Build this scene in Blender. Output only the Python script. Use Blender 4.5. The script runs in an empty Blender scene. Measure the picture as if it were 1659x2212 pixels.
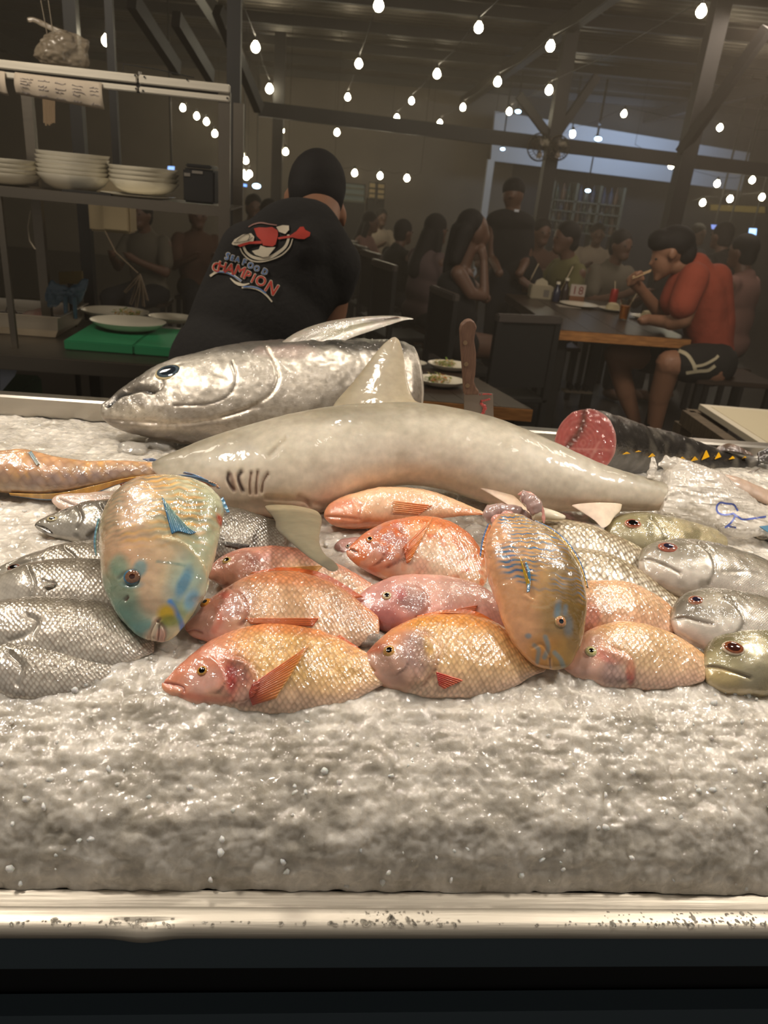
import bpy, bmesh, math, random
import numpy as np
from mathutils import Vector, Matrix
from mathutils.bvhtree import BVHTree
from mathutils.geometry import tessellate_polygon
random.seed(7); rng = np.random.default_rng(7)
D = bpy.data; SC = bpy.context.scene; COL = SC.collection
R = math.radians

# ---------------------------------------------------------------- camera
FPX, IW, IH = 1597.0, 1659, 2212
YAW, PITCH, ROLL = R(6), R(23.7), R(5.6)
CO = np.array([0, 0, 1.45])
_f0 = np.array([math.sin(YAW), math.cos(YAW), 0]); _r0 = np.array([math.cos(YAW), -math.sin(YAW), 0])
CF = _f0*math.cos(PITCH) - np.array([0, 0, 1.])*math.sin(PITCH); _u0 = np.cross(_r0, CF)
CR = _r0*math.cos(ROLL) + _u0*math.sin(ROLL); CU = _u0*math.cos(ROLL) - _r0*math.sin(ROLL)
cam = D.cameras.new('camera'); camo = D.objects.new('camera', cam); COL.objects.link(camo)
cam.lens = 36*FPX/IH; cam.sensor_width = 36; cam.clip_start = .02; cam.clip_end = 200
m = Matrix.Identity(4)
for i in range(3):
    m[i][0] = CR[i]; m[i][1] = CU[i]; m[i][2] = -CF[i]; m[i][3] = CO[i]
camo.matrix_world = m
cam.dof.use_dof = True; cam.dof.focus_distance = .95; cam.dof.aperture_fstop = 8.0
SC.camera = camo
# ---------------------------------------------------------------- world, lights, exposure
SC.view_settings.view_transform = 'Standard'; SC.view_settings.look = 'None'
SC.view_settings.exposure = 0.0; SC.view_settings.gamma = 1.0; SC.view_settings.use_curve_mapping = False
w = D.worlds.new('night'); SC.world = w; w.use_nodes = True
bg = w.node_tree.nodes['Background']; bg.inputs[0].default_value = (.80, .72, .62, 1); bg.inputs[1].default_value = .28
def spot(name, loc, tgt, power, size, ang, col=(1, .90, .78), blend=.6):
    l = D.lights.new(name, 'SPOT'); l.energy = power; l.shadow_soft_size = size; l.spot_size = R(ang); l.spot_blend = blend
    l.color = col; o = D.objects.new(name, l); COL.objects.link(o); o.location = loc
    o.rotation_euler = (Vector(tgt)-Vector(loc)).to_track_quat('-Z', 'Y').to_euler(); return o
spot('counter_spotlight', (-.78, .98, 2.15), (-.55, .90, .95), 42, .085, 105)
spot('counter_spotlight', (.10, 1.50, 2.25), (.10, 1.15, .95), 19, .06, 100)
spot('counter_spotlight', (1.15, .98, 2.15), (.85, .90, .95), 47, .085, 105)
for sx_ in (-.42, .12, .66): spot('counter_spotlight', (sx_, .84, 2.22), (sx_, .98, .95), 5.5, .06, 66)
def area(name, loc, tgt, power, sx, sy, col):
    l = D.lights.new(name, 'AREA'); l.shape = 'RECTANGLE'; l.size = sx; l.size_y = sy; l.energy = power; l.color = col
    o = D.objects.new(name, l); COL.objects.link(o); o.location = loc
    o.rotation_euler = (Vector(tgt)-Vector(loc)).to_track_quat('-Z', 'Y').to_euler(); return o
area('stall_fill_light', (-1.3, 1.85, 2.5), (-.95, 2.6, .9), 19, .5, .3, (1, .88, .72))
area('stall_fill_light', (1.5, 2.1, 2.7), (1.7, 2.9, .75), 26, .5, .3, (1, .88, .72))  # unseen fill added to brighten the white board at the right
area('bar_light', (4.4, 11.2, 2.6), (4.2, 12.5, 2.2), 22, 2.0, .3, (.55, .72, 1))
area('dining_light', (1.5, 3.0, 2.75), (1.9, 4.6, .7), 12, .8, .8, (1, .80, .60))
area('dining_light', (3.2, 6.0, 2.7), (2.6, 6.4, .7), 20, 1.2, .8, (1, .82, .66))

# ---------------------------------------------------------------- helpers
def ray(px, py): return CF + CR*((px-IW/2)/FPX) - CU*((py-IH/2)/FPX)
def aty(px, py, Y): d = ray(px, py); return CO + d*(Y/d[1])
def atz(px, py, z): d = ray(px, py); return CO + d*((z-CO[2])/d[2])
def atpl(px, py, P, n): d = ray(px, py); return CO + d*(((P-CO) @ n)/(d @ n))
def projv(P):
    q = P-CO; z = q @ CF; return IW/2+FPX*(q @ CR)/z, IH/2-FPX*(q @ CU)/z
def lin(c):
    c = np.array(c, float)/255.; return np.where(c <= .04045, c/12.92, ((c+.055)/1.055)**2.4)
def L4(c): return tuple(lin(c))+(1,)
def meta(o, label=None, cat=None, group=None, kind=None):
    if label: o['label'] = label
    if cat: o['category'] = cat
    if group: o['group'] = group
    if kind: o['kind'] = kind
    return o
def link(name, me, mat=None, parent=None):
    o = D.objects.new(name, me); COL.objects.link(o)
    if mat: me.materials.append(mat)
    if parent is not None:
        o.parent = parent; o.matrix_parent_inverse = Matrix.Identity(4) if parent.type != 'EMPTY' else Matrix.Translation(-parent.location)
    return o
def empty(name, loc, label=None, cat=None, group=None):
    o = D.objects.new(name, None); COL.objects.link(o); o.location = tuple(loc); o.empty_display_size = .02
    return meta(o, label, cat, group)
def mesh(name, V, Fc, smooth=True):
    me = D.meshes.new(name); V = np.asarray(V, float)
    if isinstance(Fc, np.ndarray):
        k = Fc.shape[1]; me.vertices.add(len(V)); me.vertices.foreach_set('co', V.ravel())
        me.loops.add(Fc.size); me.loops.foreach_set('vertex_index', Fc.ravel().astype(np.int32))
        me.polygons.add(len(Fc)); me.polygons.foreach_set('loop_start', np.arange(0, Fc.size, k, dtype=np.int32))
        me.update(calc_edges=True)
    else:
        me.from_pydata([tuple(v) for v in V], [], Fc)
    if smooth: me.polygons.foreach_set('use_smooth', np.ones(len(me.polygons), bool))
    me.update(); return me
def setcol(me, C):
    a = me.color_attributes.new('Col', 'FLOAT_COLOR', 'POINT'); a.data.foreach_set('color', np.ascontiguousarray(C, np.float32).ravel())
def setuv(me, UV):
    l = me.uv_layers.new(name='UVMap'); idx = np.empty(len(me.loops), np.int32); me.loops.foreach_get('vertex_index', idx)
    l.data.foreach_set('uv', np.ascontiguousarray(UV[idx], np.float32).ravel())
class MB:
    "collects simple solids into one mesh"
    def __init__(s): s.b = bmesh.new()
    def box(s, lo, hi, rot=0, piv=None, bev=0):
        lo = Vector(lo); hi = Vector(hi); c = (lo+hi)/2; d = hi-lo
        r = bmesh.ops.create_cube(s.b, size=1, matrix=Matrix.Translation(c) @ Matrix.Diagonal((abs(d.x), abs(d.y), abs(d.z), 1)))
        vs = r['verts']
        if rot: bmesh.ops.rotate(s.b, verts=vs, cent=Vector(piv) if piv is not None else c, matrix=Matrix.Rotation(rot, 3, 'Z'))
        if bev:
            es = list({e for v in vs for e in v.link_edges}); bmesh.ops.bevel(s.b, geom=es, offset=bev, segments=2, affect='EDGES')
        return s
    def tube(s, a, b, r1, r2=None, n=12):
        a = Vector(a); b = Vector(b); d = b-a; r2 = r1 if r2 is None else r2
        q = d.to_track_quat('Z', 'Y').to_matrix().to_4x4()
        bmesh.ops.create_cone(s.b, cap_ends=True, segments=n, radius1=r1, radius2=max(r2, 1e-5), depth=d.length, matrix=Matrix.Translation((a+b)/2) @ q)
        return s
    def bar(s, a, b, w_, h_, upv=(0, 0, 1)):
        a = Vector(a); b = Vector(b); d = (b-a); L = d.length; x = d.normalized(); y = Vector(upv).cross(x).normalized(); z = x.cross(y)
        M = Matrix((x, y, z)).transposed().to_4x4()
        bmesh.ops.create_cube(s.b, size=1, matrix=Matrix.Translation((a+b)/2) @ M @ Matrix.Diagonal((L, w_, h_, 1))); return s
    def sph(s, c, r, n=12, sc=(1, 1, 1)):
        bmesh.ops.create_uvsphere(s.b, u_segments=n, v_segments=max(6, n//2+2), radius=r, matrix=Matrix.Translation(Vector(c)) @ Matrix.Diagonal((*sc, 1))); return s
    def lathe(s, c, prof, n=32, sx=1, sy=1, M=None):
        rows = []
        for (r, z) in prof:
            row = []
            for i in range(n):
                a = 2*math.pi*i/n; p = Vector((r*math.cos(a)*sx, r*math.sin(a)*sy, z))
                if M is not None: p = M @ p
                row.append(s.b.verts.new(p+Vector(c)))
            rows.append(row)
        for j in range(len(rows)-1):
            for i in range(n):
                try: s.b.faces.new((rows[j][i], rows[j][(i+1) % n], rows[j+1][(i+1) % n], rows[j+1][i]))
                except ValueError: pass
        for row in (rows[0], rows[-1]):
            try: s.b.faces.new(row)
            except ValueError: pass
        return s
    def path(s, pts, r, n=8):
        for a, b in zip(pts[:-1], pts[1:]): s.tube(a, b, r, r, n)
        for p in pts[1:-1]: s.sph(p, r, 8)
        return s
    def prism(s, pts, off):
        "polygon (3d points) extruded by vector off"
        off = Vector(off); a = [s.b.verts.new(Vector(p)) for p in pts]; b = [s.b.verts.new(Vector(p)+off) for p in pts]; n = len(a)
        s.b.faces.new(a); s.b.faces.new(b[::-1])
        for i in range(n): s.b.faces.new((a[i], b[i], b[(i+1) % n], a[(i+1) % n]))
        return s
    def go(s, name, mat, parent=None, smooth=False):
        bmesh.ops.recalc_face_normals(s.b, faces=s.b.faces)
        me = D.meshes.new(name); s.b.to_mesh(me); s.b.free()
        if smooth:
            me.polygons.foreach_set('use_smooth', np.ones(len(me.polygons), bool)); me.set_sharp_from_angle(angle=R(40))
        return link(name, me, mat, parent)
def copytree(o, dl, label=None, rz=0, parent=None):
    c = o.copy(); COL.objects.link(c)
    if parent is not None: c.parent = parent
    for ch in list(o.children): copytree(ch, None, None, 0, c)
    if dl is not None: c.location = Vector(o.location)+Vector(dl); c.rotation_euler.z += rz
    if label: c['label'] = label
    return c
# cheap tiled value noise
_N = rng.random((64, 64, 64))
def noise3(P, sc):
    Q = P*sc; I = np.floor(Q).astype(int); f = Q-I; f = f*f*(3-2*f); I &= 63; J = (I+1) & 63
    def g(a, b, c): return _N[a[:, 0], b[:, 1], c[:, 2]]
    x, y, z = f[:, 0], f[:, 1], f[:, 2]
    r = 0
    for A, wx in ((I, 1-x), (J, x)):
        for B, wy in ((I, 1-y), (J, y)):
            for C_, wz in ((I, 1-z), (J, z)): r = r+g(A, B, C_)*wx*wy*wz
    return r*2-1
def catmull(P, T):
    "P: n x k control rows, T in 0..1 (chord param)"
    P = np.asarray(P, float); d = np.sqrt(((P[1:]-P[:-1])**2).sum(1)); t = np.r_[0, np.cumsum(d)]; t /= t[-1]
    m_ = np.zeros_like(P); m_[1:-1] = (P[2:]-P[:-2])/(t[2:]-t[:-2])[:, None]
    m_[0] = (P[1]-P[0])/(t[1]-t[0]); m_[-1] = (P[-1]-P[-2])/(t[-1]-t[-2])
    i = np.clip(np.searchsorted(t, T, 'right')-1, 0, len(P)-2); h = (t[i+1]-t[i])[:, None]; s = ((T-t[i])/(t[i+1]-t[i]))[:, None]
    return (2*s**3-3*s**2+1)*P[i]+(s**3-2*s**2+s)*h*m_[i]+(-2*s**3+3*s**2)*P[i+1]+(s**3-s**2)*h*m_[i+1]
def polydist(X, Y, pts, res=True):
    pts = np.array(pts, float)
    if len(pts) > 2: pts = catmull(pts, np.linspace(0, 1, 4*len(pts)))
    dm = np.full(X.shape, 1e9)
    for a, b in zip(pts[:-1], pts[1:]):
        v = b-a; L = v @ v+1e-9; t = np.clip(((X-a[0])*v[0]+(Y-a[1])*v[1])/L, 0, 1)
        dm = np.minimum(dm, (X-a[0]-t*v[0])**2+(Y-a[1]-t*v[1])**2)
    return np.sqrt(dm)

# ---------------------------------------------------------------- materials
def mat(name, col=(128, 128, 128), rough=.5, metal=0, **k):
    m_ = D.materials.new(name); m_.use_nodes = True; nt = m_.node_tree; b = nt.nodes['Principled BSDF']
    b.inputs['Base Color'].default_value = L4(col); b.inputs['Roughness'].default_value = rough; b.inputs['Metallic'].default_value = metal
    b.inputs['Coat Weight'].default_value = k.get('coat', 0); b.inputs['Coat Roughness'].default_value = k.get('coatr', .05)
    b.inputs['Transmission Weight'].default_value = k.get('trans', 0); b.inputs['IOR'].default_value = k.get('ior', 1.45)
    b.inputs['Alpha'].default_value = k.get('alpha', 1)
    b.inputs['Specular IOR Level'].default_value = k.get('spec', .5)
    if 'sss' in k:
        b.inputs['Subsurface Weight'].default_value = k['sss']; b.inputs['Subsurface Scale'].default_value = k.get('sssr', .01)
        b.inputs['Subsurface Radius'].default_value = k.get('sssc', (1, .6, .4))
    if 'emit' in k:
        b.inputs['Emission Color'].default_value = L4(k.get('ecol', col)); b.inputs['Emission Strength'].default_value = k['emit']
    def N(t, **kw):
        n = nt.nodes.new(t)
        for a, v in kw.items(): setattr(n, a, v)
        return n
    tc = N('ShaderNodeTexCoord')
    if 'var' in k:      # (scale, amount, second colour, stretch)
        sc, amt, c2, st = k['var']
        mp = N('ShaderNodeMapping'); mp.inputs['Scale'].default_value = st; nt.links.new(tc.outputs['Object'], mp.inputs[0])
        nz = N('ShaderNodeTexNoise'); nz.inputs['Scale'].default_value = sc; nz.inputs['Detail'].default_value = 6; nt.links.new(mp.outputs[0], nz.inputs['Vector'])
        rp = N('ShaderNodeValToRGB'); rp.color_ramp.elements[0].position = .5-.35*(1-amt); rp.color_ramp.elements[1].position = .5+.35*(1-amt)+.02
        rp.color_ramp.elements[0].color = L4(col); rp.color_ramp.elements[1].color = L4(c2)
        nt.links.new(nz.outputs['Fac'], rp.inputs[0]); nt.links.new(rp.outputs[0], b.inputs['Base Color'])
    if 'bump' in k:     # (scale, strength, distance)
        sc, stg, ds = k['bump']; nz = N('ShaderNodeTexNoise'); nz.inputs['Scale'].default_value = sc; nz.inputs['Detail'].default_value = 4
        nt.links.new(tc.outputs['Object'], nz.inputs['Vector']); bp = N('ShaderNodeBump'); bp.inputs['Strength'].default_value = stg; bp.inputs['Distance'].default_value = ds
        nt.links.new(nz.outputs['Fac'], bp.inputs['Height']); nt.links.new(bp.outputs[0], b.inputs['Normal'])
    return m_
def skinmat(name, cell=.006, edge=.35, bump=.5, metal=.0, rough=.3, coat=.8, wet=.35, wets=60, sss=.12, edgecol=None, streak=0):
    "fish skin: pigment from the Col attribute, overlapping diamond scales where Col alpha > 0, a wet film on top"
    m_ = D.materials.new(name); m_.use_nodes = True; nt = m_.node_tree; b = nt.nodes['Principled BSDF']
    def N(t, **kw):
        n = nt.nodes.new(t)
        for a, v in kw.items(): setattr(n, a, v)
        return n
    def lk(a, b_): nt.links.new(a, b_)
    def math_(op, a, b_=None, c=None):
        n = N('ShaderNodeMath', operation=op)
        for i, v in enumerate((a, b_, c)):
            if v is None: continue
            if isinstance(v, (int, float)): n.inputs[i].default_value = v
            else: lk(v, n.inputs[i])
        return n.outputs[0]
    at = N('ShaderNodeAttribute', attribute_name='Col'); uv = N('ShaderNodeUVMap', uv_map='UVMap'); tc = N('ShaderNodeTexCoord')
    mp = N('ShaderNodeMapping'); mp.inputs['Rotation'].default_value = (0, 0, R(45)); mp.inputs['Scale'].default_value = (1/cell, 1/cell, 1)
    sq = N('ShaderNodeVectorMath', operation='MULTIPLY'); sq.inputs[1].default_value = (1.15, .9, 0); lk(uv.outputs[0], sq.inputs[0])
    lk(sq.outputs[0], mp.inputs[0])
    vo = N('ShaderNodeTexVoronoi', voronoi_dimensions='2D'); vo.inputs['Scale'].default_value = 1; vo.inputs['Randomness'].default_value = .34; lk(mp.outputs[0], vo.inputs['Vector'])
    sb = N('ShaderNodeVectorMath', operation='SUBTRACT'); lk(mp.outputs[0], sb.inputs[0]); lk(vo.outputs['Position'], sb.inputs[1])
    dt = N('ShaderNodeVectorMath', operation='DOT_PRODUCT'); lk(sb.outputs[0], dt.inputs[0]); dt.inputs[1].default_value = (.70, .70, 0)
    al = at.outputs['Alpha']
    e1 = math_('SMOOTH_MIN', math_('MULTIPLY', math_('SUBTRACT', vo.outputs['Distance'], .30), 3.5), 1.0, .1)
    e1 = math_('MAXIMUM', e1, 0)
    fac = math_('MULTIPLY', math_('MULTIPLY', e1, edge), al)
    sepc = N('ShaderNodeSeparateColor'); lk(vo.outputs['Color'], sepc.inputs[0])
    vary = math_('ADD', math_('MULTIPLY', math_('MULTIPLY', math_('SUBTRACT', sepc.outputs[0], .5), .28), al), 1)
    dome = math_('ADD', math_('MULTIPLY', math_('SUBTRACT', .16, math_('MULTIPLY', vo.outputs['Distance'], .42)), al), 1)
    vary = math_('MULTIPLY', vary, dome)
    sc1 = N('ShaderNodeVectorMath', operation='SCALE'); lk(at.outputs['Color'], sc1.inputs[0]); lk(vary, sc1.inputs['Scale'])
    mx = N('ShaderNodeMix', data_type='RGBA'); lk(fac, mx.inputs[0]); lk(sc1.outputs[0], mx.inputs[6])
    if edgecol: mx.inputs[7].default_value = L4(edgecol)
    else:
        dk = N('ShaderNodeVectorMath', operation='MULTIPLY'); lk(at.outputs['Color'], dk.inputs[0]); dk.inputs[1].default_value = (.55, .42, .35); lk(dk.outputs[0], mx.inputs[7])
    n1 = N('ShaderNodeTexNoise'); n1.inputs['Scale'].default_value = 90; n1.inputs['Detail'].default_value = 5; lk(tc.outputs['Object'], n1.inputs['Vector'])
    mm = math_('ADD', math_('MULTIPLY', n1.outputs['Fac'], .5), .75)
    if streak:
        m2 = N('ShaderNodeMapping'); m2.inputs['Scale'].default_value = (60, 700, 1); m2.inputs['Rotation'].default_value = (0, 0, R(8)); lk(uv.outputs[0], m2.inputs[0])
        n2 = N('ShaderNodeTexNoise'); n2.inputs['Scale'].default_value = 1; n2.inputs['Detail'].default_value = 6; n2.inputs['Distortion'].default_value = 2.5; lk(m2.outputs[0], n2.inputs['Vector'])
        mm = math_('MULTIPLY', mm, math_('ADD', math_('MULTIPLY', n2.outputs['Fac'], streak*2), 1-streak))
    sc2 = N('ShaderNodeVectorMath', operation='SCALE'); lk(mx.outputs[2], sc2.inputs[0]); lk(mm, sc2.inputs['Scale']); lk(sc2.outputs[0], b.inputs['Base Color'])
    hh = math_('MULTIPLY', math_('SUBTRACT', math_('MULTIPLY', dt.outputs['Value'], .7), math_('MULTIPLY', vo.outputs['Distance'], 1.0)), al)
    bp = N('ShaderNodeBump'); bp.inputs['Strength'].default_value = bump; bp.inputs['Distance'].default_value = cell*.25; lk(hh, bp.inputs['Height'])
    n3 = N('ShaderNodeTexNoise'); n3.inputs['Scale'].default_value = wets; n3.inputs['Detail'].default_value = 2; n3.inputs['Distortion'].default_value = 1.6; lk(tc.outputs['Object'], n3.inputs['Vector'])
    b2 = N('ShaderNodeBump'); b2.inputs['Strength'].default_value = wet; b2.inputs['Distance'].default_value = .0045; lk(n3.outputs['Fac'], b2.inputs['Height']); lk(bp.outputs[0], b2.inputs['Normal'])
    lk(bp.outputs[0], b.inputs['Normal']); lk(b2.outputs[0], b.inputs['Coat Normal'])
    b.inputs['Roughness'].default_value = rough; b.inputs['Metallic'].default_value = metal
    b.inputs['Coat Weight'].default_value = coat; b.inputs['Coat Roughness'].default_value = .035; b.inputs['Coat IOR'].default_value = 1.85
    b.inputs['Subsurface Weight'].default_value = sss; b.inputs['Subsurface Scale'].default_value = .008
    return m_
M_TIL = skinmat('tilapia_skin', .0056, .28, .38, 0, .34, 1, .5, 85)
M_TILS = skinmat('fine_scaled_pink_skin', .0058, .22, .35, 0, .34, 1, .5, 85)
M_BASS = skinmat('silver_bass_skin', .0046, .5, .6, .3, .3, .9, .4, 80, 0)
M_GREY = skinmat('netted_grey_skin', .0075, .95, .5, .15, .32, .6, .2, 60, .05, (120, 98, 68))
M_PAR = skinmat('parrotfish_skin', .012, .12, .12, 0, .36, 1, .42, 70, .1)
M_PARB = skinmat('barred_parrotfish_skin', .014, .4, .3, 0, .34, 1, .45, 70, .1)
M_TUNA = skinmat('tuna_skin', .002, .1, .3, .35, .36, .6, .45, 110, 0, None, .42)
M_SHARK = skinmat('shark_skin', .0015, .05, .15, 0, .46, .10, .12, 40, .08)
M_JACK = skinmat('jack_skin', .0026, .25, .4, .2, .34, 1, .42, 70, .05, None, .22)
M_FIN = skinmat('fin_membrane', .003, 0, 0, 0, .32, .8, .3, 150, .2)
M_EYE = D.materials.new('wet_eye'); M_EYE.use_nodes = True
_b = M_EYE.node_tree.nodes['Principled BSDF']; _a = M_EYE.node_tree.nodes.new('ShaderNodeAttribute'); _a.attribute_name = 'Col'
M_EYE.node_tree.links.new(_a.outputs['Color'], _b.inputs['Base Color']); _b.inputs['Roughness'].default_value = .08; _b.inputs['Coat Weight'].default_value = 1
def brushed(name, col, rough, sx=(1, 60, 60), metal=1, bumpd=.0004):
    m_ = D.materials.new(name); m_.use_nodes = True; nt = m_.node_tree; b = nt.nodes['Principled BSDF']
    b.inputs['Base Color'].default_value = L4(col); b.inputs['Metallic'].default_value = metal
    tc = nt.nodes.new('ShaderNodeTexCoord'); mp = nt.nodes.new('ShaderNodeMapping'); mp.inputs['Scale'].default_value = sx; nt.links.new(tc.outputs['Object'], mp.inputs[0])
    nz = nt.nodes.new('ShaderNodeTexNoise'); nz.inputs['Scale'].default_value = 6; nz.inputs['Detail'].default_value = 6; nt.links.new(mp.outputs[0], nz.inputs['Vector'])
    mr = nt.nodes.new('ShaderNodeMapRange'); mr.inputs[3].default_value = rough-.08; mr.inputs[4].default_value = rough+.1; nt.links.new(nz.outputs['Fac'], mr.inputs[0]); nt.links.new(mr.outputs[0], b.inputs['Roughness'])
    n2 = nt.nodes.new('ShaderNodeTexNoise'); n2.inputs['Scale'].default_value = 9; n2.inputs['Detail'].default_value = 3; nt.links.new(tc.outputs['Object'], n2.inputs['Vector'])
    ad = nt.nodes.new('ShaderNodeMath'); ad.operation = 'MULTIPLY_ADD'; ad.inputs[1].default_value = 3; nt.links.new(n2.outputs['Fac'], ad.inputs[0]); nt.links.new(nz.outputs['Fac'], ad.inputs[2])
    bp = nt.nodes.new('ShaderNodeBump'); bp.inputs['Strength'].default_value = .4; bp.inputs['Distance'].default_value = bumpd; nt.links.new(ad.outputs[0], bp.inputs['Height']); nt.links.new(bp.outputs[0], b.inputs['Normal'])
    return m_
M_STEEL = brushed('brushed_steel', (176, 170, 160), .34)
M_STEELD = brushed('dull_steel', (120, 113, 103), .4)
M_LIP = brushed('wet_steel_lip', (200, 192, 178), .46, (1, 30, 30), .75, .0014)
M_BLACK = mat('black_paint', (26, 25, 24), .6)
M_DARK = mat('dark_steel_paint', (34, 31, 28), .5, var=(3, .3, (24, 22, 20), (1, 1, 1)))
M_PLATE = mat('white_melamine', (222, 215, 196), .25, coat=.3)
M_WOODD = mat('dark_tabletop_wood', (60, 46, 36), .35, var=(5, .4, (38, 30, 24), (1, 12, 12)))
M_WOODE = mat('pale_cut_wood_edge', (178, 124, 70), .5, var=(7, .3, (120, 78, 40), (2, 14, 14)))
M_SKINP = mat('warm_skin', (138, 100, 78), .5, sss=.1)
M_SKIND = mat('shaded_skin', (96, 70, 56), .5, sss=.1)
M_HAIR = mat('black_hair', (22, 18, 17), .8, bump=(300, .5, .002))
M_FLOOR = mat('dark_concrete_floor', (52, 46, 42), .45, var=(2, .3, (38, 34, 31), (1, 1, 1)))

# ================================================================ large structure
fl = MB().box((-9, -2, -.1), (13, 19, 0)).go('floor', M_FLOOR); meta(fl, kind='structure')
M_ROOF = brushed('corrugated_roof_sheet', (84, 77, 67), .34, (1, 1, 1), .7)
def roof(name, x0, x1, y0, y1, z00, z10, z01, z11):
    "corrugated sheet, ridges along x; corner heights at (x0,y0) (x1,y0) (x0,y1) (x1,y1)"
    ny = int((y1-y0)/.022); ys = np.linspace(y0, y1, ny); xs = np.array([x0, x1])
    X, Y = np.meshgrid(xs, ys); u = (X-x0)/(x1-x0); v = (Y-y0)/(y1-y0)
    Z = (z00*(1-u)+z10*u)*(1-v)+(z01*(1-u)+z11*u)*v + .011*np.sin(Y*2*math.pi/.14)
    V = np.stack([X, Y, Z], -1).reshape(-1, 3); i = np.arange(ny-1)*2
    return meta(link(name, mesh(name, V, np.stack([i, i+1, i+3, i+2], 1)), M_ROOF), kind='structure')
ceil = roof('ceiling', -9, 13, -.5, 18.5, 3.1, 3.45, 2.55, 3.1)
def zroof(x, y): u = (x+9)/22; v = (y+.5)/19; return (3.1*(1-u)+3.45*u)*(1-v)+(2.55*(1-u)+3.1*u)*v
bm_ = MB()
for k, y in enumerate(np.arange(2.2, 18, 1.15)):
    MB().bar((-9, y, zroof(-9, y)-.07), (13, y, zroof(13, y)-.07), .05, .10).go('purlin', M_DARK, ceil)
for x in (-4.2, -1.2, 2.0, 5.0, 8.2, 11.0):
    MB().bar((x, 0, zroof(x, 0)-.19), (x, 18, zroof(x, 18)-.19), .09, .14).go('rafter', M_DARK, ceil)
M_WALLW = mat('far_cream_wall', (120, 108, 92), .8, var=(1.5, .2, (100, 90, 78), (1, 1, 1)))
M_WALLB = mat('far_white_fascia', (190, 192, 196), .7)
M_WALLD = mat('far_dark_wall', (60, 52, 46), .8)
wl = MB().box((-9, 13.2, 0), (2.95, 13.4, 3.0)).go('wall_back', M_WALLW); meta(wl, kind='structure')
MB().box((2.95, 13.2, 0), (13, 13.4, 3.2)).go('panel', M_WALLD, wl)
wr = MB().box((12.8, 0, 0), (13, 13.4, 4.4)).go('wall_right', M_WALLD); meta(wr, kind='structure')
wlf = MB().box((-9, 0, 0), (-8.8, 13.4, 4.4)).go('wall_left', M_WALLD); meta(wlf, kind='structure')

# ================================================================ display counter and tray
ctr = empty('display_counter', (.15, 1.0, 0), 'long stainless steel fish counter with a rolled front rim, heaped with ice', 'counter')
M_CAB = mat('blue_black_panel', (62, 74, 82), .5)
YF = .479*(.65/.65)
X0, X1 = -1.15, 1.75
YB = 1.532
# front rim: inner gutter, bright rounded lip, dark skirt
prof = [(.5262, .797), (.506, .7975), (.504, .802), (.499, .8045), (.488, .8045), (.4815, .802), (.4790, .798), (.4785, .794), (.4795, .791), (.484, .789)]
nx = 400; xs = np.linspace(X0, X1, nx); pf = np.array(catmull(prof, np.linspace(0, 1, 60)))
X, S = np.meshgrid(xs, np.arange(60)); Yp = pf[S, 0]; Zp = pf[S, 1]
P = np.stack([X, Yp, Zp], -1).reshape(-1, 3)
dent = np.exp(-((P[:, 0]+.135)/.022)**2)*(np.abs(P[:, 1]-.47) < .02)
P[:, 2] -= .003*dent; P[:, 1] -= .002*dent
wob = noise3(np.c_[P[:, 0], P[:, 1]*2, P[:, 2]*0], 9)*.0006; P[:, 2] += wob*(P[:, 2] > .79)
i = (np.arange(59)[:, None]*nx+np.arange(nx-1)[None]).ravel()
link('front_rim', mesh('front_rim', P, np.stack([i, i+1, i+nx+1, i+nx], 1)), M_LIP, ctr)
# water drops on the lip
M_WATER = mat('water_film', (255, 255, 255), .02, trans=1, ior=1.33)
bm = bmesh.new()
for k in range(520):
    cl = rng.choice([-.2, -.12, .08, .12, .3, .42, .45]); x = cl+rng.normal()*.05; y = rng.uniform(.4835, .4985); r = rng.uniform(.0005, .0017)*(1 if rng.random() < .93 else 2.0)
    bmesh.ops.create_icosphere(bm, subdivisions=2, radius=r, matrix=Matrix.Translation((x, y, .8043)) @ Matrix.Rotation(rng.uniform(0, 3), 4, 'Z') @ Matrix.Diagonal((rng.uniform(1, 1.9), 1, .32, 1)))
me = D.meshes.new('water_drops'); bm.to_mesh(me); bm.free(); me.polygons.foreach_set('use_smooth', np.ones(len(me.polygons), bool))
meta(link('water_drops', me, M_WATER, ctr), 'clear water drops along the bright rim', kind='stuff')
zsk = float(aty(830, 2090, .486)[2]); MB().box((X0, .486, zsk), (X1, .53, .789)).go('skirt_panel', M_CAB, ctr)
MB().box((X0, .515, .13), (X1, YB, zsk)).go('cabinet', mat('black_cabinet', (16, 16, 17), .5), ctr)
zrl = float(aty(830, 2187, .49)[2]); MB().box((X0, .49, zrl-.2), (X1, .512, zrl)).go('cabinet_rail', M_CAB, ctr)
MB().box((X0, .54, .0), (X1, YB-.05, .129)).go('kick_plate', M_BLACK, ctr)
MB().box((X0, .527, .765), (X1, YB-.01, .785)).go('tray_floor', M_STEEL, ctr)
MB().prism([(X0, YB-.006, .76), (X0, YB+.03, .76), (X0, YB+.03, .9865), (X0, YB+.025, .990), (X0, YB-.002, .990), (X0, YB-.006, .986)], (X1-X0, 0, 0)).go('back_rim', M_STEEL, ctr)
for x in (X0, X1-.012): MB().prism([(x, .49, .76), (x, YB, .76), (x, YB, .985), (x, .60, .86), (x, .49, .80)], (.012, 0, 0)).go('side_panel', M_STEEL, ctr)

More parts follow.
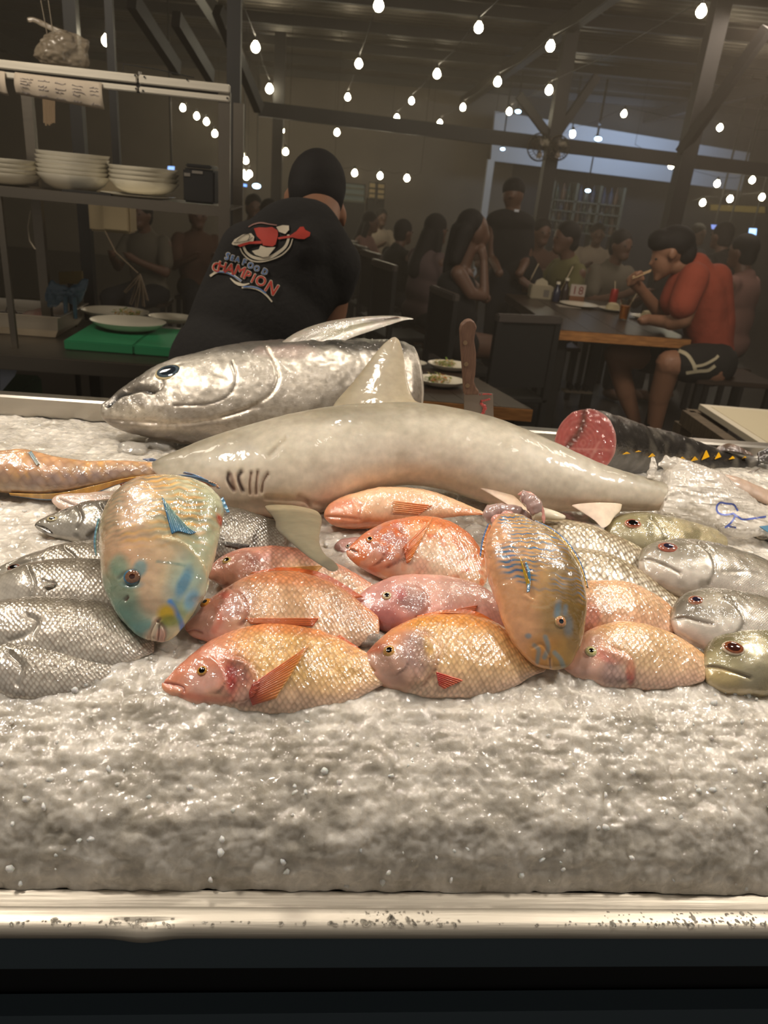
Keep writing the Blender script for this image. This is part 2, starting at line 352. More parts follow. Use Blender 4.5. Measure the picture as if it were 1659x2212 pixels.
# ---------------------------------------------------------------- ice
IP = np.array([(.528, .796), (.529, .812), (.536, .833), (.556, .862), (.60, .893), (.66, .919), (.72, .935), (.85, .951), (1.0, .966), (1.2, .975), (1.4, .968), (YB-.008, .945)])
def bedz(x, y):
    z = np.interp(y, IP[:, 0], IP[:, 1])
    return z
def bedhit(px, py):
    d = ray(px, py); ts = np.linspace(.4, 2.6, 900); Q = CO+ts[:, None]*d; b = Q[:, 2]-bedz(Q[:, 0], Q[:, 1])
    k = np.argmax((b < 0) & (Q[:, 1] > .50)); return Q[k]
def icemat(name, c1, c2, sss=.85, rough=.36):
    m_ = D.materials.new(name); m_.use_nodes = True; nt = m_.node_tree; b = nt.nodes['Principled BSDF']
    def N(t, **kw):
        n = nt.nodes.new(t)
        for a, v in kw.items(): setattr(n, a, v)
        return n
    tc = N('ShaderNodeTexCoord')
    n1 = N('ShaderNodeTexNoise'); n1.inputs['Scale'].default_value = 22; n1.inputs['Detail'].default_value = 7; n1.inputs['Roughness'].default_value = .6; nt.links.new(tc.outputs['Object'], n1.inputs['Vector'])
    rp = N('ShaderNodeValToRGB'); rp.color_ramp.elements[0].position = .36; rp.color_ramp.elements[1].position = .62
    rp.color_ramp.elements[0].color = L4(c2); rp.color_ramp.elements[1].color = L4(c1); n0 = N('ShaderNodeTexNoise'); n0.inputs['Scale'].default_value = 5; n0.inputs['Detail'].default_value = 3; nt.links.new(tc.outputs['Object'], n0.inputs['Vector'])
    mxn = N('ShaderNodeMath', operation='MULTIPLY_ADD'); mxn.inputs[1].default_value = .22; mxn.inputs[2].default_value = -.10; nt.links.new(n0.outputs['Fac'], mxn.inputs[0])
    adn = N('ShaderNodeMath', operation='ADD'); nt.links.new(n1.outputs['Fac'], adn.inputs[0]); nt.links.new(mxn.outputs[0], adn.inputs[1])
    nt.links.new(adn.outputs[0], rp.inputs[0])
    dn = N('ShaderNodeTexNoise'); dn.inputs['Scale'].default_value = 40; dn.inputs['Detail'].default_value = 3; nt.links.new(tc.outputs['Object'], dn.inputs['Vector'])
    ds = N('ShaderNodeVectorMath', operation='MULTIPLY_ADD'); ds.inputs[1].default_value = (.035, .035, .035); nt.links.new(dn.outputs['Color'], ds.inputs[0]); nt.links.new(tc.outputs['Object'], ds.inputs[2])
    ve = N('ShaderNodeTexVoronoi', feature='DISTANCE_TO_EDGE'); ve.inputs['Scale'].default_value = 34; nt.links.new(ds.outputs[0], ve.inputs['Vector'])
    vc_ = N('ShaderNodeTexVoronoi'); vc_.inputs['Scale'].default_value = 34; nt.links.new(ds.outputs[0], vc_.inputs['Vector'])
    er = N('ShaderNodeMapRange'); er.inputs[1].default_value = 0; er.inputs[2].default_value = .12; er.inputs[3].default_value = 1.05; er.inputs[4].default_value = .93; nt.links.new(ve.outputs['Distance'], er.inputs[0])
    sp = N('ShaderNodeSeparateColor'); nt.links.new(vc_.outputs['Color'], sp.inputs[0]); ce = N('ShaderNodeMath', operation='MULTIPLY_ADD'); ce.inputs[1].default_value = .10; ce.inputs[2].default_value = .95; nt.links.new(sp.outputs[0], ce.inputs[0])
    mu = N('ShaderNodeMath', operation='MULTIPLY'); nt.links.new(er.outputs[0], mu.inputs[0]); nt.links.new(ce.outputs[0], mu.inputs[1])
    sx_ = N('ShaderNodeVectorMath', operation='SCALE'); nt.links.new(rp.outputs[0], sx_.inputs[0]); nt.links.new(mu.outputs[0], sx_.inputs['Scale']); nt.links.new(sx_.outputs[0], b.inputs['Base Color'])
    v = N('ShaderNodeTexVoronoi'); v.inputs['Scale'].default_value = 95; v.feature = 'F1'; nt.links.new(tc.outputs['Object'], v.inputs['Vector'])
    n2 = N('ShaderNodeTexNoise'); n2.inputs['Scale'].default_value = 130; n2.inputs['Detail'].default_value = 6; nt.links.new(tc.outputs['Object'], n2.inputs['Vector'])
    ad = N('ShaderNodeMath', operation='MULTIPLY_ADD'); ad.inputs[1].default_value = .7; nt.links.new(v.outputs['Distance'], ad.inputs[0]); nt.links.new(n2.outputs['Fac'], ad.inputs[2])
    bp = N('ShaderNodeBump'); bp.inputs['Strength'].default_value = .35; bp.inputs['Distance'].default_value = .003; nt.links.new(ad.outputs[0], bp.inputs['Height']); nt.links.new(bp.outputs[0], b.inputs['Normal'])
    b.inputs['Roughness'].default_value = rough; b.inputs['Subsurface Weight'].default_value = sss; b.inputs['Subsurface Scale'].default_value = .02
    b.inputs['Subsurface Radius'].default_value = (1, .95, .85); b.inputs['Coat Weight'].default_value = 1; b.inputs['Coat IOR'].default_value = 1.7; b.inputs['Coat Roughness'].default_value = .06; cb_ = N('ShaderNodeBump'); cb_.inputs['Strength'].default_value = .9; cb_.inputs['Distance'].default_value = .004; cn_ = N('ShaderNodeTexNoise'); cn_.inputs['Scale'].default_value = 85; cn_.inputs['Detail'].default_value = 3; cn_.inputs['Distortion'].default_value = 1; nt.links.new(tc.outputs['Object'], cn_.inputs['Vector']); nt.links.new(cn_.outputs['Fac'], cb_.inputs['Height']); nt.links.new(cb_.outputs[0], b.inputs['Coat Normal']); b.inputs['IOR'].default_value = 1.31
    return m_
M_ICE = icemat('crushed_ice', (226, 219, 208), (180, 172, 158))
def bigz(x, y): return np.zeros_like(x)
SEGM = np.r_[0, np.cumsum(np.sqrt(((IP[1:]-IP[:-1])**2).sum(1)))]; LT = SEGM[-1]
na = 560; sv = np.r_[np.linspace(0, .20, 150), np.linspace(.20, LT, 341)[1:]]; PR = np.c_[np.interp(sv, SEGM, IP[:, 0]), np.interp(sv, SEGM, IP[:, 1])]
k_ = np.ones(9)/9; Ys = np.convolve(np.pad(PR[:, 0], 4, 'edge'), k_, 'valid'); Zs = np.convolve(np.pad(PR[:, 1], 4, 'edge'), k_, 'valid')
tY = np.gradient(Ys); tZ = np.gradient(Zs); L_ = np.hypot(tY, tZ); nY, nZ = -tZ/L_, tY/L_
xs = np.linspace(-1.13, 1.73, 1150); X, S = np.meshgrid(xs, np.arange(len(sv)))
P = np.stack([X, Ys[S], Zs[S]], -1).reshape(-1, 3); Nn = np.stack([0*X, nY[S], nZ[S]], -1).reshape(-1, 3)
a = np.abs(noise3(P, 38)); b_ = noise3(P+3, 90); c_ = noise3(P+7, 14)
rid = 1-np.abs(noise3(P+11, 27)); cell = np.round(noise3(P+5, 55)*2)/2
disp = c_*.0045 + (a-.3)*.0042 + (np.abs(noise3(P+31, 85))-.25)*.0026 + b_*.0012 + (rid**3-.4)*.0012 + cell*.0010 + noise3(P+17, 190)*.0011
disp += .010*np.exp(-((P[:, 0]+.06)/.1)**2-((P[:, 1]-.63)/.04)**2)*0
edge = np.clip((sv[S].ravel())/.03, 0, 1); disp = disp*(.25+.75*edge)
disp += (1-edge)**2*.0035*(np.abs(noise3(P*[1, 0, 0]+2, 30))+.5*np.abs(noise3(P*[1, 0, 0]+2, 90)))
P = P+Nn*disp[:, None]
i = (np.arange(len(sv)-1)[:, None]*len(xs)+np.arange(len(xs)-1)[None]).ravel()
ice = meta(link('crushed_ice', mesh('crushed_ice', P, np.stack([i, i+1, i+len(xs)+1, i+len(xs)], 1)), M_ICE), 'bank of packed crushed ice sloping up the steel counter under the fish', 'ice', kind='stuff')
# loose shards and lumps half sunk in the ice
M_SHARD = mat('clear_ice_chip', (250, 247, 241), .15, trans=.25, ior=1.31, sss=.4, bump=(200, .3, .002))
def shards(name, pts, r0, r1, mt, parent=None):
    Vs = []; Fs = []; o = 0
    bmx = bmesh.new(); bmesh.ops.create_icosphere(bmx, subdivisions=1, radius=1); bv = np.array([v.co[:] for v in bmx.verts]); bf = np.array([[v.index for v in f.verts] for f in bmx.faces]); bmx.free()
    for p in pts:
        s = rng.uniform(r0, r1)*np.array([1, rng.uniform(.5, 1), rng.uniform(.35, .8)]); A = np.linalg.qr(rng.normal(size=(3, 3)))[0]
        Vs.append((bv*(1+rng.normal(size=(len(bv), 1))*.16)*s) @ A+p); Fs.append(bf+o); o += len(bv)
    return link(name, mesh(name, np.concatenate(Vs), np.concatenate(Fs), False), mt, parent)
pts = []
for k in range(700):
    s = rng.uniform(0.004, .30)**1.0; x = rng.uniform(-.6, .85); y = np.interp(s, sv, Ys); z = np.interp(s, sv, Zs)
    if k > 450: x = rng.uniform(-1.1, 1.7); y = rng.uniform(.8, 1.5); z = float(bedz(x, y))
    pts.append((x, y, z-.0005))
shards('ice_chips', pts, .0012, .0050, M_SHARD, ice)['kind'] = 'stuff'
M_LUMP = mat('clear_ice_lump', (240, 236, 228), .1, trans=.72, ior=1.31, bump=(110, .5, .004), coat=.5)
def lump(px, py, rpx, label, Y=None, n=3, up=.5):
    c = bedhit(px, py) if Y is None else aty(px, py, Y); r = rpx/FPX*((c-CO) @ CF)
    bmx = bmesh.new(); bmesh.ops.create_icosphere(bmx, subdivisions=3, radius=1)
    V = np.array([v.co[:] for v in bmx.verts]); F_ = np.array([[v.index for v in f.verts] for f in bmx.faces]); bmx.free()
    s = rng.normal(size=3)*5; V = V*(1+.34*noise3(V+s, 1.3)+.26*np.abs(noise3(V+s, 2.4))-.05*np.abs(noise3(V+s, 8)))[:, None]*np.array([1, .85, .42])*r
    o = link('ice_lump', mesh('ice_lump', V+c+np.array([0, 0, r*up*.4]), F_, False), M_LUMP); meta(o, label, 'ice lump', 'loose lumps of clear ice'); return o

# ================================================================ fish
def nrmpl(t, s=0): n = np.array([math.sin(R(s)), -math.sin(R(t)), math.cos(R(t))]); return n/np.linalg.norm(n)
class Fish: pass
def fish(name, label, cat, st, mt, base, ops=(), t=25, s=0, lift=.0, th=.5, thp=((0, .75), (.25, 1), (.6, .85), (1, .4)), anchor=None, group=None,
         scl=((0, 0), (.26, 0), (.32, 1), (1, 1)), vcol=None, res=2.4, tail=None, sharp=0.0, cap=False, noise=.0006, P0=None, n=None, body='body'):
    "st: outline rows (dorsal px, dorsal py, ventral px, ventral py) snout -> tail, stood on a plane that leans back by t degrees from the ice"
    st = np.array(st, float); n = nrmpl(t, s) if n is None else n
    if P0 is None:
        if anchor is None:
            q = st[len(st)//4: 3*len(st)//4+1]; anchor = q[:, 2:].mean(0)
        P0 = bedhit(*anchor)+np.array([0, 0, lift])
    L = np.sqrt(((st[1:]-st[:-1])**2).sum(1)).sum()/1.4; Hm = np.hypot(st[:, 0]-st[:, 2], st[:, 1]-st[:, 3]).max()
    NR = int(max(50, L/res)); NA = 2*int(max(24, Hm*1.25/(res*1.3)))
    T = .5-.5*np.cos(np.linspace(0, 1, NR)*math.pi); T = .6*np.linspace(0, 1, NR)+.4*T
    ct = catmull(st, T)
    A = np.array([atpl(a[0], a[1], P0, n) for a in ct]); B = np.array([atpl(a[2], a[3], P0, n) for a in ct])
    C = (A+B)/2; Hv = (A-B)/2; hl = np.linalg.norm(Hv, axis=1)
    if True:
        e = np.clip(np.arange(NR)/4., 0, 1)
        if not cap: e = np.minimum(e, e[::-1])
        hl_s = np.sqrt(1-(1-e)**2)*.999+.001; Hv = Hv*hl_s[:, None]
    ds = np.r_[0, np.cumsum(np.linalg.norm(C[1:]-C[:-1], axis=1))]; U1 = ds/ds[-1]
    tp = np.interp(U1, [a[0] for a in thp], [a[1] for a in thp])
    vd = C-CO; vd /= np.linalg.norm(vd, axis=1)[:, None]; ct_ = np.abs(vd @ n); Hv = Hv*(ct_/np.sqrt(ct_**2+(th*tp)**2*(1-ct_**2)))[:, None]; thk = np.linalg.norm(Hv, axis=1)*th*tp
    ph = np.linspace(0, 2*math.pi, NA, endpoint=False); cp, sp = np.cos(ph), np.sin(ph)
    sp2 = np.sign(sp)*np.abs(sp)**(1+sharp)
    V = C[:, None]+Hv[:, None]*cp[None, :, None]+n*(thk[:, None]*sp2[None])[..., None]
    Vf = C[:, None]+Hv[:, None]*cp[None, :, None]+n*(thk[:, None]*np.abs(sp2)[None])[..., None]
    V = V.reshape(-1, 3); X, Y = projv(Vf.reshape(-1, 3)); U = np.repeat(U1, NA); VV = np.tile((cp+1)/2, NR); front = np.tile(sp >= -.001, NR)
    c = np.zeros((len(V), 3)); vc = vcol or [(0, base), (1, base)]
    pal = np.array([lin(q[1]) for q in vc]); vs = [q[0] for q in vc]
    for j in range(3): c[:, j] = np.interp(VV, vs, pal[:, j])
    mot = noise3(Vf.reshape(-1, 3), 28)*.10+noise3(Vf.reshape(-1, 3)+5, 75)*.07; c *= (1+mot)[:, None]
    al = np.interp(U, [q[0] for q in scl], [q[1] for q in scl])
    dsp = noise3(Vf.reshape(-1, 3)+9, 40)*noise*2+noise3(Vf.reshape(-1, 3), 110)*noise
    for op in ops:
        k = op[0]
        if k == 'b':
            _, x, y, rx, ry, ang, col, stg = op; ca, sa = math.cos(R(ang)), math.sin(R(ang)); dx, dy = X-x, Y-y
            q = np.hypot((dx*ca+dy*sa)/rx, (-dx*sa+dy*ca)/ry)+noise3(Vf.reshape(-1, 3)+2, 60)*.25; w_ = np.clip(1.35-q, 0, .7)/.7*stg
            c = c*(1-w_[:, None])+lin(col)*w_[:, None]
        elif k == 'l':
            _, pl, w0, col, stg = op; w_ = np.clip(1.5-polydist(X, Y, pl)/w0, 0, 1)*stg; c = c*(1-w_[:, None])+lin(col)*w_[:, None]
        elif k == 'g':
            _, pl, w0, dep, col, stg = op; e = np.exp(-(polydist(X, Y, pl)/w0)**2); dsp -= dep*e; w_ = e*stg; c = c*(1-w_[:, None])+lin(col)*w_[:, None]; al = al*(1-e)
        elif k == 'd':      # broad swelling / hollow
            _, x, y, rx, ry, ang, dep = op; ca, sa = math.cos(R(ang)), math.sin(R(ang)); dx, dy = X-x, Y-y
            dsp += dep*np.exp(-((dx*ca+dy*sa)/rx)**2-((-dx*sa+dy*ca)/ry)**2)
        elif k == 's':      # step along a gill cover: head side stands proud. polyline, side sign, width
            _, pl, dep, wd = op; pl_ = catmull(pl, np.linspace(0, 1, 30)); yy = np.argsort(pl_[:, 1]); xe = np.interp(Y, pl_[yy, 1], pl_[yy, 0]); ins = (Y > pl_[:, 1].min()) & (Y < pl_[:, 1].max())
            dd = xe-X; w_ = np.where((dd > 0) & (dd < wd), 1-dd/wd, 0)*ins; fade = np.clip(np.minimum(Y-pl_[:, 1].min(), pl_[:, 1].max()-Y)/12, 0, 1); dsp += dep*w_*fade
        elif k == 'n':
            _, scn, col, lo, stg = op; w_ = np.clip((noise3(Vf.reshape(-1, 3)+13, scn)-lo)*3, 0, 1)*stg; c = c*(1-w_[:, None])+lin(col)*w_[:, None]
        elif k == 'w':      # wavy bars across body (parrotfish rows): period in u, colour, strength, u-range, v-range
            _, per, col, stg, (u0, u1), (v0, v1) = op
            q = .5+.5*np.sin((U+.022*noise3(Vf.reshape(-1, 3), 55)+.004*np.sin(VV*50))*2*math.pi/per); m0 = np.clip((U-u0)/.08, 0, 1)*np.clip((u1-U)/.05, 0, 1)*np.clip((VV-v0)/.1, 0, 1)*np.clip((v1-VV)/.1, 0, 1)
            q = q**2*m0*stg*np.clip(.7+1.2*noise3(Vf.reshape(-1, 3)+21, 50), 0, 1); c = c*(1-q[:, None])+lin(col)*q[:, None]
        elif k == 'a':      # scale mask off inside blob
            _, x, y, rx, ry = op; al = al*np.clip(np.hypot((X-x)/rx, (Y-y)/ry)-1, 0, 1)
    nv = (Hv[:, None]*cp[None, :, None]+n*(thk[:, None]*sp2[None])[..., None]*1.6).reshape(-1, 3); nv /= np.linalg.norm(nv, axis=1)[:, None]+1e-9
    end = np.clip(np.minimum(U, 1-U if not cap else 1)/.02, 0, 1); V = V+nv*(dsp*end)[:, None]
    i = np.arange(NR-1)[:, None]*NA; j = np.arange(NA)[None]; j2 = (j+1) % NA
    F_ = np.stack([(i+j), (i+NA+j), (i+NA+j2), (i+j2)], -1).reshape(-1, 4)
    me = mesh(body, V, F_); setcol(me, np.c_[np.clip(c, 0, 1), al])
    arc = np.cumsum(np.hypot(np.diff(cp, append=cp[0]), .6*np.diff(sp, append=sp[0])))
    uvv = np.outer(np.linalg.norm(Hv, axis=1)*0+hl.max()*.8, arc)*(.45+.55*hl[:, None]/hl.max()); setuv(me, np.c_[np.repeat(ds, NA), uvv.ravel()])
    f = Fish(); f.root = empty(name, (C[NR//2][0], C[NR//2][1], float(min(V[:, 2]))), label, cat, group)
    f.body = link(body, me, mt, f.root); f.P0, f.n = P0, n
    f.bvh = BVHTree.FromPolygons([tuple(v) for v in V], [tuple(q) for q in F_.tolist()]); f.V = V; f.C, f.Hv, f.ends = C, Hv, (V[:NA], V[-NA:])
    for side, ring in ((0, V[:NA]), (1, V[-NA:])):     # close both ends
        pass
    return f
def hit(f, px, py):
    d = ray(px, py); h = f.bvh.ray_cast(Vector(CO), Vector(d/np.linalg.norm(d)))
    return (np.array(h[0]), np.array(h[1])) if h[0] is not None else (None, None)
def eye(f, px, py, r, iris, rim=None, pup=.5, out=.35, asp=1.0, ang=0, pupc=(14, 12, 12), ox=0, oy=0):
    p, nn = hit(f, px, py)
    if p is None: print('EYE MISS', f.root.name, px, py); return
    if nn @ ray(px, py) > 0: nn = -nn
    rm = r/FPX*((p-CO) @ CF); rim = rim or tuple(int(a*.55) for a in iris)
    z = Vector(nn*.8+f.n*.6).normalized(); x = Vector(CR) - z*z.dot(Vector(CR)); x.normalize(); y = z.cross(x)
    V = []; Cc = []; na, nr = 32, 18
    for k in range(nr+1):
        a = k/nr*math.pi*.55
        for j in range(na):
            b = 2*math.pi*j/na; q = math.sin(a); lx, ly = q*math.cos(b), q*math.sin(b)
            ca, sa = math.cos(R(ang)), math.sin(R(ang)); ex, ey = lx*asp, ly; ex, ey = ex*ca-ey*sa, ex*sa+ey*ca
            V.append(np.array(p)+rm*(ex*np.array(x)+ey*np.array(y)+(math.cos(a)*out*1.2-.06)*np.array(z)))
            d = math.hypot(lx-ox, ly-oy)
            c = pupc if d < pup else (tuple(min(255, int(v*1.15)) for v in iris) if d < pup+.1 else (iris if d < .86 else rim)); Cc.append(np.r_[lin(c)*(1+.12*math.sin(b*9)*(d > pup)), 1])
    F_ = [(k*na+j, k*na+(j+1) % na, (k+1)*na+(j+1) % na, (k+1)*na+j) for k in range(nr) for j in range(na)]
    me = mesh('eye', V, np.array(F_)); setcol(me, np.array(Cc)); o = link('eye', me, M_EYE, f.root); return o
def fin(f, name, A, B, ca, cb, h=(.003, .003), ribs=10, nA=40, nB=26, mt=None, rip=.0008, edgec=None, follow=True, thick=.0012, label=None, par=None):
    "membrane between base line A and outer line B (pixels), lying at height h[0]..h[1] over the fish's plane or on its skin"
    A = catmull(A, np.linspace(0, 1, nA)); B = catmull(B, np.linspace(0, 1, nA)); V = []; C_ = []; UVs = []
    for j in range(nB+1):
        s = j/nB
        for i in range(nA):
            q = A[i]*(1-s)+B[i]*s; hh = h[0]*(1-s)+h[1]*s
            if follow:
                p, _n = hit(f, *q)
                if p is not None: hh = max(hh, (p-f.P0) @ f.n+.0012)
            tt = i/(nA-1); hh += rip*math.sin(tt*ribs*2*math.pi)*(.3+s*.7)
            V.append(atpl(q[0], q[1], f.P0+f.n*hh, f.n)); c = lin(ca)*(1-s)+lin(cb)*s
            c = c*(1+.13*math.sin(tt*ribs*2*math.pi+1.5))
            if edgec and s > edgec[1]: c = lin(edgec[0])
            if edgec and len(edgec) > 2 and (tt < edgec[2]): c = lin(edgec[0])
            C_.append(np.r_[np.clip(c, 0, 1), 0]); UVs.append((s*.05, tt*.05))
    F_ = np.array([(j*nA+i, j*nA+i+1, (j+1)*nA+i+1, (j+1)*nA+i) for j in range(nB) for i in range(nA-1)])
    me = mesh(name, V, F_); setcol(me, np.array(C_)); setuv(me, np.array(UVs)); o = link(name, me, mt or M_FIN, par or f.root)
    md = o.modifiers.new('s', 'SOLIDIFY'); md.thickness = thick; md.offset = 0
    if label: o['label'] = label
    return o
# ---------------------------------------------------------------- pink and orange tilapia
def VC(back, mid, flank, belly): return [(0, belly), (.3, flank), (.7, mid), (.93, back), (1, back)]
ORG, PNK, YEL, PALE, RED, DRK = (224, 148, 98), (226, 160, 136), (226, 190, 138), (232, 196, 170), (176, 62, 52), (104, 72, 70)
TG = 'pink and orange tilapia bedded in the ice'
def tilapia(label, st, ops, vc, eyes=None, **k):
    k.setdefault('th', .52); k.setdefault('group', TG)
    return fish('tilapia', label, 'fish', st, k.pop('mt', M_TIL), None, ops, vcol=vc, **k)
h1 = tilapia('pale pink tilapia with an orange back lying under the dark shark fin tip', [(445,1235,450,1250),(470,1208,470,1262),(500,1192,500,1290),(550,1181,550,1310),(620,1182,620,1320),(680,1195,680,1325),(740,1222,740,1325),(800,1258,800,1320),(840,1285,840,1312)],
    [('b', 490,1230,55,45,0,(222,150,128),.8), ('b',570,1215,45,18,10,(196,120,108),.6), ('b',600,1240,40,25,0,(190,140,130),.5), ('g',[(535,1200),(560,1225),(562,1262)],4,.0012,(180,110,90),.6), ('g',[(462,1262),(478,1266),(492,1262)],3,.0012,(150,70,60),.7), ('b',700,1260,110,40,15,(228,198,150),.5)], VC((222,140,112), (228,168,146), (230,186,156), PALE), t=24)
eye(h1, 490, 1211, 11, (196,164,96), (214,180,150), .5)
fin(h1, 'pectoral_fin', [(620,1226),(625,1245)], [(698,1222),(680,1240)], (220,160,100), (216,150,70), ribs=7)
h2 = tilapia('pink-headed tilapia with an orange fringe along its back, just behind the foremost one', [(398,1352,400,1362),(420,1328,420,1378),(450,1295,455,1390),(500,1262,500,1410),(560,1238,560,1425),(620,1232,620,1430),(690,1248,690,1425),(745,1275,745,1410),(790,1310,790,1390),(820,1335,820,1375)],
    [('b',450,1330,75,70,-30,(222,140,114),.8),('b',450,1345,45,30,0,(226,172,154),.6),('b',510,1300,45,45,0,(172,116,108),.6),('b',485,1285,14,10,0,(188,60,54),.7),('l',[(470,1315),(475,1340),(462,1362)],7,(206,104,76),.6),
     ('g',[(498,1268),(528,1290),(534,1325),(520,1350)],5,.0015,(170,100,84),.6),('s',[(498,1268),(530,1290),(536,1325),(520,1352)],.003,30),('g',[(405,1365),(420,1362),(436,1368)],3,.0014,(160,84,66),.7),('b',640,1290,120,40,8,(228,190,150),.5),('b',560,1245,150,14,5,(226,130,72),.5)], VC(ORG, (226,164,122), (228,186,148), PALE), t=26)
eye(h2, 444, 1302, 13, (210,140,50), (220,120,60), .42)
fin(h2, 'pectoral_fin', [(530,1336),(540,1346)], [(688,1336),(676,1352)], (224,120,70), (218,104,52), ribs=6)
fin(h2, 'dorsal_fin', [(540,1240),(610,1232),(690,1247),(765,1292)], [(545,1236),(612,1226),(700,1240),(785,1290)], (222,124,66), (216,102,54), h=(0,0), ribs=24, follow=False)
h3 = tilapia('foremost tilapia, pink with golden scales and a raised orange pectoral fin', [(347,1478,348,1492),(365,1460,370,1510),(400,1425,400,1524),(450,1388,450,1535),(520,1358,520,1545),(600,1343,600,1548),(680,1358,680,1540),(740,1382,740,1525),(790,1410,790,1500),(830,1430,830,1480)],
    [('b',430,1450,95,75,-25,(224,138,112),.85),('b',440,1475,42,26,-10,(226,178,164),.75),('b',515,1470,40,48,0,(186,112,100),.75),('b',500,1465,12,34,0,(170,52,48),.85),('b',520,1448,22,26,0,(150,96,92),.5),('b',545,1505,30,22,0,(216,168,148),.8),
     ('l',[(395,1500),(440,1510),(500,1512)],8,(206,92,62),.5),('g',[(353,1472),(372,1476),(396,1486),(398,1494)],2.6,.0022,(150,60,46),.9),('d',372,1492,30,10,10,.003),
     ('g',[(510,1418),(540,1436),(552,1466),(546,1496),(520,1520)],4,.0015,(170,96,80),.5),('s',[(512,1418),(544,1438),(556,1468),(548,1498),(520,1522)],.0045,42),('s',[(450,1412),(478,1440),(486,1468),(470,1494),(440,1500)],.002,30),('b',660,1420,130,60,10,(232,190,118),.6),('b',640,1355,160,16,4,(224,132,74),.6)], VC(ORG, (230,168,110), (232,188,136), PALE), t=26, lift=-.004)
eye(h3, 437, 1449, 12, (190,140,64), (206,132,84), .55)
fin(h3, 'pectoral_fin', [(545,1478),(538,1500),(545,1524)], [(668,1394),(640,1440),(596,1508)], (186,66,44), (222,130,54), ribs=13, h=(.006,.014), edgec=((222,150,70), .93))
fin(h3, 'dorsal_fin', [(520,1358),(600,1343),(680,1357),(770,1400)], [(522,1352),(602,1335),(690,1348),(780,1402)], (222,120,64), (214,100,52), h=(0,0), ribs=26, follow=False)
h4 = tilapia('slim orange fish lying belly up under the arch of the shark', [(699,1106,700,1120),(712,1088,718,1134),(745,1070,750,1143),(820,1053,820,1142),(880,1052,880,1135),(940,1063,940,1122),(990,1082,990,1116),(1045,1106,1045,1112)],
    [('b',735,1105,50,40,0,(226,142,104),.8),('b',870,1090,110,30,0,(236,200,166),.7),('g',[(702,1116),(740,1118),(778,1122)],3,.002,(190,110,70),.7),('g',[(768,1078),(780,1095),(775,1115)],4,.002,(206,130,96),.7),('l',[(720,1092),(760,1084)],7,(214,120,92),.5)], VC((234,186,140), (236,196,156), (230,168,124), (222,140,90)), t=28, lift=.034, th=.7, mt=M_TILS, scl=((0,0),(1,.4)))
fin(h4, 'pelvic_fin', [(850,1082),(848,1108)], [(934,1092),(905,1112)], (206,140,90), (224,128,76), ribs=6, h=(.01,.012))
fin(h4, 'anal_fin', [(960,1072),(985,1100)], [(1040,1106),(1044,1112)], (228,140,80), (222,112,54), ribs=6, follow=False, h=(.004,0))
h5 = tilapia('deep-bodied tilapia marbled orange and white with an orange fin fan, mouth open', [(748,1188,748,1200),(765,1170,765,1217),(800,1143,800,1240),(850,1122,850,1262),(910,1115,910,1275),(960,1122,960,1285),(1005,1147,1005,1285),(1035,1182,1035,1275),(1053,1218,1053,1255)],
    [('b',800,1190,60,65,0,(206,112,76),.75),('b',845,1165,45,45,-20,(178,128,124),.75),('b',860,1195,40,35,0,(178,96,74),.6),('b',800,1215,40,24,10,(214,150,122),.6),('n',110,(214,112,48),.05,.75),('n',60,(216,96,50),.35,.6),('b',930,1215,70,45,0,(232,208,186),.45),
     ('g',[(749,1186),(760,1186),(770,1192)],2.5,.003,(70,30,24),1),('g',[(862,1142),(876,1170),(868,1200),(838,1226)],4,.002,(160,84,60),.7),('s',[(862,1142),(880,1170),(872,1202),(838,1228)],.0032,38),('s',[(805,1160),(826,1180),(826,1205),(800,1225)],.003,24)], VC((224,120,60), (228,158,104), (232,198,164), (226,166,128)), t=30, lift=.004, scl=((0,0),(.4,0),(.5,.6),(1,.6)))
eye(h5, 799, 1165, 9, (214,150,90), (190,90,60), .55)
fin(h5, 'pectoral_fin', [(872,1182),(878,1216)], [(935,1118),(885,1214)], (200,92,40), (226,132,58), ribs=12, h=(.008,.016))
h6 = tilapia('smooth mauve-pink tilapia lying between the marbled one and the golden front one', [(757,1302,758,1315),(775,1285,775,1335),(810,1262,810,1355),(850,1245,855,1372),(910,1240,910,1385),(970,1245,970,1390),(1030,1262,1030,1390),(1075,1290,1075,1380),(1100,1320,1100,1360)],
    [('b',810,1310,70,60,0,(196,130,124),.75),('b',835,1340,55,25,15,(170,84,80),.6),('b',895,1300,32,34,0,(134,96,92),.8),('b',866,1282,12,12,0,(176,70,76),.6),('b',985,1275,90,30,5,(230,184,166),.6),
     ('g',[(760,1299),(778,1306),(790,1318)],2.6,.002,(140,70,64),.9),('g',[(900,1262),(922,1285),(922,1312),(900,1335)],4,.002,(168,104,84),.7),('s',[(900,1262),(924,1285),(924,1314),(900,1338)],.0032,46)], VC((224,160,142), (226,176,162), (220,160,148), (206,124,110)), t=26, mt=M_TILS, scl=((0,0),(.5,.1),(1,.5)))
eye(h6, 836, 1287, 11, (206,186,150), (196,150,120), .5)
fin(h6, 'pectoral_fin', [(950,1322),(958,1335)], [(1032,1308),(1020,1334)], (222,140,110), (224,128,90), ribs=7)
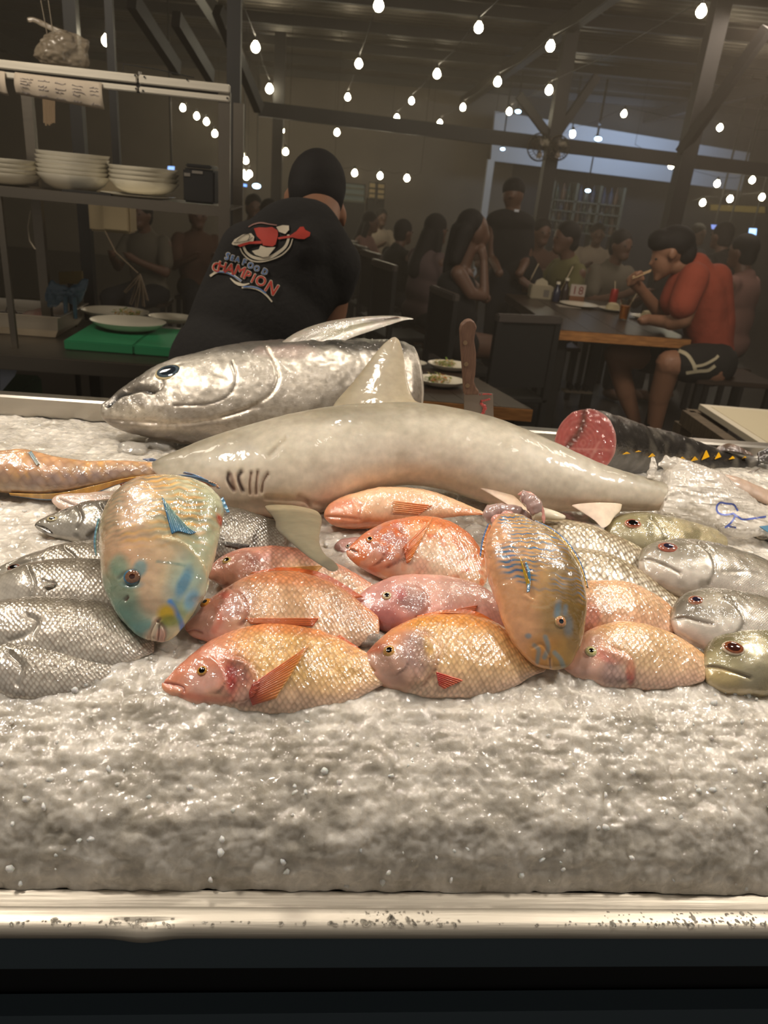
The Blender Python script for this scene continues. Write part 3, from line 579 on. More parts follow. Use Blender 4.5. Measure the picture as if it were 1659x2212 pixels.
h7 = tilapia('golden orange tilapia with a grey translucent gill cover, right of the foremost one', [(763,1438,765,1450),(785,1418,785,1464),(820,1380,820,1482),(870,1345,870,1502),(930,1328,930,1512),(1000,1328,1000,1512),(1060,1340,1060,1502),(1110,1370,1110,1485),(1150,1410,1150,1462),(1180,1430,1180,1450)],
    [('b',830,1420,85,70,-20,(222,146,112),.8),('b',850,1440,50,36,0,(218,178,162),.7),('b',905,1410,38,46,0,(150,126,124),.75),('b',930,1395,14,22,-15,(224,176,84),.7),('l',[(785,1412),(800,1404),(830,1398)],9,(206,92,60),.6),
     ('g',[(766,1440),(790,1436),(808,1450)],3,.0024,(140,66,54),.9),('g',[(918,1366),(944,1400),(940,1440),(915,1480)],5,.0015,(186,116,90),.6),('s',[(918,1366),(948,1400),(942,1442),(915,1482)],.0032,48),('s',[(866,1385),(880,1410),(876,1440),(850,1460)],.0025,26),('b',1020,1400,90,70,0,(232,190,140),.5),('b',1000,1335,150,18,3,(230,150,60),.7)], VC((228,150,64), (230,176,104), (230,192,142), PALE), t=26)
eye(h7, 841, 1406, 14, (200,150,90), (216,170,90), .5)
fin(h7, 'dorsal_fin', [(900,1334),(960,1325),(1020,1330),(1070,1345)], [(902,1330),(962,1318),(1024,1320),(1082,1350)], (228,134,62), (222,112,50), h=(0,0), ribs=18, follow=False)
fin(h7, 'pectoral_fin', [(942,1452),(948,1480)], [(1000,1470),(960,1488)], (196,50,44), (222,96,50), ribs=7, h=(.008,.01))
h8 = tilapia('peach tilapia with faint upright scale rows, tucked behind the blue-lipped parrotfish', [(1200,1290,1200,1330),(1240,1260,1240,1370),(1290,1251,1290,1390),(1350,1255,1350,1400),(1400,1275,1400,1395),(1440,1300,1440,1380),(1462,1325,1462,1360)],
    [('b',1275,1330,22,40,0,(214,116,100),.6),('b',1350,1290,80,30,0,(236,194,150),.5),('n',130,(206,140,90),.5,.4)], VC((232,172,120), (234,188,144), (232,184,150), PALE), t=26, mt=M_TILS, scl=((0,.3),(.3,1),(1,1)))
h9 = tilapia('pale peach tilapia with a torn pink gill at the right front', [(1215,1432,1216,1444),(1235,1400,1235,1460),(1265,1362,1265,1477),(1320,1342,1320,1494),(1380,1345,1380,1495),(1440,1362,1440,1490),(1490,1390,1490,1482),(1525,1415,1525,1470)],
    [('b',1265,1420,60,60,0,(226,166,142),.75),('b',1330,1450,34,38,0,(168,140,138),.75),('b',1320,1418,40,14,10,(206,110,100),.6),('b',1362,1450,9,34,0,(190,66,60),.8),('b',1270,1440,30,20,0,(232,190,174),.6),
     ('g',[(1326,1400),(1358,1420),(1368,1450),(1360,1476)],5,.0015,(200,100,86),.7),('s',[(1326,1400),(1362,1420),(1371,1450),(1362,1478)],.0032,48),('b',1400,1400,80,50,10,(234,200,150),.5)], VC((236,176,112), (236,190,144), (234,194,160), (232,190,166)), t=26, mt=M_TILS)
eye(h9, 1277, 1407, 13, (196,186,130), (212,196,160), .45)
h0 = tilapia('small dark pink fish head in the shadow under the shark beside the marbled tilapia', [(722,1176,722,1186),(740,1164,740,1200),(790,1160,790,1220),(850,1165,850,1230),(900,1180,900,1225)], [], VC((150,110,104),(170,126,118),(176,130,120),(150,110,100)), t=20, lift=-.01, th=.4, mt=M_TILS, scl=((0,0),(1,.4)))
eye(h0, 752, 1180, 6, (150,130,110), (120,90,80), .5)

# ---------------------------------------------------------------- silver sea bass on the left
def bass(label, st, ops, k=1., **kw):
    c = lambda a: tuple(int(v*k) for v in a)
    return fish('sea_bass', label, 'fish', st, M_BASS, None, ops, vcol=[(0, c((222,214,200))), (.35, c((206,198,184))), (.75, c((156,148,132))), (1, c((100,94,82)))], group='silver sea bass stacked on the left', th=.6, **kw)
be = fish('pale_fish', 'pinkish white fish snout poking out under the tail of the left parrotfish', 'fish', [(111,1078,112,1086),(125,1070,128,1100),(165,1066,165,1110),(250,1060,250,1125),(350,1058,350,1135)], M_TILS, None,
    [('g',[(128,1078),(150,1088),(172,1098)],3,.002,(150,124,110),.7),('g',[(150,1076),(172,1082),(184,1092),(165,1092)],2,.001,(170,140,124),.5),('b',300,1070,110,14,0,(120,110,98),.7)], vcol=VC((206,178,160),(222,196,180),(226,204,190),PALE), t=20, lift=.006, th=.5, scl=((0,0),(1,.3)))
f1 = bass('dark silver sea bass, head showing left of the big parrotfish, mouth slightly open', [(74,1132,76,1140),(90,1120,92,1152),(120,1106,124,1164),(160,1092,165,1176),(205,1081,210,1190),(280,1075,290,1205),(380,1078,390,1218),(480,1090,480,1218),(560,1112,560,1208),(620,1135,620,1192)],
    [('g',[(76,1134),(92,1138),(112,1152)],2.5,.003,(60,54,48),.9),('g',[(215,1090),(226,1110),(214,1140),(190,1160)],4,.003,(90,84,74),.7),('g',[(168,1095),(176,1118),(166,1140)],4,.002,(100,92,82),.6),('n',90,(70,64,56),.2,.6),('b',420,1200,150,20,3,(60,54,46),.3)], .82, t=22, scl=((0,0),(.22,.2),(.35,1),(1,1)), lift=.004)
eye(f1, 113, 1121, 9, (176,164,130), (120,110,90), .5, asp=1.5)
fin(f1, 'pectoral_fin', [(484,1170),(486,1178)], [(540,1178),(528,1186)], (70,64,56), (60,56,50), ribs=7)
for nm, st, ops, k, kw in (
    ('topmost sea bass of the left stack, gill crease behind its head', [(-24,1236,-24,1246),(20,1213,20,1262),(80,1190,80,1282),(150,1172,150,1295),(230,1168,240,1298),(330,1188,330,1292),(400,1220,400,1275)], [('g',[(138,1182),(156,1196),(166,1210)],4,.003,(110,102,90),.7),('g',[(20,1222),(60,1212),(90,1206)],3,.002,(110,102,92),.5)], .95, dict(t=24)),
    ('second sea bass of the left stack with a small fin fold on its cheek', [(-60,1270,-60,1280),(0,1240,0,1325),(80,1213,80,1342),(160,1205,160,1350),(240,1210,240,1350),(330,1240,330,1342),(400,1280,400,1330)], [('g',[(90,1252),(104,1258),(120,1262),(104,1272)],3,.0025,(110,102,90),.7),('g',[(60,1226),(72,1260),(64,1296)],5,.003,(128,120,108),.7),('b',30,1270,50,26,0,(206,198,186),.5)], 1.0, dict(t=24)),
    ('third and longest sea bass of the left stack, its tail running under the parrotfish snout', [(-120,1330,-120,1345),(-40,1308,-40,1405),(20,1292,20,1430),(100,1287,100,1446),(180,1292,180,1450),(245,1308,252,1445),(290,1338,300,1425),(332,1370,335,1410)], [('g',[(60,1330),(80,1340),(70,1372)],6,.004,(130,122,108),.7),('g',[(20,1385),(60,1370),(80,1345)],6,.003,(206,198,186),.5),('b',30,1345,60,30,0,(206,198,186),.5)], 1.0, dict(t=24)),
    ('lowest sea bass of the left stack, half buried in the ice at the left edge', [(-100,1430,-100,1445),(-40,1400,-40,1485),(20,1384,20,1515),(80,1382,80,1520),(150,1392,150,1505),(220,1412,220,1482),(275,1432,275,1462)], [('g',[(20,1410),(45,1440),(38,1480)],7,.004,(120,112,100),.7),('b',10,1460,40,40,0,(200,192,182),.6)], .92, dict(t=24, lift=-.004))):
    g = bass(nm, st, ops, k, scl=((0, 0), (.2, .15), (.36, 1), (1, 1)), **kw)
    if 'topmost' in nm: eye(g, 30, 1226, 11, (120,84,72), (90,76,66), .55, asp=1.4)
    if 'lowest' in nm: fin(g, 'dorsal_fin', [(60,1386),(140,1386),(262,1424)], [(62,1381),(150,1376),(274,1424)], (110,102,86), (88,80,68), h=(0,0), ribs=24, follow=False)
    if 'second' in nm: fin(g, 'pectoral_fin', [(94,1256),(96,1268)], [(120,1262),(116,1270)], (180,170,154), (150,140,126), ribs=4)

# ---------------------------------------------------------------- netted grey fish, centre right
for nm, st in (('grey fish with a fine diamond net of scales, lying higher under the shark tail', [(1110,1135,1110,1150),(1150,1124,1150,1195),(1210,1121,1210,1228),(1280,1135,1280,1248),(1350,1165,1350,1262),(1410,1200,1410,1268),(1460,1240,1460,1275)]),
               ('grey fish with a diamond net of scales, lying lower against the peach tilapia', [(1150,1200,1150,1215),(1190,1186,1190,1265),(1250,1183,1250,1295),(1320,1198,1320,1316),(1390,1235,1390,1326),(1450,1278,1450,1332),(1492,1306,1492,1332)])):
    fish('netted_fish', nm, 'fish', st, M_GREY, None, [('b',1250,st[2][1]+25,120,10,12,(150,126,88),.35)], vcol=[(0,(216,208,192)),(.5,(206,196,176)),(.85,(176,160,128)),(1,(146,128,94))], t=24, group='netted grey fish', scl=((0, .6), (1, .9)))

# ---------------------------------------------------------------- snub-nosed jacks on the right
def jack(label, st, ops, vc, **k):
    k.setdefault('scl', ((0,0),(.25,0),(.4,.7),(1,.7))); k.setdefault('th', .62)
    return fish('jackfish', label, 'fish', st, M_JACK, None, ops, vcol=vc, group='snub-nosed jackfish on the right', **k)
GRN = VC((112,104,68), (150,140,100), (176,166,134), (150,140,112)); SIL = VC((112,106,88), (172,162,144), (228,220,208), (206,190,176))
k1 = jack('olive green jackfish touching the shark tail, red-rimmed eye', [(1303,1148,1304,1160),(1311,1126,1314,1178),(1335,1111,1345,1196),(1375,1105,1390,1210),(1430,1110,1440,1220),(1490,1125,1500,1220),(1545,1142,1550,1208),(1572,1162,1572,1188)],
    [('g',[(1306,1152),(1330,1162),(1352,1180)],3,.002,(96,88,62),.7),('g',[(1406,1118),(1428,1142),(1436,1160),(1430,1176)],4,.003,(84,78,54),.8),('s',[(1404,1118),(1432,1140),(1440,1162),(1430,1180)],.004,40),('b',1500,1150,80,26,14,(206,190,150),.6),('b',1400,1160,30,20,0,(196,186,150),.6),('n',50,(90,86,50),.25,.5)], GRN, t=24)
eye(k1, 1367, 1131, 13, (140,76,54), (206,150,124), .55, asp=1.35, ang=-12)
k2 = jack('silver jackfish with a red-ringed eye between the olive one and the lower silver one', [(1379,1203,1380,1224),(1386,1184,1392,1250),(1415,1167,1428,1278),(1470,1159,1480,1305),(1540,1170,1550,1320),(1620,1195,1620,1335),(1700,1230,1700,1345),(1780,1262,1780,1335),(1850,1288,1850,1322),(1890,1296,1890,1314)],
    [('g',[(1383,1210),(1405,1208),(1440,1222),(1470,1238)],3,.003,(140,124,104),.8),('g',[(1510,1172),(1538,1200),(1545,1230),(1530,1262)],4,.003,(150,138,122),.7),('s',[(1510,1172),(1542,1200),(1549,1232),(1530,1266)],.0018,50),('g',[(1560,1235),(1620,1236),(1680,1250)],3,.001,(140,132,120),.6),('n',60,(140,130,112),.1,.5),('b',1500,1190,70,20,0,(130,122,106),.6),('b',1425,1190,30,20,-20,(160,150,136),.6),('b',1420,1240,40,18,15,(222,206,190),.6)], SIL, t=24)
eye(k2, 1443, 1182, 15, (150,100,86), (190,108,88), .52, asp=1.4, ang=-10, pupc=(40,36,52))
k3 = jack('silver jackfish with a dark muzzle, third of the four on the right', [(1449,1328,1450,1346),(1455,1302,1463,1372),(1478,1277,1495,1400),(1530,1265,1545,1432),(1600,1275,1610,1450),(1680,1295,1680,1458),(1760,1330,1760,1445),(1840,1366,1840,1420),(1890,1384,1890,1404)],
    [('g',[(1452,1338),(1480,1334),(1512,1342),(1540,1348)],3,.003,(130,110,92),.85),('g',[(1570,1290),(1600,1320),(1606,1345),(1590,1372)],4,.003,(130,122,108),.7),('s',[(1570,1290),(1604,1320),(1610,1347),(1590,1376)],.0018,50),('b',1480,1310,34,22,0,(104,96,86),.75),('b',1525,1325,40,14,0,(120,112,100),.5),('n',60,(132,122,104),.1,.5),('b',1590,1300,40,26,-40,(130,122,106),.6),('b',1490,1375,50,20,25,(226,196,178),.6)], SIL, t=24)
eye(k3, 1504, 1297, 14, (150,100,80), (186,140,116), .52, asp=1.2, ang=-20, pupc=(40,36,52))
k4 = jack('olive jackfish with a wide yellow-lipped mouth, at the right edge above the ice', [(1516,1428,1517,1448),(1521,1400,1530,1478),(1540,1372,1560,1500),(1580,1356,1600,1510),(1640,1352,1650,1515),(1720,1365,1720,1505),(1790,1385,1790,1490),(1850,1415,1850,1465),(1890,1430,1890,1450)],
    [('g',[(1520,1440),(1545,1440),(1585,1452),(1620,1464)],3.5,.004,(110,86,56),.9),('b',1560,1462,44,16,12,(214,190,130),.7),('b',1560,1385,50,20,0,(104,96,66),.6),('b',1630,1430,30,60,0,(206,198,172),.5),('n',40,(110,104,72),.2,.5),('d',1585,1402,28,22,0,.004)], VC((120,112,78), (160,150,112), (190,180,144), (200,180,140)), t=24)
eye(k4, 1584, 1400, 18, (130,76,50), (216,200,176), .55, asp=1.3, ang=-18, pupc=(60,30,26))

for g, y0_, y1_ in ((k2, 1296, 1314), (k3, 1384, 1404), (k4, 1430, 1450)):
    fin(g, 'tail_fin', [(1885,y0_),(1885,(y0_+y1_)/2),(1885,y1_)], [(1960,y0_-50),(1925,(y0_+y1_)/2),(1955,y1_+45)], (170,160,140), (140,132,116), h=(0,0), ribs=8, follow=False)
# ---------------------------------------------------------------- parrotfish
pc = fish('parrotfish', 'slim tan and orange parrotfish with blue-edged fins stretched out at the left edge', 'fish', [(-170,1015,-170,1030),(-140,990,-140,1050),(-70,974,-70,1066),(0,972,0,1066),(60,970,60,1072),(120,984,120,1068),(200,995,200,1053),(270,994,270,1036),(330,1000,330,1028),(375,1012,365,1032),(415,1024,408,1038)], M_PARB, None,
    [('w',.055,(226,170,84),.6,(.3,.98),(.1,1)),('b',60,1000,80,22,0,(222,166,120),.5),('b',150,1035,110,14,-5,(150,130,130),.5),('l',[(62,978),(82,1000)],4,(120,140,150),.5),('g',[(58,978),(72,990),(84,1006)],3,.001,(150,130,110),.4)], vcol=[(0,(186,150,110)),(.3,(164,136,118)),(.6,(190,158,128)),(1,(226,172,124))], t=38, lift=.022, th=.75, scl=((0,0),(.25,.6),(1,.8)), anchor=(150,1085), noise=.0004)
fin(pc, 'dorsal_fin', [(20,1066),(120,1066),(200,1050),(270,1034),(335,1026)], [(22,1070),(110,1080),(200,1067),(260,1045),(322,1028)], (214,164,72), (206,150,60), h=(.004,-.004), ribs=26, follow=False, edgec=((92,132,166), .84))
fin(pc, 'anal_fin', [(250,1036),(290,1028),(330,1024)], [(262,1050),(300,1036),(332,1026)], (214,140,66), (200,110,40), h=(-.004,-.010), ribs=8, follow=False)
fin(pc, 'tail_fin', [(372,1012),(385,1024),(372,1036)], [(452,1040),(468,1046),(474,1054)], (206,156,120), (196,150,116), h=(.012,.05), ribs=5, follow=False)
fin(pc, 'tail_fin_edge', [(345,1040),(365,1034),(400,1032),(440,1040),(472,1056)], [(345,1036),(365,1029),(402,1026),(444,1035),(476,1054)], (96,136,170), (96,136,170), h=(.046,.05), ribs=2, follow=False, label='blue outer ray of the tail fin', nB=4)
fin(pc, 'tail_fin_edge', [(395,1022),(420,1030),(445,1040)], [(398,1019),(424,1026),(450,1038)], (96,136,160), (96,136,170), h=(.046,.05), ribs=2, follow=False, label='blue outer ray of the tail fin', nB=4)
fin(pc, 'pelvic_fin', [(308,992),(318,996)], [(330,990),(344,996)], (60,96,150), (60,96,150), h=(.0,.004), ribs=3, follow=False)
fin(pc, 'pectoral_fin', [(62,978),(68,974)], [(80,1006),(84,1002)], (120,150,160), (150,150,140), ribs=3)
TUR, BLU, YLW = (92,150,150), (70,128,186), (206,170,20)
pd = fish('parrotfish', 'big pale turquoise parrotfish, head down, yellow patch beside its mouth', 'fish', [(345,1387,352,1388),(312,1380,376,1378),(280,1359,397,1353),(248,1322,421,1320),(225,1280,446,1272),(213,1230,464,1215),(208,1180,478,1165),(211,1140,489,1120),(224,1095,486,1085),(248,1063,460,1057),(285,1042,425,1041),(322,1035,385,1036)], M_PAR, None,
    [('b',395,1150,70,120,15,(176,196,166),.6),('b',300,1200,90,60,0,(222,180,144),.7),('b',330,1290,70,60,0,(206,176,146),.6),('b',262,1300,40,70,-15,(112,150,128),.75),('b',285,1340,60,34,20,(104,158,146),.65),('b',320,1362,40,22,0,(92,160,160),.5),
     ('b',400,1270,45,60,0,(150,188,184),.6),('b',395,1262,14,40,20,(70,140,180),.75),('b',372,1310,14,22,10,(96,150,150),.6),('b',400,1330,26,34,0,(150,178,120),.6),('b',412,1295,14,26,20,(110,170,210),.7),('l',[(368,1300),(378,1320),(390,1345),(394,1358)],6,(76,136,204),.95),('b',360,1325,20,20,-20,YLW,1),('b',368,1342,22,14,0,(128,140,40),.8),
     ('b',255,1220,22,20,0,(104,160,140),.6),('b',303,1228,12,18,20,(80,150,160),.7),('b',285,1262,24,8,0,(120,170,176),.5),('b',335,1378,22,18,0,(222,196,170),.9),('l',[(335,1338),(333,1355),(322,1382)],6,(230,206,176),.8),
     ('g',[(344,1352),(343,1368),(338,1386)],3,.003,(160,110,96),.7),('g',[(322,1384),(326,1366),(336,1345),(346,1338)],3,.002,(180,140,116),.5),('g',[(340,1340),(354,1356),(360,1372),(356,1384)],3,.002,(170,120,104),.6),('b',350,1372,9,16,0,(206,150,134),.7),
     ('s',[(360,1158),(400,1176),(432,1215),(443,1250),(436,1300)],.004,36),('l',[(352,1160),(392,1178),(428,1212),(441,1246)],3,(226,206,160),.6),('l',[(340,1212),(370,1216),(398,1222)],3,(110,140,134),.6),
     ('b',478,1125,7,17,-30,(190,80,60),1),('g',[(256,1250),(268,1240),(290,1236),(300,1246),(292,1262),(270,1262)],3,.002,(70,110,110),.5),('g',[(270,1296),(275,1290)],3,.003,(110,60,36),.9),('l',[(312,1087),(332,1085)],3,(160,120,84),.6),('w',.030,(140,136,116),.9,(.5,1),(0,1)),('w',.043,(236,184,108),1.1,(.46,1),(0,.8))],
    vcol=[(0,(206,206,170)),(.35,(214,192,152)),(.7,(206,168,134)),(.92,(176,150,120)),(1,(170,170,140))], t=36, lift=.028, th=.55, anchor=(340,1400), scl=((0,0),(.5,0),(.62,.8),(1,1)), thp=((0,.55),(.2,.9),(.6,1),(1,.9)))
eye(pd, 284, 1246, 17, (124,90,70), (70,120,150), .36, asp=1.05, out=.3, pupc=(60,30,24), ox=.15)
fin(pd, 'pectoral_fin', [(371,1154),(385,1148),(412,1154),(424,1150)], [(350,1074),(357,1082),(376,1106),(408,1142)], (60,124,164), (150,180,166), ribs=11, h=(.03,.034), edgec=((40,110,150), 9, .06))
fin(pd, 'pelvic_fin', [(476,1080),(490,1108)], [(482,1074),(496,1106)], (110,170,196), (90,150,196), h=(0,0), ribs=3, follow=False)
fin(pd, 'dorsal_fin', [(306,1048),(272,1064),(240,1096)], [(300,1046),(266,1054),(238,1085)], (170,180,130), (120,170,170), h=(-.004,-.008), ribs=8, follow=False)
fin(pd, 'dorsal_fin', [(215,1120),(208,1160),(208,1200)], [(212,1120),(203,1165),(206,1200)], (120,160,150), (80,140,180), h=(-.004,-.006), ribs=8, follow=False)
pi_ = fish('parrotfish', 'ochre parrotfish with wavy blue bars, head down, blue streaks around its lips', 'fish', [(1200,1448,1186,1446),(1226,1440,1152,1436),(1246,1415,1122,1406),(1262,1370,1090,1356),(1270,1320,1068,1302),(1266,1270,1051,1250),(1250,1225,1043,1205),(1222,1180,1045,1170),(1190,1150,1054,1145),(1155,1128,1066,1124),(1130,1113,1080,1110)], M_PAR, None,
    [('b',1220,1340,70,90,10,(140,108,60),.75),('b',1235,1270,40,80,-10,(120,96,50),.6),('b',1110,1330,50,80,-15,(226,166,118),.75),('b',1095,1220,50,80,0,(222,170,124),.5),('b',1175,1410,40,36,-20,(216,146,56),.8),('b',1215,1420,30,34,20,(186,140,60),.7),
     ('l',[(1154,1394),(1164,1404),(1160,1430)],4.5,(126,148,150),.75),('l',[(1178,1376),(1184,1400),(1176,1420)],5,(116,144,152),.75),('l',[(1198,1410),(1210,1424),(1216,1438)],5,(120,146,152),.75),('b',1142,1374,7,6,0,(120,144,156),.8),('b',1206,1320,8,16,0,(110,140,150),.6),('b',1228,1350,10,22,0,(100,130,150),.5),('l',[(1206,1300),(1202,1330)],6,(110,140,160),.6),('l',[(1222,1310),(1220,1326)],5,(110,140,160),.6),
     ('g',[(1188,1424),(1190,1446)],3,.003,(206,170,150),.8),('s',[(1130,1280),(1160,1300),(1190,1300)],.002,20),('l',[(1150,1310),(1180,1312),(1205,1298)],3,(190,160,120),.5),('g',[(1150,1400),(1170,1392),(1190,1420)],3,.001,(190,130,60),.3),('w',.034,(112,134,156),1.7,(.36,1),(.05,1)),('w',.021,(216,156,50),.9,(.34,1),(.2,1))],
    vcol=[(0,(222,158,116)),(.3,(222,170,122)),(.6,(196,160,104)),(.85,(150,120,70)),(1,(140,120,60))], t=36, lift=.028, th=.58, anchor=(1185,1455), scl=((0,0),(.42,0),(.55,.8),(1,1)), thp=((0,.6),(.2,.9),(.6,1),(1,.7)))
eye(pi_, 1211, 1343, 13, (196,140,100), (190,160,110), .42, pupc=(30,40,50))
fin(pi_, 'pectoral_fin', [(1138,1262),(1142,1278)], [(1124,1206),(1146,1262)], (200,160,30), (206,160,40), ribs=5, h=(.03,.034), edgec=((70,130,170), 9, .0))
fin(pi_, 'pectoral_fin_edge', [(1138,1280),(1140,1240),(1134,1215)], [(1144,1278),(1146,1240),(1137,1214)], (70,130,170), (80,140,176), ribs=2, h=(.032,.034), nB=4)
fin(pi_, 'dorsal_fin', [(1152,1128),(1190,1148),(1224,1180),(1252,1225),(1267,1270)], [(1156,1124),(1196,1144),(1230,1174),(1258,1222),(1271,1270)], (196,160,50), (190,150,50), h=(0,0), ribs=22, follow=False, edgec=((70,116,160), .6))
fin(pi_, 'anal_fin', [(1060,1135),(1050,1165),(1044,1205)], [(1054,1132),(1042,1165),(1036,1200)], (214,130,50), (206,120,50), h=(0,-.004), ribs=8, follow=False, edgec=((70,116,170), .55))

# ---------------------------------------------------------------- tuna head
tn = fish('tuna', 'silver front half of a tuna, long pectoral fin raised, lying behind the shark', 'fish', [(217,884,217,900),(222,872,232,915),(240,856,268,932),(280,826,320,946),(340,790,385,958),(420,765,460,968),(520,746,560,975),(640,737,670,975),(760,734,780,960),(850,740,890,938),(876,748,912,902)], M_TUNA, None,
    [('b',560,745,420,14,-4,(60,56,52),.75),('b',790,745,110,18,2,(40,38,36),.85),('b',290,850,60,40,-30,(112,104,94),.6),('b',310,905,70,22,10,(214,200,176),.55),('b',300,930,70,14,15,(112,102,90),.6),('b',430,950,120,16,6,(84,74,64),.8),('b',470,820,90,60,0,(206,198,184),.4),('b',620,880,110,50,-10,(190,180,166),.4),
     ('g',[(234,872),(248,858),(270,847),(300,839),(330,843)],6,.009,(24,20,18),1),('g',[(234,870),(262,850),(296,841)],4,.004,(24,20,18),1),('g',[(330,842),(345,842),(352,828)],3,.003,(90,80,70),.8),('g',[(270,838),(320,836),(352,822)],2.2,.002,(110,100,88),.7),
     ('g',[(500,780),(509,810),(506,836),(490,856),(450,872),(376,876)],2.6,.0022,(96,86,76),.9),('g',[(575,750),(596,790),(600,820),(585,850),(540,880),(480,900)],4,.003,(150,138,120),.7),('l',[(582,752),(602,790),(606,822),(590,852)],2.5,(224,212,190),.6),
     ('g',[(225,905),(300,912),(380,915),(470,905),(560,878)],5,.003,(150,136,120),.5),('l',[(300,916),(400,916),(500,902)],4,(222,206,184),.5),('n',190,(110,98,80),.2,.3),('b',620,760,60,14,0,(196,170,160),.5)],
    vcol=[(0,(150,138,124)),(.25,(176,166,152)),(.6,(190,182,168)),(.88,(150,144,134)),(1,(84,80,74))], t=34, lift=.028, th=.8, anchor=(520,985), cap=True, scl=((0,0),(1,.3)), thp=((0,.6),(.3,.95),(1,1)), res=2.2, noise=.0009)
eye(tn, 364, 803, 21, (60,70,76), (196,180,140), .62, asp=1.45, ang=8, out=.25, pupc=(30,36,42))
_ring = tn.ends[1]; _c = _ring.mean(0); M_FLESH = mat('red_tuna_flesh', (150, 58, 54), .3, coat=.6, var=(9, .3, (186, 104, 98), (1, 6, 6)), bump=(60, .3, .003), sss=.2)
V = [_c]+list(_ring); link('cut_end', mesh('cut_end', V, [(0, i+1, (i+1) % len(_ring)+1) for i in range(len(_ring))], False), M_FLESH, tn.root)['label'] = 'raw red cut face'
# skin rim folding past the cut
V = []; n_ = len(_ring)
for k in range(9):
    s = k/8*.5*math.pi; V += list(_c+(_ring-_c)*(math.cos(s)*.93+.07)+np.array([.012*math.sin(s), 0.0, 0]))
F_ = [(k*n_+i, (k+1)*n_+i, (k+1)*n_+(i+1) % n_, k*n_+(i+1) % n_) for k in range(8) for i in range(n_)]
link('cut_skin', mesh('cut_skin', V, F_), mat('pale_belly_skin', (206, 198, 184), .35, .3, var=(30, .3, (170, 158, 140), (1, 1, 1)), coat=.5), tn.root)

# ---------------------------------------------------------------- shark
shk = fish('shark', 'small grey-brown shark draped across the whole pile, tail tied in a clear bag', 'shark', [(325,1002,327,1016),(345,990,362,1050),(400,966,428,1088),(470,940,488,1110),(560,914,568,1122),(640,894,648,1122),(720,880,716,1104),(800,873,790,1070),(880,871,872,1052),(960,879,950,1059),(1040,896,1032,1084),(1110,920,1100,1105),(1200,958,1180,1108),(1290,998,1270,1108),(1370,1023,1350,1108),(1440,1043,1434,1106)], M_SHARK, None,
    [('b',900,1000,420,46,14,(222,212,194),.45),('b',1150,1000,260,50,20,(218,208,190),.6),('b',640,1085,110,26,0,(214,184,160),.55),('b',1080,1090,90,24,14,(226,196,172),.8),('b',1200,1090,200,16,2,(222,196,172),.6),('b',500,1075,70,36,0,(196,176,150),.5),('b',700,900,420,16,-3,(122,112,90),.35),('b',1020,1045,90,20,15,(206,190,160),.4),
     ('g',[(494,1024),(492,1036),(499,1050),(505,1058)],4,.004,(60,34,30),1),('l',[(498,1024),(503,1040),(506,1058)],4,(120,84,70),.7),('g',[(521,1020),(515,1030),(518,1044),(525,1060)],4.5,.004,(60,34,30),1),('l',[(509,1022),(508,1042),(512,1058)],2.5,(206,176,150),.5),('g',[(543,1022),(540,1045),(541,1066)],3,.004,(150,112,94),.8),('g',[(557,1020),(554,1045),(554,1066)],3,.004,(150,112,94),.8),('g',[(579,1024),(569,1040),(566,1062)],3,.004,(150,116,98),.8),
     ('g',[(575,1074),(640,1080),(700,1090)],5,.003,(190,156,132),.4),('d',590,1030,60,50,0,.004),('l',[(578,970),(592,960),(612,944)],4,(196,186,160),.4),('g',[(582,985),(600,966),(618,944)],5,.002,(128,112,90),.4),('g',[(645,1072),(662,1080),(668,1092)],4,.003,(150,116,96),.5),('n',30,(150,136,110),.5,.25)],
    vcol=[(0,(226,200,174)),(.14,(216,200,180)),(.4,(188,178,158)),(.62,(156,146,126)),(.85,(138,129,110)),(1,(124,116,98))], t=36, lift=.030, th=.78, anchor=(700,1110), P0=None, scl=((0,0),(1,0)), thp=((0,.7),(.2,.95),(.8,1),(1,1)), res=2.6, noise=.0003)
def slab(f, name, st, mt, vc, P0=None, n=None, th=.12, ops=(), lbl=None, tip=False, Y=None, nn=None):
    "thick tapering fin built as a flattened loft through pixel rows (leading, trailing)"
    g = fish('tmp', None, None, st, mt, None, ops, vcol=vc, P0=f.P0 if P0 is None else P0, n=f.n if n is None else n, th=th, thp=((0, 1), (.6, .8), (1, .45)), scl=((0, 0), (1, 0)), noise=.0002, body=name)
    b = g.body; b.name = name; b.parent = f.root; b.matrix_parent_inverse = Matrix.Translation(-f.root.location); D.objects.remove(g.root)
    if lbl: b['label'] = lbl
    return b
slab(tn, 'pectoral_fin', [(588,756,632,778),(604,742,664,772),(640,718,712,752),(690,699,760,730),(745,688,812,712),(800,683,850,699),(850,682,878,691),(892,687,894,690)], M_FIN, [(0,(190,182,168)),(.5,(176,168,154)),(1,(140,132,120))], P0=tn.P0+tn.n*.07, th=.12,
     ops=[('g',[(600+d*.8,752+d),(690+d*.5,712+d*.55),(780+d*.4,690+d*.35),(860+d*.1,686+d*.08)],1.6,.0012,(112,106,96),.6) for d in (2,7,12,17,22,27,32)]+[('b',740,712,60,12,-15,(150,144,112),.6)])
SHV = [(0,(150,136,110)),(1,(128,116,94))]
ctrn = shk.P0+shk.n*.0
slab(shk, 'dorsal_fin', [(706,905,930,905),(722,872,918,878),(745,845,896,865),(768,818,884,838),(790,790,877,805),(812,762,873,775),(832,740,868,750),(845,730,862,735),(850,727,857,729)], M_SHARK, [(0,(160,146,120)),(1,(136,124,100))], P0=shk.P0+shk.n*.004, n=np.array([0, -.62, .30])/np.linalg.norm([0, -.62, .30]) if False else shk.n, th=.16, ops=[('b',740,880,60,20,0,(132,120,96),.3)])
pf0 = hit(shk, 600, 1090)[0]
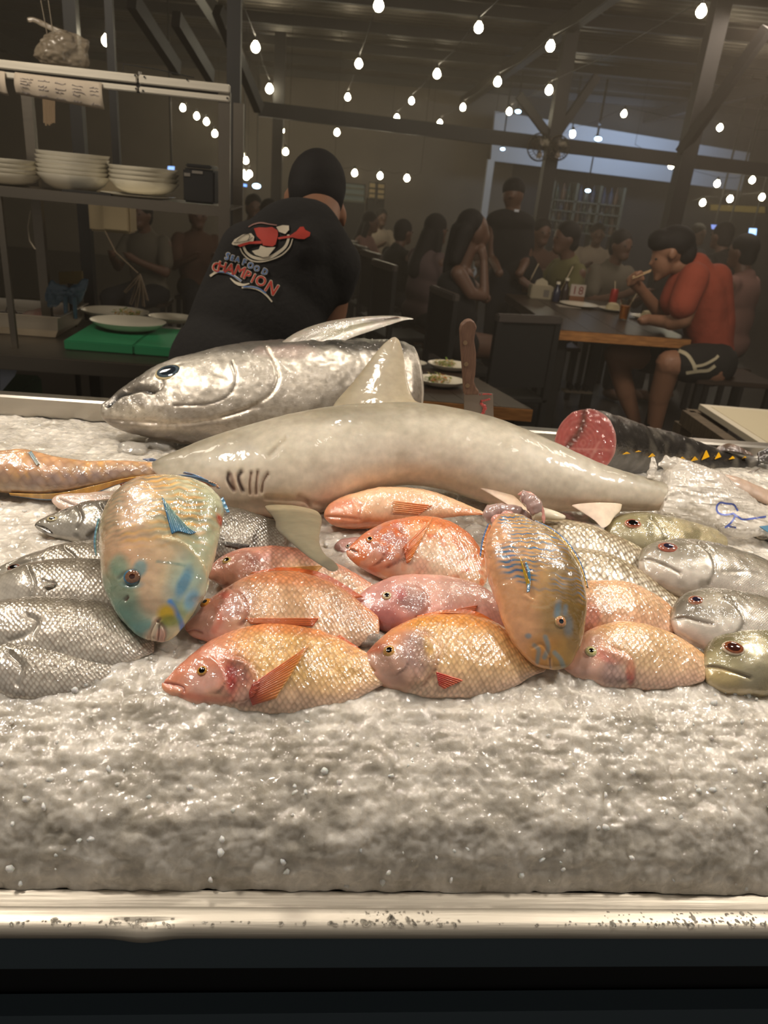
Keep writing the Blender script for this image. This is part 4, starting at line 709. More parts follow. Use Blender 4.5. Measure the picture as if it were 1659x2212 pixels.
slab(shk, 'pectoral_fin', [(553,1088,700,1104),(565,1102,708,1118),(585,1122,703,1140),(590,1140,697,1160),(608,1156,697,1182),(640,1183,706,1200),(672,1208,722,1212),(700,1226,731,1224),(716,1236,730,1233)], M_SHARK, [(0,(124,114,90)),(.8,(112,104,82)),(1,(90,82,66))], P0=pf0+shk.n*-.004, n=nrmpl(-14), th=.14, ops=[('b',715,1222,22,18,30,(66,60,48),.6),('l',[(566,1096),(640,1096),(700,1108)],6,(176,160,130),.5)])
q0 = hit(shk, 1090, 1085)[0]
slab(shk, 'pelvic_fin', [(1010,1040,1110,1070),(1060,1068,1128,1088),(1100,1092,1142,1102),(1128,1108,1158,1112),(1146,1118,1168,1116)], M_SHARK, [(0,(206,178,150)),(.7,(230,204,182)),(1,(232,206,186))], P0=q0+shk.n*.016, n=nrmpl(20), th=.12)
q1 = hit(shk, 1290, 1085)[0]
slab(shk, 'anal_fin', [(1230,1090,1345,1088),(1260,1108,1340,1104),(1285,1125,1326,1118),(1302,1142,1316,1134)], M_SHARK, [(0,(206,188,160)),(1,(228,204,184))], P0=q1+shk.n*.004, n=nrmpl(20), th=.12)
q2 = bedhit(1180, 1135)+np.array([0, 0, .085])
slab(shk, 'clasper', [(1150,1092,1150,1124),(1180,1098,1180,1124),(1205,1106,1206,1124),(1222,1114,1222,1121)], M_SHARK, [(0,(206,194,168)),(1,(214,204,180))], P0=q2, n=nrmpl(25), th=.8)
# guts spilling from the vent
M_GUT = mat('pink_entrails', (206, 140, 130), .2, coat=1, sss=.3, sssr=.01, var=(60, .3, (222, 168, 156), (1, 1, 1)), bump=(90, .4, .003))
M_GUTG = mat('grey_pink_entrails', (176, 150, 144), .18, coat=1, sss=.3, sssr=.01, bump=(60, .3, .003))
def gut(name, pts, r, mt, par, Pb, nn, squash=1, seg=20, wob=.3):
    c = catmull([(p[0], p[1], (p[2] if len(p) > 2 else 0)) for p in pts], np.linspace(0, 1, 46)); P_ = np.array([atpl(a, b, Pb+nn*h, nn) for a, b, h in c])
    rr = np.interp(np.linspace(0, 1, 46), np.linspace(0, 1, len(r)), r)*np.sqrt(np.clip(np.minimum(np.arange(46)+.3, 45.3-np.arange(46))/4, 0.02, 1))
    T_ = np.gradient(P_, axis=0); T_ /= np.linalg.norm(T_, axis=1)[:, None]; S_ = np.cross(T_, nn); S_ /= np.linalg.norm(S_, axis=1)[:, None]; U_ = np.cross(S_, T_)
    V = []
    for k in range(46):
        for j in range(seg):
            a = 2*math.pi*j/seg; V.append(P_[k]+rr[k]*(S_[k]*math.cos(a)+U_[k]*math.sin(a)*squash))
    V = np.array(V); V += (V-np.repeat(P_, seg, 0))*(noise3(V, 130)*wob)[:, None]
    F_ = [(k*seg+j, k*seg+(j+1) % seg, (k+1)*seg+(j+1) % seg, (k+1)*seg+j) for k in range(45) for j in range(seg)]
    return link(name, mesh(name, V, F_), mt, par)
qg = bedhit(1110, 1125)+np.array([0, 0, .088]); ng = nrmpl(30)
gut('entrails', [(1066,1128,-.01),(1058,1112),(1072,1102),(1090,1104),(1110,1108,-.005),(1130,1118,-.01),(1155,1122,-.01)], [.010,.012,.010,.010,.012,.010,.008], M_GUTG, shk.root, qg, ng)
gut('entrails', [(1072,1112,.01),(1078,1120,.012),(1100,1124,.012),(1122,1136,.01),(1142,1146,.006),(1158,1156,.004)], [.010,.013,.011,.010,.008,.004], M_GUT, shk.root, qg, ng, .6, wob=.7)
gut('entrails', [(1068,1136,.008),(1085,1130,.012),(1110,1132,.012),(1135,1134,.006)], [.007,.010,.009,.005], M_GUT, shk.root, qg, ng, .6, wob=.8)
gut('entrails', [(1124,1074,.012),(1140,1076,.016),(1156,1094,.016),(1162,1112,.01)], [.010,.012,.012,.008], M_GUTG, shk.root, qg, ng, .8)
gut('belly_flap', [(1118,1068,.014),(1140,1066,.02),(1160,1082,.02),(1172,1108,.014),(1175,1130,.01)], [.003,.005,.005,.004,.003], M_GUT, shk.root, qg, ng, .7)

# ---------------------------------------------------------------- tuna tail piece at the back right
def tubefish(C_, Hr, Sr, mt, colf, name):
    NR, NA = 150, 80; T = np.linspace(0, 1, NR); c = catmull(C_, T); h = np.interp(T, np.linspace(0, 1, len(Hr)), Hr); s_ = np.interp(T, np.linspace(0, 1, len(Sr)), Sr)
    T_ = np.gradient(c, axis=0); T_ /= np.linalg.norm(T_, axis=1)[:, None]; S_ = np.cross(T_, np.array([0, 0, 1.])); S_ /= np.linalg.norm(S_, axis=1)[:, None]; U_ = np.cross(S_, T_)
    a = np.linspace(0, 2*math.pi, NA, endpoint=False)
    V = (c[:, None]+U_[:, None]*(h[:, None]*np.sin(a))[..., None]+S_[:, None]*(s_[:, None]*np.cos(a))[..., None]).reshape(-1, 3)
    V += (V-np.repeat(c, NA, 0))*(noise3(V, 25)*.03+noise3(V, 80)*.02)[:, None]
    i = np.arange(NR-1)[:, None]*NA; j = np.arange(NA)[None]; F_ = np.stack([i+j, i+(j+1) % NA, i+NA+(j+1) % NA, i+NA+j], -1).reshape(-1, 4)
    me = mesh(name, V, F_); setcol(me, colf(V, np.repeat(T, NA), np.tile(a, NR))); setuv(me, np.c_[np.repeat(T, NA)*.4, np.tile(a, NR)*.04]); return me, V, NA, c, U_, S_
c0 = aty(1262, 956, 1.34); c1 = aty(1345, 972, 1.40); c2 = aty(1430, 985, 1.45); c3 = aty(1520, 1003, 1.475); c4 = aty(1600, 1008, 1.49); c5 = aty(1655, 996, 1.49)
def tcol(V, T, a):
    n_ = noise3(V, 45); c = np.tile(lin((54, 50, 46)), (len(V), 1)); w_ = np.clip(n_*1.5+.1, 0, 1)*np.clip(T*2, .1, 1); c = c*(1-w_[:, None]*.5)+lin((150,142,128))*w_[:, None]*.5; return np.c_[c, np.full(len(V), .3)]
me, Vt, NA_, cc_, UU_, SS_ = tubefish([c0, c1, c2, c3, c4, c5], [.066,.063,.056,.050,.036,.016], [.074,.066,.056,.046,.030,.014], M_TUNA, tcol, 'body')
tt = Fish(); tt.root = empty('tuna', (c2[0], c2[1], .95), 'black tuna tail with a red cut face and yellow finlets at back right', 'fish'); tt.body = link('body', me, M_TUNA, tt.root); tt.P0 = c2; tt.n = nrmpl(40)
tt.bvh = BVHTree.FromPolygons([tuple(v) for v in Vt], [tuple(p.vertices) for p in me.polygons])
ring = Vt[:NA_]; cc = ring.mean(0); ax = (c0-c1)/np.linalg.norm(c0-c1)
V = []; C_ = []
for k in range(30):
    s = k/29; P_ = cc+(ring-cc)*s + ax*.004*(1-s**4)
    V += list(P_)
V = np.array(V); q = V-cc; uu = q @ UU_[0]/.066; ss = q @ SS_[0]/.074; rr = np.hypot(uu, ss)
c = np.tile(lin((176, 88, 84)), (len(V), 1)); w_ = np.clip(.5+.5*np.sin(rr*40+5*noise3(V, 22)+3*noise3(V, 60)+uu*5), 0, 1)**2*.3*np.clip(.6+noise3(V+3, 18), 0, 1); c = c*(1-w_[:, None])+lin((214,150,140))*w_[:, None]
band = np.exp(-((ss-.32*(-1)-.1*np.sin(uu*4))/.13)**2); 
c = c*(1-.85*band[:, None])+lin((84,50,40))*.85*band[:, None]
cross = np.exp(-((uu+.28-.35*(ss+.2))/.03)**2)+np.exp(-((ss-.45-.1*uu)/.035)**2)*(uu < .2); c = c*(1-.5*np.clip(cross, 0, 1)[:, None])+lin((222,160,150))*.5*np.clip(cross, 0, 1)[:, None]
rimw = np.clip((rr-.93)*12, 0, 1); c = c*(1-rimw[:, None]*.6)+lin((206,170,160))*rimw[:, None]*.6
V += ax*(noise3(V, 140)*.0012+band*noise3(V, 260)*.003)[:, None]
F_ = np.array([(k*NA_+j, k*NA_+(j+1) % NA_, (k+1)*NA_+(j+1) % NA_, (k+1)*NA_+j) for k in range(29) for j in range(NA_)])
me = mesh('cut_face', V, F_); setcol(me, np.c_[c, np.zeros(len(V))]); setuv(me, V[:, :2]); link('cut_face', me, skinmat('tuna_flesh', .003, 0, 0, 0, .3, .9, .4, 90, .25), tt.root)['label'] = 'red cut face with a dark blood line'
M_YFIN = mat('yellow_finlet', (226, 170, 24), .4)
for x, y, w_, h_ in ((1352,979,16,5),(1378,975,12,3),(1407,984,14,8),(1472,991,15,7),(1499,992,15,10),(1523,985,16,20),(1550,986,13,14),(1580,990,13,7),(1607,989,9,4)):
    p, nn = hit(tt, x, y)
    if p is None: continue
    if nn @ ray(x, y) > 0: nn = -nn
    pl = [(x-w_*.5, y+h_*.45), (x+w_*.1, y-h_*.6), (x+w_*.5, y+h_*.1)]
    pts = [atpl(a, b, p+nn*.002, nn) for a, b in pl]; MB().prism(pts, tuple(nn*.002)).go('finlet', M_YFIN, tt.root)
fin(tt, 'dorsal_fin', [(1540,976),(1575,974),(1625,984)], [(1552,964),(1578,958),(1622,978)], (70,60,52), (110,90,74), h=(.0,.0), ribs=2, follow=False)
fin(tt, 'tail_fin', [(1636,978),(1640,998)], [(1690,955),(1690,1004)], (60,54,48), (50,46,42), h=(.03,.03), ribs=2, follow=False, thick=.004)
fin(tt, 'pelvic_fin', [(1560,1040),(1600,1025)], [(1600,1036),(1646,1010)], (70,62,54), (110,96,80), h=(.02,.02), ribs=2, follow=False)
# fish half hidden at the right edge
ff = fish('brown_fish', 'smooth brown fish back showing between the clear bag and the black tuna tail', 'fish', [(1540,1022,1545,1040),(1580,1026,1580,1062),(1640,1050,1640,1084),(1700,1080,1700,1110)], M_SHARK, (176,150,130), (), t=30, lift=.01, scl=((0,0),(1,0)))
fe = fish('grey_fish', 'little grey fish head with a ringed eye, just under the bag at the right edge', 'fish', [(1608,1152,1612,1156),(1640,1136,1640,1166),(1680,1126,1680,1176),(1740,1130,1740,1170)], M_TUNA, (110,104,98), (), t=22, lift=.006, scl=((0,0),(1,0)))
eye(fe, 1646, 1155, 12, (150,140,128), (190,176,156), .45, asp=1.3)
link('blue_tag', mesh('blue_tag', [atpl(a, b, fe.P0+fe.n*.03, fe.n) for a, b in ((1640,1138),(1700,1130),(1700,1160),(1658,1150))], [(0,1,2,3)], False), mat('blue_label_film', (70,120,150), .3), fe.root).modifiers.new('s', 'SOLIDIFY').thickness = .001

# ---------------------------------------------------------------- clear plastic bag
M_BAG = D.materials.new('crumpled_clear_plastic'); M_BAG.use_nodes = True; nt = M_BAG.node_tree; b = nt.nodes['Principled BSDF']
b.inputs['Base Color'].default_value = L4((240, 232, 220)); b.inputs['Roughness'].default_value = .16; b.inputs['Coat Weight'].default_value = .6
b.inputs['Alpha'].default_value = .46; b.inputs['Specular IOR Level'].default_value = .9
tcb = nt.nodes.new('ShaderNodeTexCoord'); mpb = nt.nodes.new('ShaderNodeMapping'); mpb.inputs['Rotation'].default_value = (0, 0, R(-12)); mpb.inputs['Scale'].default_value = (14, 75, 75); nt.links.new(tcb.outputs['Object'], mpb.inputs[0])
nzb = nt.nodes.new('ShaderNodeTexNoise'); nzb.inputs['Scale'].default_value = 1; nzb.inputs['Detail'].default_value = 5; nzb.inputs['Distortion'].default_value = 1.2; nt.links.new(mpb.outputs[0], nzb.inputs['Vector'])
nzb.noise_type = 'RIDGED_MULTIFRACTAL'
bpb = nt.nodes.new('ShaderNodeBump'); bpb.inputs['Strength'].default_value = 1; bpb.inputs['Distance'].default_value = .006; nt.links.new(nzb.outputs['Fac'], bpb.inputs['Height']); nt.links.new(bpb.outputs[0], b.inputs['Normal'])
mrb = nt.nodes.new('ShaderNodeMapRange'); mrb.inputs[1].default_value = 0.; mrb.inputs[2].default_value = .8; mrb.inputs[3].default_value = .5; mrb.inputs[4].default_value = .95; nt.links.new(nzb.outputs['Fac'], mrb.inputs[0]); nt.links.new(mrb.outputs[0], b.inputs['Alpha'])
bag = fish('plastic_bag', 'crumpled clear plastic bag with blue pen marks tied over the shark tail', 'bag', [(1428,1030,1424,1112),(1440,1000,1436,1122),(1480,992,1480,1128),(1530,1008,1530,1142),(1580,1040,1575,1156),(1620,1072,1610,1164),(1660,1098,1650,1160),(1700,1120,1700,1150)], M_BAG, (236,228,214), (), t=30, P0=hit(shk, 1425, 1070)[0]+np.array([0,0,-.02]), th=.5, scl=((0,0),(1,0)), noise=.0)
co = np.array([v.co[:] for v in bag.body.data.vertices]); cx = co-bag.P0
ax = (aty(1660, 1130, 1.3)-aty(1430, 1060, 1.25)); ax /= np.linalg.norm(ax); Q = co-np.outer(co @ ax, ax)*.82
dd = (np.abs(noise3(Q, 42))*-.011+np.abs(noise3(Q+4, 120))*-.006+np.abs(noise3(co+8, 170))*-.003+.004)
nv = co-np.repeat(bag.C, len(co)//len(bag.C), 0); nv /= np.linalg.norm(nv, axis=1)[:, None]+1e-9
for v, p in zip(bag.body.data.vertices, co+nv*dd[:, None]): v.co = p
bag.bvh = BVHTree.FromPolygons([tuple(v.co) for v in bag.body.data.vertices], [tuple(p.vertices) for p in bag.body.data.polygons])
kn = hit(shk, 1412, 1040)[0]
g = fish('t', None, None, [(1403,987,1418,986),(1402,1000,1422,996),(1405,1012,1424,1008),(1398,1022,1414,1022),(1397,1034,1416,1034)], M_BAG, (236,228,214), (), P0=kn+np.array([0,.0,.0]), t=40, th=.6, noise=.003, scl=((0,0),(1,0)), body='knot')
g.body.parent = bag.root; g.body.matrix_parent_inverse = Matrix.Translation(-bag.root.location); D.objects.remove(g.root)
g = fish('t', None, None, [(1420,1000,1424,1012),(1430,987,1440,1014),(1452,984,1465,1012),(1480,990,1490,1012)], M_BAG, (236,228,214), (), P0=kn+np.array([.0,.02,.0]), t=40, th=.5, noise=.004, scl=((0,0),(1,0)), body='bag_fold')
g.body.parent = bag.root; g.body.matrix_parent_inverse = Matrix.Translation(-bag.root.location); D.objects.remove(g.root)
M_PEN = mat('blue_pen', (96, 112, 190), .4)
def stroke(pts, wpx, bvh, off, mt, name, par, closed=False, n=50, lift0=None):
    "ribbon drawn along pixel points on a surface"
    c = catmull(pts, np.linspace(0, 1, n)); V = []; d = np.gradient(c, axis=0); d /= np.linalg.norm(d, axis=1)[:, None]; wp = np.interp(np.linspace(0, 1, n), np.linspace(0, 1, len(wpx)), wpx) if hasattr(wpx, '__len__') else np.full(n, wpx)
    for q, t, ww in zip(c, d, wp):
        for sg in (-1, 1):
            x, y = q[0]-t[1]*sg*ww/2, q[1]+t[0]*sg*ww/2; dr = ray(x, y); dr = dr/np.linalg.norm(dr); h = bvh.ray_cast(Vector(CO), Vector(dr))
            if h[0] is None: V.append(V[-1] if V else None); continue
            V.append(np.array(h[0])-dr*off)
    if any(v is None for v in V): return None
    o = link(name, mesh(name, V, [(2*k, 2*k+1, 2*k+3, 2*k+2) for k in range(n-1)]), mt, par); return o
for pl in ([(1594,1104),(1585,1090),(1570,1088),(1555,1086),(1548,1096),(1552,1108),(1566,1112),(1582,1110)], [(1582,1108),(1594,1116),(1604,1122),(1626,1120),(1655,1116)], [(1566,1140),(1580,1128),(1590,1112)], [(1572,1136),(1590,1140)]):
    stroke(pl, 4, bag.bvh, .0012, M_PEN, 'pen_mark', bag.root, n=24)

# ---------------------------------------------------------------- lumps of ice among the fish
for a in ((360,1400,18,'clear ice lump right under the big parrotfish mouth'),(335,1425,14,'small ice lump below and left of the big parrotfish mouth'),(440,1385,10,'ice lump wedged under the chin of the pink-headed tilapia'),
          (800,1385,34,'smooth ice lump between the two golden tilapia tails'),(1035,1160,34,'rough ice lump beside the raw pink entrails'),(1025,1190,26,'ice lump between the marbled tilapia and the ochre parrotfish'),
          (1505,1405,20,'thin curled chip of ice on the pale tilapia tail at the right'),(585,1160,14,'dark wet ice lump under the shark fin'),(615,1180,20,'ice lump in the shadow beside the shark fin'),
          (350,965,34,'broad ice lump left of the shark snout'),(290,975,30,'ice lump behind the tail of the left parrotfish'),
          (1160,968,24,'white ice lump left of the red tuna face'),(1650,1010,34,'ice lump at the right edge behind the bag'),(1530,1160,26,'ice lump under the clear bag'),(1380,1215,18,'ice lump under the silver jackfish chin')):
    lump(*a)
# ---------------------------------------------------------------- knife standing in the ice behind the shark
kp = aty(1040, 905, 1.40); dk = (kp-CO) @ CF
kn_ = empty('kitchen_knife', tuple(kp+np.array([0,0,-.06])), 'heavy kitchen knife with a riveted wooden handle stuck upright behind the shark', 'knife')
Yk = 1.40
def kpt(px, py, dy=0): p = aty(px, py, Yk); return np.array([p[0], Yk+dy, p[2]])
bl = [kpt(1002, 850), kpt(1036, 848), kpt(1065, 851), kpt(1067, 930), kpt(1068, 985), kpt(1008, 985), kpt(1003, 900)]
MB().prism(bl, (0, .0032, 0)).go('blade', brushed('bloodied_blade', (150, 140, 132), .42), kn_)
hp = [(993,712),(996,700),(1006,691),(1016,689),(1028,694),(1033,706),(1029,716),(1027,735),(1031,760),(1031,785),(1029,808),(1026,822),(1031,835),(1037,842),(1037,851),(1002,851),(999,800),(996,760)]
M_HAND = mat('worn_brown_wood', (112, 84, 66), .55, var=(14, .3, (84, 60, 48), (30, 30, 3)))
ho = MB().prism([kpt(a-4*(1 if a > 1020 else 0), b, -.009) for a, b in hp], (0, .021, 0)); hnd = ho.go('handle', M_HAND, kn_)
md = hnd.modifiers.new('b', 'BEVEL'); md.width = .003; md.segments = 3
for x, y in ((1003,738),(1005,784),(1008,830)):
    MB().tube(kpt(x, y, -.0115), kpt(x, y, .0135), .0042).go('rivet', mat('brass_rivet', (150,128,104), .4, .8) if x == 1003 else D.materials['brass_rivet'], hnd)
M_BLOOD = mat('raw_fish_scrap', (166, 62, 58), .3, coat=.6, bump=(80, .5, .004))
for pl, ww in (([(1040,872),(1046,884),(1040,900),(1038,914)], 9), ([(1040,866),(1052,864),(1060,862)], 5), ([(1038,852),(1050,851),(1062,852)], 4), ([(1038,902),(1032,912)], 6)):
    c = catmull(pl, np.linspace(0, 1, 16)); o = MB()
    for q in c: o.sph(kpt(q[0]+rng.normal()*1.5, q[1], -.001), ww/FPX*1.35*.45*rng.uniform(.7, 1.2), 8, (1, .5, 1))
    o.go('flesh_scrap', M_BLOOD, kn_, True)['kind'] = 'stuff'

# ================================================================ stall behind the counter
def P(px, py, Y): return aty(px, py, Y)
def dep(p): return (np.array(p)-CO) @ CF
def pm(px, p): return px/FPX*dep(p)
ZB = .80
bx0, bx1 = -1.75, -.30
yb0 = float(atz(185, 778, ZB)[1])
bench = empty('prep_bench', (-1.0, yb0+.3, 0), 'long stainless steel prep bench behind the fish counter, left', 'bench')
MB().box((bx0, yb0, ZB-.055), (bx1, yb0+.72, ZB), bev=.004).go('bench_top', M_STEELD, bench)
for x in (bx0+.03, bx1-.06):
    for y in (yb0+.03, yb0+.65): MB().tube((x, y, 0), (x, y, ZB-.05), .018).go('leg', M_STEELD, bench)
MB().box((bx0, yb0+.05, .40), (bx1, yb0+.7, .42)).go('lower_shelf', M_STEELD, bench)
def aabb(p, q, z0, z1): return (p[0], p[1], z0), (q[0], q[1], z1)
# over-shelf frame
YS = yb0+.10
sh = empty('over_shelf', (-1.0, YS, ZB), 'stainless steel over-shelf frame with a pale double rail, standing on the bench', 'shelf')
M_ALU = brushed('pale_aluminium_rail', (214, 206, 190), .45, (1, 30, 30), .6)
xr = float(P(484, 400, YS)[0]); zt = float(P(498, 184, YS)[2]); z1_ = float(P(498, 206, YS)[2]); z2_ = float(P(498, 222, YS)[2])
xs_ = float(P(301, 180, YS)[0])
for lo, hi in ((-1.9, xs_-.003), (xs_+.003, xr+.02)):
    MB().box((lo, YS-.022, z1_+.004), (hi, YS-.002, zt), bev=.003).go('upper_rail', M_ALU, sh); MB().box((lo, YS-.022, z2_), (hi, YS-.004, z1_-.004), bev=.003).go('lower_rail', M_ALU, sh)
MB().box((-1.9, YS-.012, z2_), (xr+.02, YS+.0, zt-.01)).go('rail_core', M_DARK, sh)
for x, y in ((292,163),(312,166),(404,172),(294,192),(309,196),(491,212)):
    p = P(x, y, YS-.023); MB().tube(p, p+np.array([0, -.003, 0]), .003, n=8).go('screw', M_BLACK, sh)
MB().tube(P(302, 155, YS-.01), P(302, 162, YS-.01), .006).go('clip', M_STEEL, sh)
zs0 = float(P(470, 467, YS)[2]); zs1 = float(P(470, 445, YS)[2])
MB().box((-1.9, YS-.01, zs0), (xr+.02, YS+.012, zs1)).go('shelf_front', M_STEELD, sh)
MB().box((-1.9, YS, zs1-.012), (xr+.02, YS+.40, zs1-.006)).go('shelf_plate', M_STEELD, sh)
for y in (YS, YS+.40): MB().box((xr-.017, y-.015, ZB), (xr+.02, y+.015, zt-.02)).go('post', M_STEELD, sh)
xl = float(P(8, 500, YS+.02)[0])
MB().box((xl-.02, YS+.35, ZB), (xl+.015, YS+.38, zt)).go('post', M_STEELD, sh)
MB().box((xl-.008, YS-.003, ZB), (xl+.012, YS+.012, zs0)).go('post', M_STEELD, sh)
MB().path([P(266, 152, YS+.05), P(266, 138, YS+.05), P(340, 150, YS+.05), P(420, 168, YS+.05)], .0015, 6).go('wire_guard', M_BLACK, sh)
# plate and bowl stacks
def bowlprof(r, h): return [(r*.5, 0), (r*.55, .0), (r*.8, h*.35), (r*.97, h*.85), (r, h), (r*.985, h), (r*.93, h*.8), (r*.75, h*.4), (r*.5, h*.18), (.001, h*.14)]
def dish(px, py, Y, rpx, hpx, name, label, group=None, sx=1, sy=1, zr=None, mt=None):
    c = P(px, py, Y); r = pm(rpx, c); h = pm(hpx, c)
    o = MB().lathe((c[0], c[1], c[2]), bowlprof(r, h), 40, sx, sy).go(name, mt or M_PLATE, None, True); meta(o, label, 'plate' if 'plate' in name else 'bowl', group); return o, c, r, h
zz = zs1
for px, n, r_, hh, dz, lab, grp in ((22, 4, 66, 22, 9, 'white plate in the leftmost stack on the steel shelf', 'plates in the leftmost shelf stack'), (161, 6, 76, 30, 8.5, 'white plate in the tall middle stack on the steel shelf', 'plates in the middle shelf stack'), (312, 4, 74, 26, 9, 'cream oval plate in the right stack on the steel shelf', 'plates in the right shelf stack')):
    c = P(px, 400, YS+.17); r = pm(r_, c); h = pm(hh, c); d = pm(dz, c)
    base = MB().lathe((c[0], c[1], zs1+.002+(0 if n != 4 or px < 100 else .008)), bowlprof(r, h), 40, 1, .8).go('shelf_plate_dish', M_PLATE, None, True); base.name = 'dinner_plate'; ORD = ['lowest', 'second from bottom', 'third from bottom', 'fourth from bottom', 'fifth from bottom', 'topmost']; meta(base, 'lowest '+lab, 'plate', grp)
    for k in range(1, n):
        q = base.copy(); COL.objects.link(q); q.location = (rng.normal()*.002, rng.normal()*.002, k*d); q['label'] = (ORD[k] if k < n-1 else 'topmost')+' '+lab
c = P(300, 425, YS+.12); o = MB().lathe((c[0], c[1], zs1+.001), [(.10, 0), (.125, .006), (.127, .008), (.12, .008), (.09, .003)], 32).go('serving_plate', M_PLATE, None, True); meta(o, 'thin flat plate under the right stack of cream plates', 'plate')
p0 = P(135, 417, YS+.02); p1 = P(240, 417, YS+.02); o = MB().box((p0[0], YS+.015, zs1), (p1[0], YS+.10, zs1+.006)).go('black_mat', M_BLACK); meta(o, 'thin black mat in front of the tall plate stack', 'mat')
p0 = P(394, 430, YS+.06); p1 = P(462, 430, YS+.06); zt_ = float(P(400, 362, YS+.1)[2])
bxx = empty('black_box', (p0[0], YS+.1, zs1), 'black plastic box with two pale stickers at the right end of the shelf', 'box')
MB().box((p0[0], YS+.08, zs1), (p1[0], YS+.26, zt_), bev=.006).go('box', mat('black_plastic', (26, 25, 25), .4), bxx)
MB().box((p0[0]+.01, YS+.075, zt_+.002), (p1[0]-.01, YS+.255, zt_+.014), bev=.004).go('lid', D.materials['black_plastic'], bxx)
M_STK = mat('grey_sticker', (110, 104, 96), .6)
for a, b in (((398,380),(411,374)), ((415,374),(438,370))):
    q0, q1 = P(*a, YS+.079), P(*b, YS+.079); MB().box((q0[0], YS+.076, q0[2]), (q1[0], YS+.0795, q1[2])).go('sticker', M_STK, bxx)
# papers on the rail, handwritten rows
M_PAPER = mat('warm_white_paper', (178, 164, 146), .8); M_INK = mat('faded_ink', (110, 104, 110), .8)
for k, (xa, ya, xb, yb, hp, lab) in enumerate(((32,153,220,176,52,'long order sheet with faint handwriting taped to the pale rail'), (-60,140,11,152,46,'corner of a second paper sheet taped to the rail at the left edge'))):
    A = [P(xa+(xb-xa)*i/20, ya+(yb-ya)*i/20+3, YS-.025) for i in range(21)]; V = []
    for j in range(9):
        for i in range(21): V.append(A[i]+np.array([.010*math.sin(j/8*2)*(i/20-.2)*.5, -.012*math.sin(j/8*math.pi)*(1+.3*math.sin(i)), -j/8*pm(hp*(.8+.2*(i/20)), A[0])]))
    root = empty('order_sheet', tuple(V[4*21+10]), lab, 'paper')
    F_ = [(j*21+i, j*21+i+1, (j+1)*21+i+1, (j+1)*21+i) for j in range(8) for i in range(20)]
    so = link('sheet', mesh('sheet', V, F_), M_PAPER, root); so.modifiers.new('s', 'SOLIDIFY').thickness = .0006
    if k == 0:
        ink = MB()
        for ci in range(5):
            for rj in range(5):
                j = 2+rj*1.25; i0 = 1.5+ci*3.9
                if rng.random() < .15: continue
                x = i0
                while x < i0+rng.uniform(1.5, 3):
                    jj = int(j); ii = int(x); f_ = x-ii
                    if ii > 18 or jj > 7: break
                    a = V[jj*21+ii]*(1-f_)+V[jj*21+ii+1]*f_; ink.bar(a+np.array([0, -.002, 0]), a+np.array([.004, -.002, .002*rng.normal()]), .0012, .0012); x += .35
        ink.go('handwriting', M_INK, root)['kind'] = 'stuff'
# hanging bag of straws behind the rail
M_HB = mat('milky_plastic_bag', (150, 136, 116), .35, alpha=.6, coat=.5)
hb = fish('hanging_bag', 'knotted milky plastic bag hung above the pale rail', 'bag', [(110,68,140,66),(88,82,168,72),(78,100,184,84),(78,118,190,100),(86,132,193,125),(92,140,192,150)], M_HB, (168,152,128), (), P0=P(130, 110, YS+.25), n=np.array([.1, -1., .1])/np.linalg.norm([.1, -1, .1]), th=.7, noise=.006, scl=((0,0),(1,0)))
g = fish('t', None, None, [(56,38,62,50),(70,37,72,48),(95,46,92,58),(120,58,112,68),(150,70,125,76)], M_HB, (176,160,136), (), P0=P(130, 110, YS+.25), n=np.array([.1, -1., .1])/np.linalg.norm([.1, -1, .1]), th=.4, scl=((0,0),(1,0)), body='bag_tie')
g.body.parent = hb.root; g.body.matrix_parent_inverse = Matrix.Translation(-hb.root.location); D.objects.remove(g.root)
for a in (-10, 6): MB().tube(P(98+a, 0, YS+.25), P(110+a*.8, 75, YS+.25), .0015, n=6).go('hanging_cord', M_HB, hb.root)
MB().tube(P(96, -60, YS+.25), P(96, 0, YS+.25), .004, n=6).go('hanging_cord', M_HB, hb.root)
st_ = empty('straw_bundle', tuple(P(105, 270, YS+.3)), 'bundle of tan drinking straws hanging in plastic behind the rail', 'straws')
for k in range(7): MB().tube(P(93+k*4, 195, YS+.3), P(96+k*3.6, 268+rng.uniform(-3, 6), YS+.3), .0035, n=8).go('straw', mat('tan_straw', (128, 108, 84), .6) if k == 0 else D.materials['tan_straw'], st_)
MB().tube(P(105, 120, YS+.3), P(106, 200, YS+.3), .003, n=6).go('hanging_cord', M_HB, st_)
# dark posts of the stall
for k, (xa, ya, xb, yb, Y, wd, lab) in enumerate(((172,0,176,480,3.6,.05,'slim brown post standing behind the left shelf'), (505,80,498,700,3.9,.06,'dark post just right of the steel shelf frame'))):
    b0, b1 = P(xa, 300, Y), None; o = MB().box((b0[0]-wd/2, Y-wd/2, 0), (b0[0]+wd/2, Y+wd/2, zroof(b0[0], Y)-.1)).go('post', M_DARK); meta(o, lab, 'post')
